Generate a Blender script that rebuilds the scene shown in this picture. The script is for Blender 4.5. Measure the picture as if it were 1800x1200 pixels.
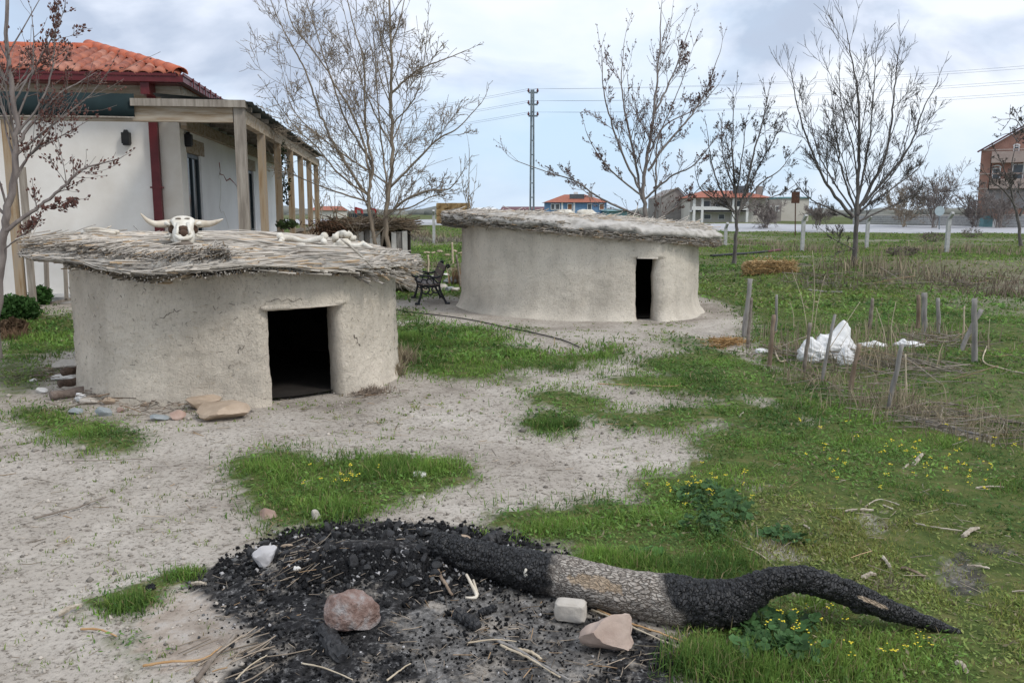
import bpy, math, random
import numpy as np
from mathutils import Vector, Matrix
random.seed(7); RNG = np.random.default_rng(7)
for o in list(bpy.data.objects): bpy.data.objects.remove(o)
SC = bpy.context.scene; COL = SC.collection
R = math.radians
# ---------------------------------------------------------------- camera
CAMH, F, HOR = 1.85, 1500.0, 374.0
TILT = math.atan((600-HOR)/F)
cd = bpy.data.cameras.new('camera'); cam = bpy.data.objects.new('camera', cd); COL.objects.link(cam)
cd.sensor_width = 36; cd.lens = 36*F/1800; cd.clip_start = .05; cd.clip_end = 4000
cam.location = (0, 0, CAMH); cam.rotation_euler = (math.pi/2-TILT, 0, 0)
SC.camera = cam
# ---------------------------------------------------------------- sky, sun, exposure
SUN_TO = Vector((.62, -.42, .80)).normalized()
w = bpy.data.worlds.new('World'); SC.world = w; w.use_nodes = True
nt = w.node_tree; nt.nodes.clear(); N = nt.nodes.new; L = nt.links.new
def nmath(nt, op, a, b=None, c=None):
    n = nt.nodes.new('ShaderNodeMath'); n.operation = op
    for i, v in enumerate((a, b, c)):
        if v is None: continue
        if isinstance(v, (int, float)): n.inputs[i].default_value = v
        else: nt.links.new(v, n.inputs[i])
    return n.outputs[0]
out = N('ShaderNodeOutputWorld'); sky = N('ShaderNodeTexSky'); sky.sky_type = 'NISHITA'; sky.sun_disc = False
sky.sun_elevation = math.asin(SUN_TO.z); sky.sun_rotation = math.atan2(SUN_TO.x, SUN_TO.y)
sky.air_density = 1.0; sky.dust_density = 1.5; sky.ozone_density = 1.5
tc = N('ShaderNodeTexCoord'); sep = N('ShaderNodeSeparateXYZ'); L(tc.outputs['Generated'], sep.inputs[0])
cmb = N('ShaderNodeCombineXYZ'); L(sep.outputs[0], cmb.inputs[0]); L(sep.outputs[1], cmb.inputs[1]); L(nmath(nt, 'MULTIPLY', sep.outputs[2], 2.1), cmb.inputs[2])
def wn(scale, detail, rough, dist=0.0):
    n = N('ShaderNodeTexNoise'); n.inputs['Scale'].default_value = scale; n.inputs['Detail'].default_value = detail
    n.inputs['Roughness'].default_value = rough; n.inputs['Distortion'].default_value = dist
    L(cmb.outputs[0], n.inputs['Vector']); return n.outputs[0]
def ramp(nt, fac, stops):
    r = nt.nodes.new('ShaderNodeValToRGB'); nt.links.new(fac, r.inputs[0]); e = r.color_ramp.elements
    while len(e) < len(stops): e.new(.5)
    for k, (p, c) in enumerate(stops):
        e[k].position = p; e[k].color = (*c, 1) if len(c) == 3 else c
    return r.outputs[0]
cover = ramp(nt, nmath(nt, 'ADD', wn(2.1, 6, .52, .15), nmath(nt, 'MULTIPLY', sep.outputs[2], .45)), [(.40, (0, 0, 0)), (.62, (1, 1, 1))])
shade = ramp(nt, wn(3.4, 7, .50, .35), [(.40, (.44, .51, .64)), (.46, (.64, .70, .82)), (.515, (.82, .86, .915))])
cl = N('ShaderNodeMix'); cl.data_type = 'RGBA'
skys = N('ShaderNodeVectorMath'); skys.operation = 'SCALE'; skys.inputs['Scale'].default_value = .115; L(sky.outputs[0], skys.inputs[0])
veil = N('ShaderNodeMix'); veil.data_type = 'RGBA'; veil.inputs[0].default_value = .80
L(skys.outputs[0], veil.inputs[6]); veil.inputs[7].default_value = (.56, .73, .93, 1)
L(nmath(nt, 'MULTIPLY', cover, .95), cl.inputs[0]); L(veil.outputs[2], cl.inputs[6]); L(shade, cl.inputs[7])
bg = N('ShaderNodeBackground'); L(cl.outputs[2], bg.inputs[0]); bg.inputs[1].default_value = 1.0; L(bg.outputs[0], out.inputs[0])
sd = bpy.data.lights.new('sun', 'SUN'); sun = bpy.data.objects.new('sun', sd); COL.objects.link(sun)
sd.energy = 1.5; sd.angle = R(11); sd.color = (1, .955, .89)
sun.rotation_euler = SUN_TO.to_track_quat('Z', 'Y').to_euler()
SC.view_settings.view_transform = 'Standard'; SC.view_settings.look = 'None'
SC.view_settings.exposure = 0.28; SC.view_settings.gamma = 1.0; SC.view_settings.use_curve_mapping = False

# ---------------------------------------------------------------- numpy noise
def _h(ix, iy, iz, s):
    h = (ix.astype(np.int64)*374761393 + iy.astype(np.int64)*668265263 + iz.astype(np.int64)*2147483647 + s*974634777) & 0xffffffff
    h = ((h ^ (h >> 13))*1274126177) & 0xffffffff
    h = h ^ (h >> 16)
    return (h & 0xffffff)/float(0xffffff)
def vn(x, y, z=None, s=0):
    x = np.asarray(x, float); y = np.asarray(y, float); z = np.zeros_like(x) if z is None else np.asarray(z, float)
    fx, fy, fz = np.floor(x), np.floor(y), np.floor(z)
    u, v, q = x-fx, y-fy, z-fz
    u = u*u*(3-2*u); v = v*v*(3-2*v); q = q*q*(3-2*q)
    def c(a, b, d): return _h(fx+a, fy+b, fz+d, s)
    a = (c(0,0,0)*(1-u)+c(1,0,0)*u)*(1-v)+(c(0,1,0)*(1-u)+c(1,1,0)*u)*v
    b = (c(0,0,1)*(1-u)+c(1,0,1)*u)*(1-v)+(c(0,1,1)*(1-u)+c(1,1,1)*u)*v
    return (a*(1-q)+b*q)*2-1
def fbm(x, y, z=None, s=0, o=4):
    t = 0; a = 1; n = 0
    for k in range(o):
        f = 2.03**k
        t = t + a*vn(np.asarray(x)*f, np.asarray(y)*f, None if z is None else np.asarray(z)*f, s+k*17); n += a; a *= .5
    return t/n
def worley(P, s=0):
    P = np.asarray(P); f = np.floor(P); d1 = np.full(len(P), 9.); d2 = d1.copy(); idc = np.zeros(len(P))
    for a in (-1, 0, 1):
        for b in (-1, 0, 1):
            for c in (-1, 0, 1):
                g = f+np.array([a, b, c]); gx, gy, gz = g[:, 0], g[:, 1], g[:, 2]
                q = g+np.stack([_h(gx, gy, gz, s+1), _h(gx, gy, gz, s+2), _h(gx, gy, gz, s+3)], 1)
                d = np.linalg.norm(P-q, axis=1); m = d < d1
                d2 = np.where(m, d1, np.minimum(d2, d)); idc = np.where(m, _h(gx, gy, gz, s+4), idc); d1 = np.where(m, d, d1)
    return d1, d2, idc
# ---------------------------------------------------------------- terrain height, ground points
def gauss(x, y, cx, cy, rx, ry): return np.exp(-((x-cx)/rx)**2-((y-cy)/ry)**2)
def sstep(a, b, x):
    t = np.clip((x-a)/(b-a), 0, 1); return t*t*(3-2*t)
def H(x, y):
    x = np.asarray(x, float); y = np.asarray(y, float)
    far = sstep(12, 40, y)
    z = fbm(x*.35, y*.35, s=3, o=2)*(.035+.07*far)
    z = z*sstep(2.0, 4.0, y)
    z = z + .5*gauss(x, y, 13.2, 24, 5.5, 2.6) + .16*gauss(x, y, 8.5, 27, 4, 3)
    z = z + .15*gauss(x, y, -.72, 4.15, .62, .26) + .05*gauss(x, y, -.5, 3.9, 1.1, .6)
    z = z + .03*gauss(x, y, -3.1, 9.9, 2.4, 2.4) + .04*gauss(x, y, 1.6, 17.2, 3.2, 3.2)
    z = z + .25*sstep(12.5, 15, y)*sstep(-4.9, -6.5, x)
    z = z + .55*sstep(78, 112, y)
    return z
def ray(px, py):
    d = Vector(((px-900)/F, math.cos(TILT)+(600-py)/F*math.sin(TILT), -math.sin(TILT)+(600-py)/F*math.cos(TILT)))
    return d
def G(px, py, dz=0.0):
    d = ray(px, py); z = 0.0
    if d.z > -.004: d.z = -.004
    for _ in range(12):
        t = (z-CAMH)/d.z
        z = .5*z+.5*float(H(np.array([d.x*t]), np.array([d.y*t]))[0])
    t = (z-CAMH)/d.z
    return Vector((d.x*t, d.y*t, z+dz))
def P(px, py, Y):
    d = ray(px, py); t = Y/d.y
    return Vector((d.x*t, Y, CAMH+d.z*t))
def hz(x, y): return float(H(np.array([x]), np.array([y]))[0])
# ---------------------------------------------------------------- objects
def tag(o, label=None, cat=None, group=None, kind=None):
    if label: o['label'] = label
    if cat: o['category'] = cat
    if group: o['group'] = group
    if kind: o['kind'] = kind
    return o
def empty(name, loc):
    o = bpy.data.objects.new(name, None); o.location = loc; o.empty_display_size = .1; COL.objects.link(o); return o
def wloc(o):
    v = Vector(o.location); p = o.parent
    while p: v = v+Vector(p.location); p = p.parent
    return v
def link(name, me, mat, parent=None, origin=None, smooth=False):
    n = len(me.vertices); co = np.empty(n*3, np.float32); me.vertices.foreach_get('co', co); co = co.reshape(-1, 3)
    if parent is not None:
        pw = wloc(parent); off = np.array(pw)
        co -= off.astype(np.float32); loc = Vector((0, 0, 0))
    else:
        if origin is None: origin = (co[:, 0].mean(), co[:, 1].mean(), co[:, 2].min())
        co -= np.array(origin, np.float32); loc = Vector([float(v) for v in origin])
    me.vertices.foreach_set('co', co.ravel())
    o = bpy.data.objects.new(name, me); COL.objects.link(o)
    if parent is not None: o.parent = parent
    o.location = loc
    for m in (mat if isinstance(mat, (list, tuple)) else [mat]): me.materials.append(m)
    if smooth: me.polygons.foreach_set('use_smooth', np.ones(len(me.polygons), bool))
    me.update(); return o
class MB:
    def __init__(s): s.v = []; s.f = []; s.mi = []; s.c = 0
    def add(s, v, f):
        k = len(s.v); s.v.extend(v); s.f.extend([tuple(i+k for i in q) for q in f]); s.mi.extend([s.c]*len(f)); return s
    def box(s, c, size, ax=None, taper=1.0):
        X, Y, Z = ax if ax else (Vector((1, 0, 0)), Vector((0, 1, 0)), Vector((0, 0, 1)))
        c = Vector(c); v = []
        for k, t in ((-1, 1), (1, taper)):
            for a, b in ((-1, -1), (1, -1), (1, 1), (-1, 1)):
                v.append(c+X*(a*size[0]/2*t)+Y*(b*size[1]/2*t)+Z*(k*size[2]/2))
        return s.add(v, [(3, 2, 1, 0), (4, 5, 6, 7), (0, 1, 5, 4), (1, 2, 6, 5), (2, 3, 7, 6), (3, 0, 4, 7)])
    def beam(s, a, b, wd, ht, up=Vector((0, 0, 1))):
        a = Vector(a); b = Vector(b); Y = (b-a); l = Y.length; Y.normalize()
        X = Y.cross(up)
        if X.length < 1e-4: X = Y.cross(Vector((0, 1, 0)))
        X.normalize(); Z = X.cross(Y)
        return s.box((a+b)/2, (wd, l, ht), (X, Y, Z))
    def tube(s, pts, rad, n=6, cap=True, tw=0.0):
        pts = [Vector(p) for p in pts]; m = len(pts)
        if not isinstance(rad, (list, tuple)): rad = [rad]*m
        v = []; f = []; X = None
        for i, p in enumerate(pts):
            T = (pts[min(i+1, m-1)]-pts[max(i-1, 0)])
            if T.length < 1e-9: T = Vector((0, 0, 1))
            T.normalize()
            if X is None: X = T.cross(Vector((.13, .31, .94))); X = X if X.length > .05 else T.cross(Vector((1, 0, 0)))
            else: X = X-T*X.dot(T)
            X.normalize(); Yv = T.cross(X); r = rad[i]
            for k in range(n):
                a = 6.28319*k/n+tw; v.append(p+X*(r*math.cos(a))+Yv*(r*math.sin(a)))
        for i in range(m-1):
            for k in range(n):
                k2 = (k+1) % n; f.append((i*n+k, i*n+k2, (i+1)*n+k2, (i+1)*n+k))
        if cap: f.append(tuple(range(n-1, -1, -1))); f.append(tuple((m-1)*n+k for k in range(n)))
        return s.add(v, f)
    def poly_prism(s, pts, depth):          # pts: list of Vectors on a plane, depth: Vector extrusion
        n = len(pts); v = [Vector(p) for p in pts]+[Vector(p)+depth for p in pts]
        f = [tuple(range(n)), tuple(range(2*n-1, n-1, -1))]+[(i, i+n, (i+1) % n+n, (i+1) % n) for i in range(n)]
        return s.add(v, f)
    def blob(s, c, r, sub=2, amp=.2, fr=2.0, seed=0, flat=0.0, rot=0.0, sharp=False):
        import bmesh
        v, f = ico(sub); d = v.copy()
        if sharp:
            rs = np.random.default_rng(seed)
            for _ in range(11):
                nrm = rs.normal(size=3); nrm /= np.linalg.norm(nrm); lim = rs.uniform(.46, .80)
                e = np.maximum(d@nrm-lim, 0); d -= e[:, None]*nrm
        n = fbm(v[:, 0]*fr+seed*7.1, v[:, 1]*fr+seed*3.3, v[:, 2]*fr, s=seed, o=3)
        d = d*(1+amp*n)[:, None]
        if flat: d[:, 2] = np.maximum(d[:, 2], -1+flat)
        d = d*np.array(r); ca, sa = math.cos(rot), math.sin(rot)
        d = np.stack([d[:, 0]*ca-d[:, 1]*sa, d[:, 0]*sa+d[:, 1]*ca, d[:, 2]], 1)+np.array(c)
        return s.add([tuple(q) for q in d], f)
    def loft(s, rings, cap=True):
        n = len(rings[0]); v = [p for r in rings for p in r]; f = []
        for i in range(len(rings)-1):
            for k in range(n): f.append((i*n+k, i*n+(k+1) % n, (i+1)*n+(k+1) % n, (i+1)*n+k))
        if cap: f.append(tuple(range(n-1, -1, -1))); f.append(tuple((len(rings)-1)*n+k for k in range(n)))
        return s.add(v, f)
    def build(s, name, mat, parent=None, origin=None, smooth=False):
        me = bpy.data.meshes.new(name); me.from_pydata([tuple(p) for p in s.v], [], s.f)
        o = link(name, me, mat, parent, origin, smooth)
        if any(s.mi): me.polygons.foreach_set('material_index', np.array(s.mi, np.int32))
        return o
_ico = {}
def ico(sub):
    if sub not in _ico:
        import bmesh
        b = bmesh.new(); bmesh.ops.create_icosphere(b, subdivisions=sub, radius=1)
        b.verts.index_update()
        _ico[sub] = (np.array([tuple(q.co) for q in b.verts]), [tuple(q.index for q in p.verts) for p in b.faces]); b.free()
    return _ico[sub]
def npmesh(name, V, T, cols=None, attrs=None):      # numpy triangle / quad mesh
    me = bpy.data.meshes.new(name); k = T.shape[1]
    me.vertices.add(len(V)); me.vertices.foreach_set('co', np.ascontiguousarray(V, np.float32).ravel())
    me.loops.add(T.size); me.loops.foreach_set('vertex_index', np.ascontiguousarray(T, np.int32).ravel())
    me.polygons.add(len(T)); me.polygons.foreach_set('loop_start', np.arange(0, T.size, k, dtype=np.int32))
    me.update(calc_edges=True)
    if cols is not None:
        a = me.attributes.new('tint', 'FLOAT_COLOR', 'POINT')
        c4 = np.ones((len(V), 4), np.float32); c4[:, :3] = cols; a.data.foreach_set('color', c4.ravel())
    for nm, arr in (attrs or {}).items():
        a = me.attributes.new(nm, 'FLOAT', 'POINT'); a.data.foreach_set('value', np.ascontiguousarray(arr, np.float32))
    return me
def spline(pts, n, rad=None):
    pts = [Vector(p) for p in pts]; m = len(pts); o = []; ro = []
    for i in range(n):
        t = i/(n-1)*(m-1); k = min(int(t), m-2); u = t-k
        a, b, c, d = pts[max(k-1, 0)], pts[k], pts[k+1], pts[min(k+2, m-1)]
        o.append(.5*((2*b)+(c-a)*u+(2*a-5*b+4*c-d)*u*u+(3*b-a-3*c+d)*u**3))
        if rad: ro.append(rad[k]*(1-u)+rad[k+1]*u)
    return (o, ro) if rad else o
# ---------------------------------------------------------------- materials
def M(name, c1, c2=None, scale=4.0, rough=.85, bump=.0, bscale=40.0, stretch=(1, 1, 1), metal=0.0, c3=None, lo=.35, hi=.65, spec=.3, detail=6.0, bdist=.01):
    m = bpy.data.materials.new(name); m.use_nodes = True; t = m.node_tree; b = t.nodes['Principled BSDF']
    b.inputs['Roughness'].default_value = rough; b.inputs['Metallic'].default_value = metal; b.inputs['Specular IOR Level'].default_value = spec
    tc = t.nodes.new('ShaderNodeTexCoord'); mp = t.nodes.new('ShaderNodeMapping'); mp.inputs['Scale'].default_value = stretch
    t.links.new(tc.outputs['Object'], mp.inputs[0])
    def noise(sc, det):
        n = t.nodes.new('ShaderNodeTexNoise'); n.inputs['Scale'].default_value = sc; n.inputs['Detail'].default_value = det; n.inputs['Roughness'].default_value = .6
        t.links.new(mp.outputs[0], n.inputs['Vector']); return n.outputs[0]
    if c2 is None: b.inputs['Base Color'].default_value = (*c1, 1)
    else:
        st = [(lo, c1), (hi, c2)] if c3 is None else [(lo, c1), ((lo+hi)/2, c2), (hi, c3)]
        t.links.new(ramp(t, noise(scale, detail), st), b.inputs['Base Color'])
    if bump:
        bp = t.nodes.new('ShaderNodeBump'); bp.inputs['Strength'].default_value = bump; bp.inputs['Distance'].default_value = bdist
        t.links.new(noise(bscale, 5), bp.inputs['Height']); t.links.new(bp.outputs[0], b.inputs['Normal'])
    return m
def tint_mat(name, rough=.7, trans=.25):
    m = bpy.data.materials.new(name); m.use_nodes = True; t = m.node_tree; t.nodes.clear()
    o = t.nodes.new('ShaderNodeOutputMaterial'); a = t.nodes.new('ShaderNodeAttribute'); a.attribute_name = 'tint'
    d = t.nodes.new('ShaderNodeBsdfPrincipled'); d.inputs['Roughness'].default_value = rough; d.inputs['Specular IOR Level'].default_value = .12
    t.links.new(a.outputs['Color'], d.inputs['Base Color'])
    if trans:
        r = t.nodes.new('ShaderNodeBsdfTranslucent'); t.links.new(a.outputs['Color'], r.inputs[0])
        x = t.nodes.new('ShaderNodeMixShader'); x.inputs[0].default_value = trans
        t.links.new(d.outputs[0], x.inputs[1]); t.links.new(r.outputs[0], x.inputs[2]); t.links.new(x.outputs[0], o.inputs[0])
    else: t.links.new(d.outputs[0], o.inputs[0])
    return m
MT = {}
MT['wood_grey'] = M('wood_grey', (.20, .17, .14), (.36, .32, .27), 3, .85, .4, 60, (6, 6, .6))
MT['wood_tan'] = M('wood_tan', (.26, .17, .09), (.36, .28, .19), 2.5, .8, .4, 40, (6, 6, .5), c3=(.30, .25, .20))
MT['wood_tan_h'] = M('wood_tan_h', (.24, .17, .10), (.34, .28, .21), 2.5, .8, .4, 40, (.5, 3, 6), c3=(.40, .35, .28))
MT['stick'] = M('stick', (.13, .10, .08), (.30, .26, .22), 9, .85, .3, 60)
MT['stick_pale'] = M('stick_pale', (.42, .34, .24), (.58, .50, .38), 9, .8, .2, 60)
MT['reed'] = M('reed', (.24, .21, .18), (.46, .42, .37), 6, .8, .3, 80, c3=(.62, .58, .52))
MT['bone'] = M('bone', (.58, .53, .44), (.79, .76, .69), 10, .7, .4, 60)
MT['bone_tan'] = M('bone_tan', (.50, .42, .32), (.74, .68, .58), 8, .55, .2, 60)
MT['cavity'] = M('cavity', (.05, .03, .02), (.10, .06, .04), 20, .9)
MT['iron'] = M('iron', (.008, .010, .014), (.016, .018, .023), 20, .45, .1, 90, spec=.4)
MT['slat'] = M('slat', (.10, .075, .065), (.16, .125, .11), 8, .6, .2, 60)
MT['limewash'] = M('limewash', (.68, .645, .59), (.82, .80, .76), .9, .9, .12, 22)
MT['limewash_cool'] = M('limewash_cool', (.76, .76, .76), (.84, .84, .84), 1.1, .9, .12, 22)
MT['plaster_beige'] = M('plaster_beige', (.55, .50, .43), (.64, .60, .54), 2, .9, .1, 25)
MT['dark_red'] = M('dark_red', (.095, .012, .014), (.13, .02, .022), 5, .4)
MT['tile'] = M('tile', (.26, .075, .045), (.38, .12, .075), 5, .75, .2, 60, c3=(.32, .14, .10))
MT['tile_ridge'] = M('tile_ridge', (.42, .10, .05), (.52, .15, .08), 6, .75, .2, 60)
MT['awning'] = M('awning', (.006, .016, .018), (.012, .026, .028), 3, .8)
MT['metal_sheet'] = M('metal_sheet', (.035, .055, .06), (.07, .09, .095), 2, .5)
MT['glass'] = M('glass', (.012, .018, .022), (.02, .03, .035), .8, .08, spec=.6)
MT['door_dark'] = M('door_dark', (.018, .03, .036), (.03, .042, .05), 5, .4)
MT['black'] = M('black', (.01, .01, .011), (.02, .02, .02), 6, .5)
MT['concrete'] = M('concrete', (.34, .34, .34), (.50, .50, .49), 6, .9, .2, 40)
MT['steel'] = M('steel', (.12, .15, .17), (.22, .25, .27), 4, .5, metal=.3)
MT['white_paint'] = M('white_paint', (.66, .66, .66), (.78, .78, .77), 4, .6)
MT['sack'] = M('sack', (.66, .66, .66), (.82, .82, .82), 6, .55, .3, 120, spec=.4)
MT['straw'] = M('straw', (.24, .13, .05), (.42, .28, .13), 10, .85, .5, 60, c3=(.50, .38, .22))
MT['rust'] = M('rust', (.05, .025, .018), (.12, .055, .035), 9, .8, .3, 50)
# ================================================================ GROUND COVER LAYOUT
def wpoly(px): return np.array([(G(a, b).x, G(a, b).y) for a, b in px])
def pip(x, y, poly):
    ins = np.zeros(x.shape, bool); n = len(poly); j = n-1
    for i in range(n):
        xi, yi = poly[i]; xj, yj = poly[j]
        if yi != yj:
            c = ((yi > y) != (yj > y)) & (x < (xj-xi)*(y-yi)/(yj-yi)+xi); ins ^= c
        j = i
    return ins
def warp(x, y, k=1.0):
    s = np.clip(y/9, .5, 3)*k
    return (x+s*(.16*fbm(x*1.6, y*1.6, s=11, o=3)+.07*vn(x*7, y*7, s=12)), y+s*(.22*fbm(x*1.6, y*1.6, s=13, o=3)+.09*vn(x*7, y*7, s=14)))
# (polygon, blade height, tone 0 fresh .. 1 yellow, density)
GRASS = [
 ([(0,552),(150,556),(152,612),(70,622),(30,640),(0,640)], .16, .0, 1.0),
 ([(0,642),(60,632),(95,655),(60,692),(0,702)], .07, .25, .7),
 ([(0,726),(90,722),(140,735),(200,746),(268,766),(232,790),(140,784),(70,764),(30,748),(0,738)], .10, .05, 1.0),
 ([(408,812),(470,797),(530,800),(565,812),(640,802),(720,803),(790,806),(832,830),(815,852),(740,868),(690,886),(650,903),(640,932),(580,927),(520,925),(470,920),(432,880),(415,845)], .13, .06, 1.0),
 ([(445,938),(490,926),(570,932),(540,952),(470,958)], .08, .1, .8),
 ([(160,1062),(200,1042),(280,1012),(360,993),(368,1000),(300,1040),(285,1075),(220,1090),(170,1080)], .09, .04, 1.0),
 ([(175,1142),(205,1122),(245,1116),(252,1136),(205,1150)], .06, .1, .8),
 ([(225,1160),(262,1155),(265,1172),(235,1175)], .06, .1, .7),
 ([(686,576),(760,572),(850,580),(872,602),(950,618),(1000,624),(1092,606),(1084,628),(1010,642),(900,652),(830,668),(770,662),(712,645),(686,640)], .17, .0, 1.0),
 ([(690,546),(735,548),(732,561),(690,562)], .10, .0, 1.0),
 ([(872,668),(905,661),(936,668),(905,676)], .07, .05, .8),
 ([(885,576),(925,574),(935,582),(900,585)], .08, .05, .8),
 ([(800,640),(838,645),(836,662),(806,662)], .08, .1, .6),
 ([(905,712),(945,690),(1000,688),(1088,712),(1060,722),(1130,726),(1245,716),(1290,705),(1260,735),(1200,752),(1090,754),(1010,732),(940,717)], .10, .0, 1.0),
 ([(915,748),(955,728),(1000,729),(1024,748),(990,766),(930,763)], .13, .0, 1.2),
 ([(1170,600),(1180,585),(1210,590),(1262,600),(1240,612),(1190,612)], .07, .1, .6),
 ([(1130,638),(1250,610),(1340,650),(1430,672),(1500,700),(1560,722),(1640,760),(1810,800),(1810,960),(1700,905),(1560,880),(1420,868),(1300,850),(1210,832),(1215,812),(1275,800),(1200,790),(1205,772),(1265,758),(1250,740),(1290,712),(1240,692),(1060,672),(1100,662),(1200,662),(1140,650)], .10, .03, 1.0),
 ([(1115,848),(1210,832),(1300,850),(1330,872),(1310,930),(1300,1010),(1330,1022),(1280,1050),(1150,1032),(1050,1000),(980,962),(890,938),(840,915),(900,908),(1000,893),(1100,890),(1140,900)], .13, .05, 1.0),
 ([(1310,872),(1420,868),(1560,880),(1700,905),(1810,960),(1810,1215),(1700,1215),(1640,1120),(1560,1080),(1420,1020),(1330,1020),(1300,1000)], .07, .62, 1.15),
 ([(1215,1140),(1260,1110),(1330,1060),(1420,1050),(1520,1080),(1640,1110),(1720,1130),(1730,1215),(1195,1215)], .11, .2, 1.1),
 ([(700,432),(822,430),(822,465),(712,472)], .16, .0, 1.0),
 ([(690,508),(822,500),(818,524),(770,518),(690,528)], .10, .1, .9),
 ([(1228,455),(1300,455),(1420,470),(1560,500),(1700,560),(1810,600),(1810,790),(1640,750),(1560,715),(1430,668),(1330,640),(1330,560),(1280,535),(1230,520)], .09, .08, .9),
]
GP = [(wpoly(p), h, t, d) for p, h, t, d in GRASS]
BARE = [wpoly(p) for p in ([(1040,687),(1100,683),(1180,690),(1262,706),(1235,722),(1130,718),(1090,708)], [(1500,905),(1560,900),(1545,935),(1500,940)], [(1640,980),(1700,985),(1720,1030),(1650,1030)], [(1290,700),(1370,705),(1380,716),(1300,714)], [(1385,735),(1420,728),(1425,745),(1390,750)], [(1320,935),(1400,945),(1400,985),(1330,975)])]
CHAR = wpoly([(438,962),(500,930),(620,914),(760,922),(880,930),(1000,975),(1010,1040),(1150,1130),(1215,1150),(1205,1215),(380,1215),(450,1150),(440,1090),(360,1040),(320,1030),(385,985)])
ASH = wpoly([(250,1090),(330,1030),(420,1040),(440,1110),(400,1170),(290,1180),(230,1150)])
ASH2 = wpoly([(690,1075),(790,1030),(960,1030),(1010,1080),(1080,1170),(980,1215),(760,1215),(700,1150)])
SPOT = [wpoly(p) for p in ([(1640,985),(1695,980),(1730,1010),(1725,1050),(1680,1050)], [(1690,955),(1745,955),(1770,975),(1720,985)])]
def cover(x, y):
    wx, wy = warp(x, y); g = np.zeros_like(x); hh = np.zeros_like(x); tt = np.zeros_like(x)
    for poly, h, t, d in GP:
        m = pip(wx, wy, poly); g = np.where(m, np.maximum(g, d), g); hh = np.where(m, h, hh); tt = np.where(m, t, tt)
    far = (y > 19.5) & ~((y < 24) & (x < -4)) | ((y > 13) & (x > 4.6)) | ((y > 16.5) & (x < -6.8))
    fg = np.clip(.82+.8*fbm(x*.16, y*.22, s=21, o=4), 0, 1)
    g = np.where(far & (g < .1), fg, g); hh = np.where(far & (hh < .01), .09, hh); tt = np.where(far & (hh == .09), np.clip(.1+.5*fbm(x*.2, y*.3, s=24, o=3), 0, 1), tt)
    rt = (wx > .585*wy) & (wy < 60) & (g < .3); g = np.where(rt, .95, g); hh = np.where(rt, .075, hh); tt = np.where(rt, np.where(wy < 7, .5, .12), tt)
    for b in BARE: g = np.where(pip(wx, wy, b), .05, g)
    wx2, wy2 = warp(x, y, .8)
    g = np.where(pip(wx2, wy2, CHAR), 0, g)
    for b in SPOT: g = np.where(pip(wx, wy, b), .15, g)
    # keep out of huts
    for c, r in (((-3.1, 9.9), 1.8), ((1.6, 17.2), 2.45)):
        g = np.where((x-c[0])**2+(y-c[1])**2 < r*r, 0, g)
    dry = np.clip(gauss(x, y, 13.5, 25, 6, 3.2)*.9+gauss(x, y, 10, 30, 6, 4)*.5+gauss(x, y, -2.8, 30, 5, 6)*.8+gauss(x, y, 5.4, 8.8, 1.5, 1.1)*.35+.7*np.clip(fbm(x*.12, y*.2, s=31, o=4)-.1, 0, 1)*(y > 20), 0, 1)
    return g, hh, tt, dry
# ---------------------------------------------------------------- ground sheet
def axis_y():
    v = [-6., -4, -2, 0, 1, 1.6, 2.0]
    while v[-1] < 1500: v.append(v[-1]+max(.035, .0095*v[-1])*(1 if v[-1] < 16 else 3.5))
    return np.array(v)
def axis_x():
    v = [0.]
    while v[-1] < 1100: v.append(v[-1]+(.042 if v[-1] < 3.2 else .042+.045*(v[-1]-3.2)))
    v = np.array(v); return np.concatenate([-v[:0:-1], v])
gx, gy = axis_x(), axis_y()
X2, Y2 = np.meshgrid(gx, gy); xf, yf = X2.ravel(), Y2.ravel()
acc = None
for k_ in range(5):
    j_ = .0 if k_ == 0 else 1.0
    q_ = cover(xf+j_*RNG.normal(0, .012, len(xf))*np.clip(yf, 2, 30), yf+j_*RNG.normal(0, .018, len(xf))*np.clip(yf, 2, 30))
    acc = [a_.copy() for a_ in q_] if acc is None else [a_+b_ for a_, b_ in zip(acc, q_)]
gg, hh_, tt_, dry_ = [a_/5 for a_ in acc]
wxx, wyy = warp(xf, yf, .8)
chm = pip(wxx, wyy, CHAR).astype(float); ashm = pip(wxx, wyy, ASH).astype(float); ashm2 = pip(wxx, wyy, ASH2).astype(float)
for b in SPOT: chm = np.where(pip(wxx, wyy, b), .8, chm)
near = (yf < 16)
zf = H(xf, yf)
zf = zf+np.where(near, .007*fbm(xf*6, yf*6, s=41, o=3)+.010*fbm(xf*1.7, yf*1.7, s=42, o=3), 0)+np.where(gg > .4, .012, 0)*near
zf = zf+chm*np.where(near, .015*fbm(xf*14, yf*14, s=43, o=2), 0)
nx, ny = len(gx), len(gy)
ii = (np.arange(ny-1)[:, None]*nx+np.arange(nx-1)[None, :]).ravel()
Q = np.stack([ii, ii+1, ii+nx+1, ii+nx], 1)
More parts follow.
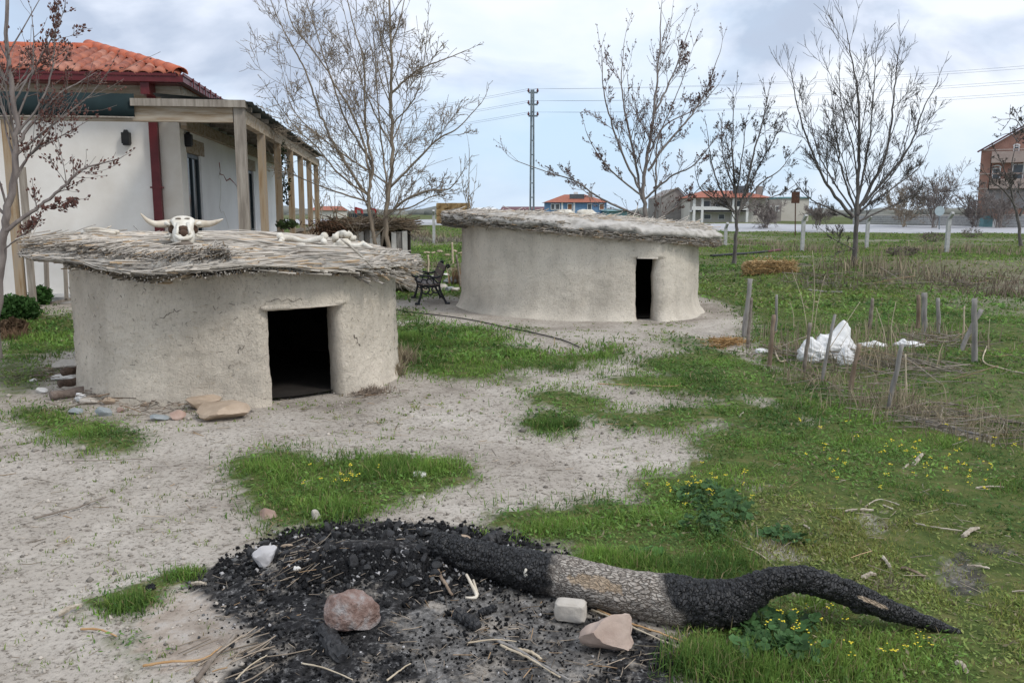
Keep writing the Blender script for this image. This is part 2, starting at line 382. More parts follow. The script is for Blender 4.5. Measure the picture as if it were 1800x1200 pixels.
def ground_mat():
    m = bpy.data.materials.new('ground'); m.use_nodes = True; t = m.node_tree; b = t.nodes['Principled BSDF']; b.inputs['Roughness'].default_value = .95; b.inputs['Specular IOR Level'].default_value = .15
    geo = t.nodes.new('ShaderNodeNewGeometry')
    def noise(sc, det=6, ro=.6, dist=0):
        n = t.nodes.new('ShaderNodeTexNoise'); n.inputs['Scale'].default_value = sc; n.inputs['Detail'].default_value = det; n.inputs['Roughness'].default_value = ro; n.inputs['Distortion'].default_value = dist
        t.links.new(geo.outputs['Position'], n.inputs['Vector']); return n.outputs[0]
    def attr(n):
        a = t.nodes.new('ShaderNodeAttribute'); a.attribute_name = n; return a.outputs['Fac']
    def mix(f, a, c, blend='MIX'):
        n = t.nodes.new('ShaderNodeMix'); n.data_type = 'RGBA'; n.blend_type = blend
        for s_, v in ((0, f), (6, a), (7, c)):
            if isinstance(v, tuple): n.inputs[s_].default_value = (*v, 1)
            elif isinstance(v, float): n.inputs[s_].default_value = v
            else: t.links.new(v, n.inputs[s_])
        return n.outputs[2]
    soil = ramp(t, noise(.9, 8, .65), [(.30, (.235, .203, .172)), (.46, (.385, .345, .300)), (.66, (.50, .457, .405))])
    fine = ramp(t, noise(34, 6, .75), [(.38, (.30, .28, .26)), (.46, (.92, .92, .92)), (.7, (1.15, 1.15, 1.15))])
    soil = mix(.85, soil, fine, 'MULTIPLY')
    clod = ramp(t, noise(11, 5, .7, .6), [(.34, (.52, .49, .46)), (.43, (1, 1, 1)), (.75, (1.06, 1.06, 1.06))])
    soil = mix(.9, soil, clod, 'MULTIPLY')
    grs = ramp(t, noise(7, 6, .7), [(.3, (.040, .055, .016)), (.48, (.075, .105, .027)), (.62, (.125, .125, .045)), (.76, (.22, .185, .115))])
    drc = ramp(t, noise(4, 7, .75), [(.3, (.10, .085, .055)), (.5, (.20, .165, .12)), (.7, (.30, .26, .20))])
    gm = nmath(t, 'MULTIPLY', attr('grass'), ramp(t, noise(16, 4, .7), [(.30, (.75, .75, .75)), (.45, (1.25, 1.25, 1.25))]))
    col = mix(nmath(t, 'MINIMUM', nmath(t, 'MULTIPLY', gm, 1.05), 1.0), soil, grs)
    col = mix(nmath(t, 'MULTIPLY', attr('dry'), ramp(t, noise(1.3, 6, .7), [(.35, (.1, .1, .1)), (.6, (1, 1, 1))])), col, drc)
    sand = ramp(t, noise(9, 6, .7), [(.3, (.26, .20, .16)), (.5, (.44, .37, .31)), (.7, (.55, .52, .49))])
    col = mix(nmath(t, 'MULTIPLY', attr('ash'), .8), col, sand)
    chc = ramp(t, noise(26, 6, .75), [(.40, (.006, .006, .007)), (.53, (.020, .020, .022)), (.60, (.10, .098, .098)), (.70, (.36, .35, .345))])
    cn = ramp(t, noise(5.5, 7, .72), [(.34, (.25, .25, .25)), (.47, (1, 1, 1))])
    pale = ramp(t, noise(21, 7, .8), [(.36, (.02, .02, .021)), (.46, (.10, .098, .096)), (.56, (.26, .25, .24)), (.68, (.46, .45, .44))])
    chc = mix(nmath(t, 'MULTIPLY', attr('pale'), ramp(t, noise(6, 5, .7), [(.38, (.1, .1, .1)), (.56, (1, 1, 1))])), chc, pale)
    col = mix(nmath(t, 'MULTIPLY', attr('char'), cn), col, chc)
    t.links.new(col, b.inputs['Base Color'])
    bp = t.nodes.new('ShaderNodeBump'); bp.inputs['Strength'].default_value = .55; bp.inputs['Distance'].default_value = .02
    t.links.new(nmath(t, 'ADD', noise(30, 6, .7), nmath(t, 'MULTIPLY', noise(9, 4), .8)), bp.inputs['Height']); t.links.new(bp.outputs[0], b.inputs['Normal'])
    return m
chs = chm*np.clip(.97-.06*ashm2+.1*fbm(xf*3, yf*3, s=44), 0, 1)
chs = np.clip(chs+.35*gauss(xf, yf, -1.2, 3.6, .35, .3)*(1-chm), 0, 1)
gme = npmesh('ground', np.stack([xf, yf, zf], 1), Q, attrs={'grass': np.clip(gg, 0, 1)*(1-.0*tt_), 'char': chs, 'dry': dry_, 'ash': ashm, 'pale': np.clip(ashm2*.6+.08*chm, 0, 1)})
ground = link('ground', gme, ground_mat(), origin=(0, 0, 0), smooth=True); tag(ground, kind='structure')
# ---------------------------------------------------------------- road beyond the field
rm = M('asphalt', (.38, .385, .41), (.46, .465, .49), .6, .8, .1, 30)
def roadpt(x, s):       # near edge (s=0), far edge (s=1)
    yn = 92-.25*x*.9 if x < 0 else 92-.32*x; return yn+s*17
mb = MB(); xs = np.linspace(-140, 120, 66); vv = []
for x in xs:
    for s in (0, 1):
        y = roadpt(x, s); vv.append((x, y, hz(x, y)+.10+.10*s))
mb.add(vv, [(2*i, 2*i+2, 2*i+3, 2*i+1) for i in range(65)])
mb.add([(q[0], q[1]-.6, q[2]-.5) if k % 2 == 0 else vv[k-1] for k, q in enumerate(vv)], [(2*i, 2*i+2, 2*i+3, 2*i+1) for i in range(65)])
tag(mb.build('road', rm, origin=(0, 92, 0)), kind='structure')
for s0, nm in ((.03, 'near'), (.97, 'far')):
    mb = MB(); vv = []
    for x in xs:
        for s in (s0-.008, s0+.008):
            y = roadpt(x, s); vv.append((x, y, hz(x, y)+.104+.10*s))
    mb.add(vv, [(2*i, 2*i+2, 2*i+3, 2*i+1) for i in range(65)])
    o = mb.build('road_marking', MT['white_paint'], origin=(0, 92, 0)); tag(o, kind='structure')

# ================================================================ GRASS
def blades(n_xy, h, wd, col, lean=.45, zoff=-.005, seg3=True):
    x, y = n_xy; n = len(x); z = H(x, y)+zoff
    a = RNG.uniform(0, 6.283, n); ca, sa = np.cos(a), np.sin(a)
    b = RNG.uniform(0, 6.283, n); l = np.abs(RNG.normal(0, lean, n))*h
    dx, dy = np.cos(b)*l, np.sin(b)*l
    hw = wd*.5
    B = np.stack([x, y, z], 1); S = np.stack([ca*hw, sa*hw, 0*hw], 1)
    Mi = B+np.stack([dx*.35, dy*.35, h*.55], 1); T = B+np.stack([dx, dy, h*np.sqrt(np.clip(1-(l/h)**2*.5, .2, 1))], 1)
    V = np.stack([B-S, B+S, Mi+S*.8, Mi-S*.8, T], 1).reshape(-1, 3)
    k = np.arange(n)[:, None]*5
    F3 = np.concatenate([k+np.array([[0, 1, 2]]), k+np.array([[0, 2, 3]]), k+np.array([[3, 2, 4]])], 1).reshape(-1, 3)
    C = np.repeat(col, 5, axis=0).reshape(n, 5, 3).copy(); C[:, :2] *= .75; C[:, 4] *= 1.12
    return V, F3, C.reshape(-1, 3)
def join(L_):
    o = 0; V = []; T = []; C = []
    for v, t, c in L_:
        V.append(v); T.append(t+o); C.append(c); o += len(v)
    return np.concatenate(V), np.concatenate(T), np.concatenate(C)
def gcol(n, tone, x, y):
    fresh = np.array([.190, .325, .066]); dark = np.array([.070, .145, .036]); yel = np.array([.36, .35, .105]); straw = np.array([.36, .29, .16])
    k = np.clip(.5+1.2*fbm(x*1.9, y*1.9, s=51, o=3)+RNG.normal(0, .22, n), 0, 1)[:, None]
    c = dark*(1-k)+fresh*k; t = np.clip(tone+RNG.normal(0, .14, n), 0, 1)[:, None]
    c = c*(1-t)+yel*t
    s = (RNG.random(n) < .06+.16*tone)[:, None]; c = np.where(s, straw*RNG.uniform(.6, 1.1, (n, 1)), c)
    return c*RNG.uniform(.8, 1.2, (n, 1))
MG = tint_mat('grass_blade', .6, .3)
def scatter(x0, x1, y0, y1, dens):
    n = int((x1-x0)*(y1-y0)*dens); return RNG.uniform(x0, x1, n), RNG.uniform(y0, y1, n)
parts = []; half = .64
def field(y0, y1, dens, wd, hs=1.0, gmin=.3, xl=None, xr=None):
    a, b = (-half*y1 if xl is None else xl), (half*y1+1.8 if xr is None else xr)
    x, y = scatter(a, b, y0, y1, dens)
    m = (x > -half*y-.4) & ((x < half*y+.2) | ((x < half*y+1.8) & (RNG.random(len(x)) < .28))); x, y = x[m], y[m]
    jx, jy = RNG.normal(0, .017, len(x))*np.clip(y, 2, 25), RNG.normal(0, .030, len(x))*np.clip(y, 2, 25)
    g, h, t, d = cover(x+jx, y+jy)
    cl_ = .5+.5*vn(x*5, y*5, s=61)
    m = (g > gmin) & (RNG.random(len(x)) < g*np.clip(.35+1.0*cl_, 0, 1)) & (RNG.random(len(x)) > d*.75)
    x, y, h, t, cl_ = x[m], y[m], h[m], t[m], cl_[m]; n = len(x)
    hh = h*RNG.uniform(.18, .85, n)*(.30+.75*cl_)*hs*np.clip(.85+.9*fbm(x*2.6, y*2.6, s=66, o=2), .35, 1.5)
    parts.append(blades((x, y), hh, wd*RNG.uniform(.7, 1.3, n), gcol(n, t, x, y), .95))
field(2.6, 4.6, 8800, .0054); field(4.6, 7.0, 5600, .0068); field(7.0, 10.5, 2800, .0095); field(10.5, 16, 1200, .015, 1.1); field(16, 26, 360, .026, 1.2); field(26, 48, 110, .05, 1.5); field(48, 90, 12, .12, 1.9)
# low leafy weeds filling the turf
def weeds(y0, y1, dens, lw):
    x, y = scatter(-half*y1, half*y1+1.8, y0, y1, dens); m = (x > -half*y-.3) & ((x < half*y+.2) | ((x < half*y+1.8) & (RNG.random(len(x)) < .28))); x, y = x[m], y[m]
    jx, jy = RNG.normal(0, .010, len(x))*y, RNG.normal(0, .016, len(x))*y; g, h, t, d = cover(x+jx, y+jy)
    m = (g > .3) & (RNG.random(len(x)) < g*np.clip(.25+1.1*fbm(x*1.3, y*1.3, s=81, o=3)+.35, 0, 1)) & (RNG.random(len(x)) > d*.7); x, y, h, t = x[m], y[m], h[m], t[m]; n = len(x)
    c = np.stack([x, y, H(x, y)+RNG.uniform(.0, .6, n)*h*RNG.random(n)+.008], 1); a = RNG.uniform(0, 6.283, n); A_ = np.stack([np.cos(a), np.sin(a), RNG.normal(.25, .45, n)], 1); B_ = np.stack([-np.sin(a), np.cos(a), RNG.normal(0, .35, n)], 1); l_ = (lw*RNG.uniform(.5, 1.5, n))[:, None]
    V = np.stack([c-A_*l_, c+B_*l_*.42, c+A_*l_, c-B_*l_*.42], 1).reshape(-1, 3); q = np.arange(n)[:, None]*4; col = gcol(n, t, x, y)*np.array([.92, 1.0, 1.1])*RNG.uniform(.7, 1.1, (n, 1))
    parts.append((V, np.concatenate([q+np.array([[0, 1, 2]]), q+np.array([[0, 2, 3]])], 0), np.repeat(col, 4, axis=0)))
weeds(2.6, 4.6, 5200, .0105); weeds(4.6, 7, 3300, .0135); weeds(7, 10.5, 1700, .018); weeds(10.5, 16, 700, .028); weeds(16, 30, 150, .05)
# sparse tufts over the bare soil
x, y = scatter(-6, 5, 2.7, 15, 46); x = x[np.abs(x) < half*y]if False else x
m = (np.abs(x) < half*y+.3); x, y = x[m], y[m]; g, h, t, d = cover(x, y)
m = (g < .1) & (fbm(x*.9, y*.9, s=71, o=3)+.25*(x < -.8)+RNG.normal(0, .22, len(x)) > .16) & ~pip(x, y, CHAR); x, y = x[m], y[m]
k = RNG.integers(3, 12, len(x)); xx = np.repeat(x, k); yy = np.repeat(y, k); n = len(xx)
sp = np.repeat(RNG.uniform(.008, .04, len(x)), k)
xx = xx+RNG.normal(0, 1, n)*sp; yy = yy+RNG.normal(0, 1, n)*sp
parts.append(blades((xx, yy), RNG.uniform(.010, .034, n), RNG.uniform(.004, .008, n)*np.clip(yy/5, .8, 2), gcol(n, np.full(n, .28), xx, yy), .9))
V, T, C = join(parts)
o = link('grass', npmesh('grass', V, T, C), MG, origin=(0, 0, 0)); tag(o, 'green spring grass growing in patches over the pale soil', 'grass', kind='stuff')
print('GRASS tris', len(T))
# soil crumbs and pebbles
n = 6500; y = 2.8*np.exp(RNG.random(n)*1.5); x = RNG.uniform(-.66, .45, n)*y; g_, _, _, _ = cover(x, y); m = (g_ < .2) & ~pip(x, y, CHAR); x, y = x[m], y[m]; n = len(x)
vo = np.array([(1., 0, 0), (0, 1, 0), (-1, 0, 0), (0, -1, 0), (0, 0, .8), (0, 0, -.8)]); fo_ = np.array([(0, 1, 4), (1, 2, 4), (2, 3, 4), (3, 0, 4), (1, 0, 5), (2, 1, 5), (3, 2, 5), (0, 3, 5)])
r = RNG.gamma(2.0, .0016, n)*(1+y/7)+.002; V = vo[None]*r[:, None, None]*RNG.uniform(.5, 1.4, (n, 6, 3)); a = RNG.uniform(0, 6.28, n); V = np.stack([V[..., 0]*np.cos(a)[:, None]-V[..., 1]*np.sin(a)[:, None], V[..., 0]*np.sin(a)[:, None]+V[..., 1]*np.cos(a)[:, None], V[..., 2]], -1)+np.stack([x, y, H(x, y)+.007*fbm(x*6, y*6, s=41, o=3)+.010*fbm(x*1.7, y*1.7, s=42, o=3)+r*.3], 1)[:, None, :]
T = (fo_[None]+np.arange(n)[:, None, None]*6).reshape(-1, 3); cs = np.array([.36, .325, .285])*RNG.uniform(.45, 1.5, (n, 1)); o = link('soil_crumbs', npmesh('soil_crumbs', V.reshape(-1, 3), T, np.repeat(cs, 6, axis=0)), tint_mat('soil_crumb', .9, 0), origin=(0, 0, 0)); tag(o, 'loose crumbs and pebbles scattered on the bare soil', 'pebbles', kind='stuff')
# dry standing stalks and straw
parts = []
def drypatch(cx, cy, rx, ry, n, h0, h1, wd, lean=.35, c=(.36, .30, .21)):
    x = RNG.normal(cx, rx, n); y = RNG.normal(cy, ry, n)
    col = np.array(c)*RNG.uniform(.45, 1.25, (n, 1)); parts.append(blades((x, y), RNG.uniform(h0, h1, n), wd*RNG.uniform(.6, 1.3, n), col, lean))
def dp(px, py, rxp, n, h0, h1, wd=None, lean=.35, c=(.36, .30, .21), ry=1.0):
    g = G(px, py); s = g.y/F; drypatch(g.x, g.y, rxp*s, rxp*s*ry, n, h0, h1, wd or .0011*g.y, lean, c)
for a in [(a_[0], a_[1], a_[2], a_[3]//(3 if a_[0] > 1300 else 2), *a_[4:]) for a_ in [(1560,720,60,900,.08,.35,None,.6),(1640,735,60,900,.05,.25,None,.8),(1740,770,50,600,.05,.28,None,.8),(1440,670,50,900,.05,.25,None,.7),(1530,640,60,900,.1,.45),(1400,620,40,600,.08,.3),(1480,600,60,500,.1,.4),(1640,600,50,600,.1,.4),
          (1560,480,60,700,.15,.6),(1520,470,40,300,.15,.6),(1640,440,70,500,.15,.45),(1720,445,60,500,.15,.45),(1420,440,50,600,.15,.5),(1330,430,40,400,.15,.5),(1700,500,70,1500,.08,.4,None,.8,(.25,.2,.15)),(1640,470,60,1200,.08,.4,None,.8,(.25,.2,.15)),(1780,520,40,900,.08,.3,None,.8,(.25,.2,.15)),
          (1460,500,50,700,.05,.25,None,.9,(.28,.24,.2)),(705,640,14,700,.08,.32,None,.6),(690,660,10,500,.08,.25,None,.7),(655,690,14,300,.03,.12,None,1.0,(.3,.24,.19)),(720,470,25,500,.1,.35,None,.8),(806,500,7,300,.2,.55,None,.3,(.36,.24,.15)),(1280,602,18,700,.02,.12,None,1.0,(.40,.24,.10)),
          (755,425,50,900,.1,.45,None,.6,(.24,.21,.17)),(720,415,40,700,.2,.8,None,.5,(.3,.25,.17)),(20,595,16,400,.05,.25,None,.9,(.25,.16,.1)),(1570,1035,20,350,.02,.09,None,.9,(.32,.27,.2)),(1440,1090,16,350,.03,.10,None,.9,(.32,.27,.2))]]: dp(*a)
V, T, C = join(parts)
o = link('dry_grass', npmesh('dry_grass', V, T, C), MG, origin=(0, 0, 0)); tag(o, 'bleached dry grass and dead weed stalks among the green', 'dry grass', kind='stuff')
# ================================================================ MUD HUTS
def mud_mat(name, c):
    m = bpy.data.materials.new(name); m.use_nodes = True; t = m.node_tree; b = t.nodes['Principled BSDF']; b.inputs['Roughness'].default_value = .95; b.inputs['Specular IOR Level'].default_value = .12
    geo = t.nodes.new('ShaderNodeNewGeometry')
    def noise(sc, det=6, ro=.6, st=None, dist=0):
        n = t.nodes.new('ShaderNodeTexNoise'); n.inputs['Scale'].default_value = sc; n.inputs['Detail'].default_value = det; n.inputs['Roughness'].default_value = ro; n.inputs['Distortion'].default_value = dist
        if st:
            mp = t.nodes.new('ShaderNodeMapping'); mp.inputs['Scale'].default_value = st; t.links.new(geo.outputs['Position'], mp.inputs[0]); t.links.new(mp.outputs[0], n.inputs['Vector'])
        else: t.links.new(geo.outputs['Position'], n.inputs['Vector'])
        return n.outputs[0]
    def mul(a, c, f=1.0):
        n = t.nodes.new('ShaderNodeMix'); n.data_type = 'RGBA'; n.blend_type = 'MULTIPLY'; n.inputs[0].default_value = f
        t.links.new(a, n.inputs[6]); t.links.new(c, n.inputs[7]); return n.outputs[2]
    base = ramp(t, noise(1.1, 8, .6), [(.34, tuple(v*.82 for v in c)), (.48, c), (.64, tuple(min(v*1.15, 1) for v in c))])
    fl = ramp(t, noise(19, 5, .8, None, 1.6), [(.31, (.38, .36, .34)), (.38, (1, 1, 1))])
    f2 = ramp(t, noise(60, 4, .7, (1, 1, .35), .8), [(.33, (.60, .58, .56)), (.43, (1, 1, 1)), (.7, (1.1, 1.1, 1.1))])
    st = ramp(t, noise(3.5, 5, .6, (1, 1, .18)), [(.35, (.86, .85, .84)), (.55, (1, 1, 1))])
    t.links.new(mul(mul(mul(base, fl, .8), f2, .8), st, .8), b.inputs['Base Color'])
    bp = t.nodes.new('ShaderNodeBump'); bp.inputs['Strength'].default_value = .9; bp.inputs['Distance'].default_value = .035
    t.links.new(nmath(t, 'ADD', noise(20, 7, .75, None, .8), nmath(t, 'MULTIPLY', noise(70, 3, .7), .35)), bp.inputs['Height']); t.links.new(bp.outputs[0], b.inputs['Normal'])
    return m
MT['mud'] = mud_mat('mud', (.645, .58, .49)); MT['mud_pale'] = mud_mat('mud_pale', (.655, .60, .515))
MT['thatch'] = M('thatch', (.20, .175, .15), (.42, .385, .34), 9, .95, .9, 55, (1, 1, 2.5), c3=(.56, .53, .48), bdist=.03)
MT['thatch_mud'] = M('thatch_mud', (.34, .315, .28), (.50, .47, .43), 6, .95, .8, 45, c3=(.58, .55, .51), bdist=.025)
class RadPlan:
    def __init__(s, c, tab):
        s.c = np.array(c); t = sorted(tab); a = [q[0] for q in t]; r = [q[1] for q in t]
        s.a = np.array([a[-1]-360]+a+[a[0]+360]); s.r = np.array([r[-1]]+r+[r[0]])
    def rad(s, ang):
        ang = np.mod(ang, 360.0); k = np.clip(np.searchsorted(s.a, ang)-1, 0, len(s.a)-2)
        u = (ang-s.a[k])/(s.a[k+1]-s.a[k]); u = u*u*(3-2*u)*.6+u*.4
        return s.r[k]*(1-u)+s.r[k+1]*u
    def pt(s, ang, off=0.0):
        r = s.rad(ang)+off; return s.c[0]+r*np.cos(np.radians(ang)), s.c[1]+r*np.sin(np.radians(ang))
def hut_walls(plan, door, zd, ztop, thick, flare, seed, hut, mat):
    a0, a1 = door                     # door spans angles a0..a1 (degrees, counter-clockwise)
    n = 240; s = np.linspace(0, 1, n); s = s+.045*np.sin(2*np.pi*s)*-1
    cols = a1+(a0+360-a1)*s; dcols = np.linspace(a0, a1, 9)
    def zt(ang): return ztop(np.mod(ang, 360))
    nv1, nv2 = 46, 14
    def vert(ang, z, inner, edge, zrel):
        off = flare*np.exp(-np.maximum(z, 0)/.10)+.02*np.exp(-np.maximum(z, 0)/.4)
        x, y = plan.pt(ang)
        nse = .034*fbm(x*1.3, y*1.3, z*1.3, s=seed, o=3)+.016*fbm(x*6, y*6, z*6, s=seed+5, o=3)+.006*fbm(x*19, y*19, z*19, s=seed+6, o=2)
        d = off+nse-.055*np.exp(-(edge/.055)**2)
        if inner: d = -thick+nse*.5
        x, y = plan.pt(ang, d); return x, y
    def dist_edge(ang): return np.minimum(np.abs(ang-a1), np.abs(a0+360-ang))*math.pi/180*plan.rad(np.array([a0]))[0]
    def hgr(ang):
        x, y = plan.pt(ang, .05); return H(x, y)-.06
    V = []; Fc = []
    def grid(ang, z0, z1, nv, inner, edge):
        k = sum(len(q) for q in V); zz = np.linspace(0, 1, nv+1)
        for q in zz:
            z = z0+(z1-z0)*q; x, y = vert(ang, z, inner, edge, q); V.append(np.stack([x, y, z], 1))
        m = len(ang)
        for i in range(nv):
            for j in range(m-1):
                a = k+i*m+j; f = (a, a+1, a+m+1, a+m); Fc.append(f if not inner else f[::-1])
        return k
    e = dist_edge(cols); g0 = hgr(cols)
    wob = lambda ang, z: 0
    zdr = zd+.012*np.sin(dcols)
    zc = np.full(n, zd)
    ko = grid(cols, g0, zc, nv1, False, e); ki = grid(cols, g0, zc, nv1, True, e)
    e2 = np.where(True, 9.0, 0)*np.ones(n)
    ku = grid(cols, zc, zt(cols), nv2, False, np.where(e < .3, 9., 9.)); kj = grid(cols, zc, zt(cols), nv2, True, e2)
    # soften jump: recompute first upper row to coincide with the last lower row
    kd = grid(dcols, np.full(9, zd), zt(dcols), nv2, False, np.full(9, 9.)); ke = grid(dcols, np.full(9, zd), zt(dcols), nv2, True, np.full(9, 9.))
    VV = np.concatenate(V)
    VV[ku:ku+n] = VV[ko+nv1*n:ko+nv1*n+n]; VV[kj:kj+n] = VV[ki+nv1*n:ki+nv1*n+n]
    for i in range(nv1):              # jambs
        Fc.append((ko+i*n, ko+(i+1)*n, ki+(i+1)*n, ki+i*n)); Fc.append((ko+i*n+n-1, ki+i*n+n-1, ki+(i+1)*n+n-1, ko+(i+1)*n+n-1))
    for j in range(8): Fc.append((kd+j, kd+j+1, ke+j+1, ke+j))
    # uneven door edges
    for base in (ko, ki):
        for i in range(nv1+1):
            for col, sg in ((0, 1), (n-1, -1)):
                q = VV[base+i*n+col]; s_ = .02*float(fbm(np.array([q[2]*5]), np.array([col*1.3+seed]), s=seed)[0])
                VV[base+i*n+col, 0] += s_
    me = bpy.data.meshes.new('wall'); me.from_pydata([tuple(q) for q in VV], [], Fc)
    o = link('wall', me, [mat, MT['interior_shade']], hut, smooth=True)  # second slot: inner faces near-black, indoor shade painted into their colour
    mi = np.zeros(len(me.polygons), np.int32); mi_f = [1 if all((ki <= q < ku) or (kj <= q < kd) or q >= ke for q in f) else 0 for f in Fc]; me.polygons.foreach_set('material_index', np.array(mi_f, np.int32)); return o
def thatch_slab(plan, ztop, zbot, hut, mat, seed, rough_edge=.05, bulge=.06, name='roof'):
    n = 260; ang = np.linspace(0, 360, n, endpoint=False); rr = plan.rad(ang)
    V = []; prof = [(0.02, 1, 0), (.25, 1, 0), (.5, 1, 0), (.7, 1, 0), (.80, .97, 0), (.89, .86, 0), (.95, .70, 0), (.99, .52, 0), (1.0, .34, 0), (.985, .22, 0), (.95, .06, 0), (.88, 0, 0), (.7, -.02, 0), (.3, -.02, 0), (.02, -.02, 0)]
    for i, (u, t, _) in enumerate(prof):
        x = plan.c[0]+rr*u*np.cos(np.radians(ang)); y = plan.c[1]+rr*u*np.sin(np.radians(ang))
        zb, ztp = zbot(ang, x, y), ztop(ang, x, y)
        z = zb+(ztp-zb)*t
        e = u > .85
        k = rough_edge*fbm(x*4, y*4, z*9, s=seed, o=4)*(1 if e else .2)+(.6*rough_edge*vn(x*14, y*14, z*22, s=seed+3) if e else 0)
        x = x+k*np.cos(np.radians(ang)); y = y+k*np.sin(np.radians(ang))
        z = z+bulge*.35*fbm(x*2.2, y*2.2, s=seed+9, o=4)+(.012*vn(x*16, y*16, s=seed+2))
        V.append(np.stack([x, y, z], 1))
    Fc = []
    for i in range(len(prof)-1):
        for j in range(n): Fc.append((i*n+j, i*n+(j+1) % n, (i+1)*n+(j+1) % n, (i+1)*n+j))
    Fc.append(tuple(range(n))[::-1]); Fc.append(tuple((len(prof)-1)*n+j for j in range(n)))
    me = bpy.data.meshes.new(name); me.from_pydata([tuple(q) for q in np.concatenate(V)], [], [f[::-1] for f in Fc])
    return link(name, me, mat, hut, smooth=True)
def reeds(P0, D, ln, rad, col, sides=4):
    n = len(P0); D = D/np.linalg.norm(D, axis=1)[:, None]; up = np.array([0.13, .2, 1.0])
    X = np.cross(D, up); X /= np.linalg.norm(X, axis=1)[:, None]; Yv = np.cross(D, X)
    ring = []; bend = RNG.normal(0, .02, (n, 3))*ln[:, None]
    pts = [P0, P0+D*(ln*.5)[:, None]+bend, P0+D*ln[:, None]]
    for q in pts:
        for k in range(sides):
            a = 6.2832*k/sides; ring.append(q+(X*math.cos(a)+Yv*math.sin(a))*rad[:, None])
    V = np.stack(ring, 1).reshape(-1, 3); m = sides*3; b = np.arange(n)[:, None]*m; T = []
    for i in range(2):
        for k in range(sides):
            k2 = (k+1) % sides; T += [b+np.array([[i*sides+k, i*sides+k2, (i+1)*sides+k2]]), b+np.array([[i*sides+k, (i+1)*sides+k2, (i+1)*sides+k]])]
    for o_ in (0, 2*sides):
        T += [b+np.array([[o_, o_+1, o_+2]]), b+np.array([[o_, o_+2, o_+3]])]
    return V, np.concatenate(T, 0), np.repeat(col, m, axis=0)
MR = tint_mat('reed_stalk', .8, 0)
def rcol(n, lo=.5, hi=1.2, c=(.47, .43, .38)):
    q = np.array(c)*RNG.uniform(lo, hi, (n, 1)); w_ = (RNG.random(n) < .12)[:, None]; return np.where(w_, q*np.array([1.0, .82, .62]), q)
MT['interior_shade'] = M('interior_shade', (.018, .015, .013), (.035, .03, .026), 3, .95, .3, 20)  # near-black colour standing in for the shade inside doorways and openings
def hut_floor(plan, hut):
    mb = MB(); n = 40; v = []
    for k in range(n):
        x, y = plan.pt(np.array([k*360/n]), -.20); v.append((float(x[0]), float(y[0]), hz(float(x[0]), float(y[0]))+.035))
    mb.add(v, [tuple(range(n))]); mb.build('floor', MT['interior_shade'], hut)  # floor coloured near-black so the doorway reads as unlit
# ---------------- near hut
C1 = (-3.06, 9.74)
hut1 = empty('mud_hut', (C1[0], C1[1], 0)); tag(hut1, 'nearer round mud hut with reed roof carrying a horned skull', 'hut')
pl1 = RadPlan(C1, [(0, 1.70), (45, 1.7), (90, 1.65), (135, 1.65), (180, 1.70), (205, 1.75), (230, 1.80), (255, 1.84), (275, 1.88), (296, 1.98), (312, 1.97), (328, 1.88), (346, 1.76)])
def angof(c, p): return math.degrees(math.atan2(p.y-c[1], p.x-c[0])) % 360
dl, dr = angof(C1, G(481, 716)), angof(C1, G(618, 700))
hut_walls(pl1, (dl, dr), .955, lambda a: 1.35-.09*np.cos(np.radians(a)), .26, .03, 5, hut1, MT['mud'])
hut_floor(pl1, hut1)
rp1 = RadPlan(C1, [(0, 2.0), (45, 2.0), (90, 2.0), (135, 2.0), (160, 2.12), (178, 2.22), (195, 2.22), (212, 2.18), (225, 2.05), (245, 2.0), (262, 2.12), (272, 2.24), (285, 2.24), (300, 2.18), (320, 2.14), (340, 2.05), (350, 2.0)])
zt1 = lambda a, x, y: 1.525+.014*(y-8.2)-.085*np.maximum(x-C1[0]-.1, 0)-.030*np.minimum(x-C1[0], 0)+0*a
zb1 = lambda a, x, y: 1.315-.075*np.exp(-(((a-262+180) % 360-180)/14.)**2)+.045*np.exp(-(((a-292+180) % 360-180)/16.)**2)-.055*np.cos(np.radians(a))+0*x
roof1 = thatch_slab(rp1, zt1, zb1, hut1, MT['thatch'], 8)
L_ = []
# under-layer: radial stalks whose cut ends show below the edge
n = 1000; a = np.where(RNG.random(1000) < .8, RNG.uniform(276, 372, 1000), RNG.uniform(232, 290, 1000)); rr_ = rp1.rad(a); ro = rr_+RNG.normal(-.05, .035, n)
ca, sa = np.cos(np.radians(a)), np.sin(np.radians(a))
p0 = np.stack([C1[0]+ro*ca, C1[1]+ro*sa, zb1(a, 0, 0)+RNG.uniform(-.03, .03, n)], 1); d = np.stack([-ca+RNG.normal(0, .12, n), -sa+RNG.normal(0, .12, n), RNG.uniform(-.02, .10, n)], 1)
L_.append(reeds(p0, d, RNG.uniform(.35, .6, n), RNG.uniform(.005, .011, n), rcol(n, .55, 1.1)))
# ragged left half: short fibres all round the edge
n = 3400; a = RNG.uniform(120, 285, n); rr_ = rp1.rad(a); ca, sa = np.cos(np.radians(a)), np.sin(np.radians(a)); ro = rr_+RNG.normal(-.06, .03, n)
f_ = RNG.random(n); p0 = np.stack([C1[0]+ro*ca, C1[1]+ro*sa, zb1(a, 0, 0)+.02+f_*.22], 1)
d = np.stack([-ca+RNG.normal(0, .3, n), -sa+RNG.normal(0, .3, n), RNG.normal(.05, .06, n)], 1)
L_.append(reeds(p0, d, RNG.uniform(.12, .35, n), RNG.uniform(.003, .007, n), rcol(n, .55, 1.3)))
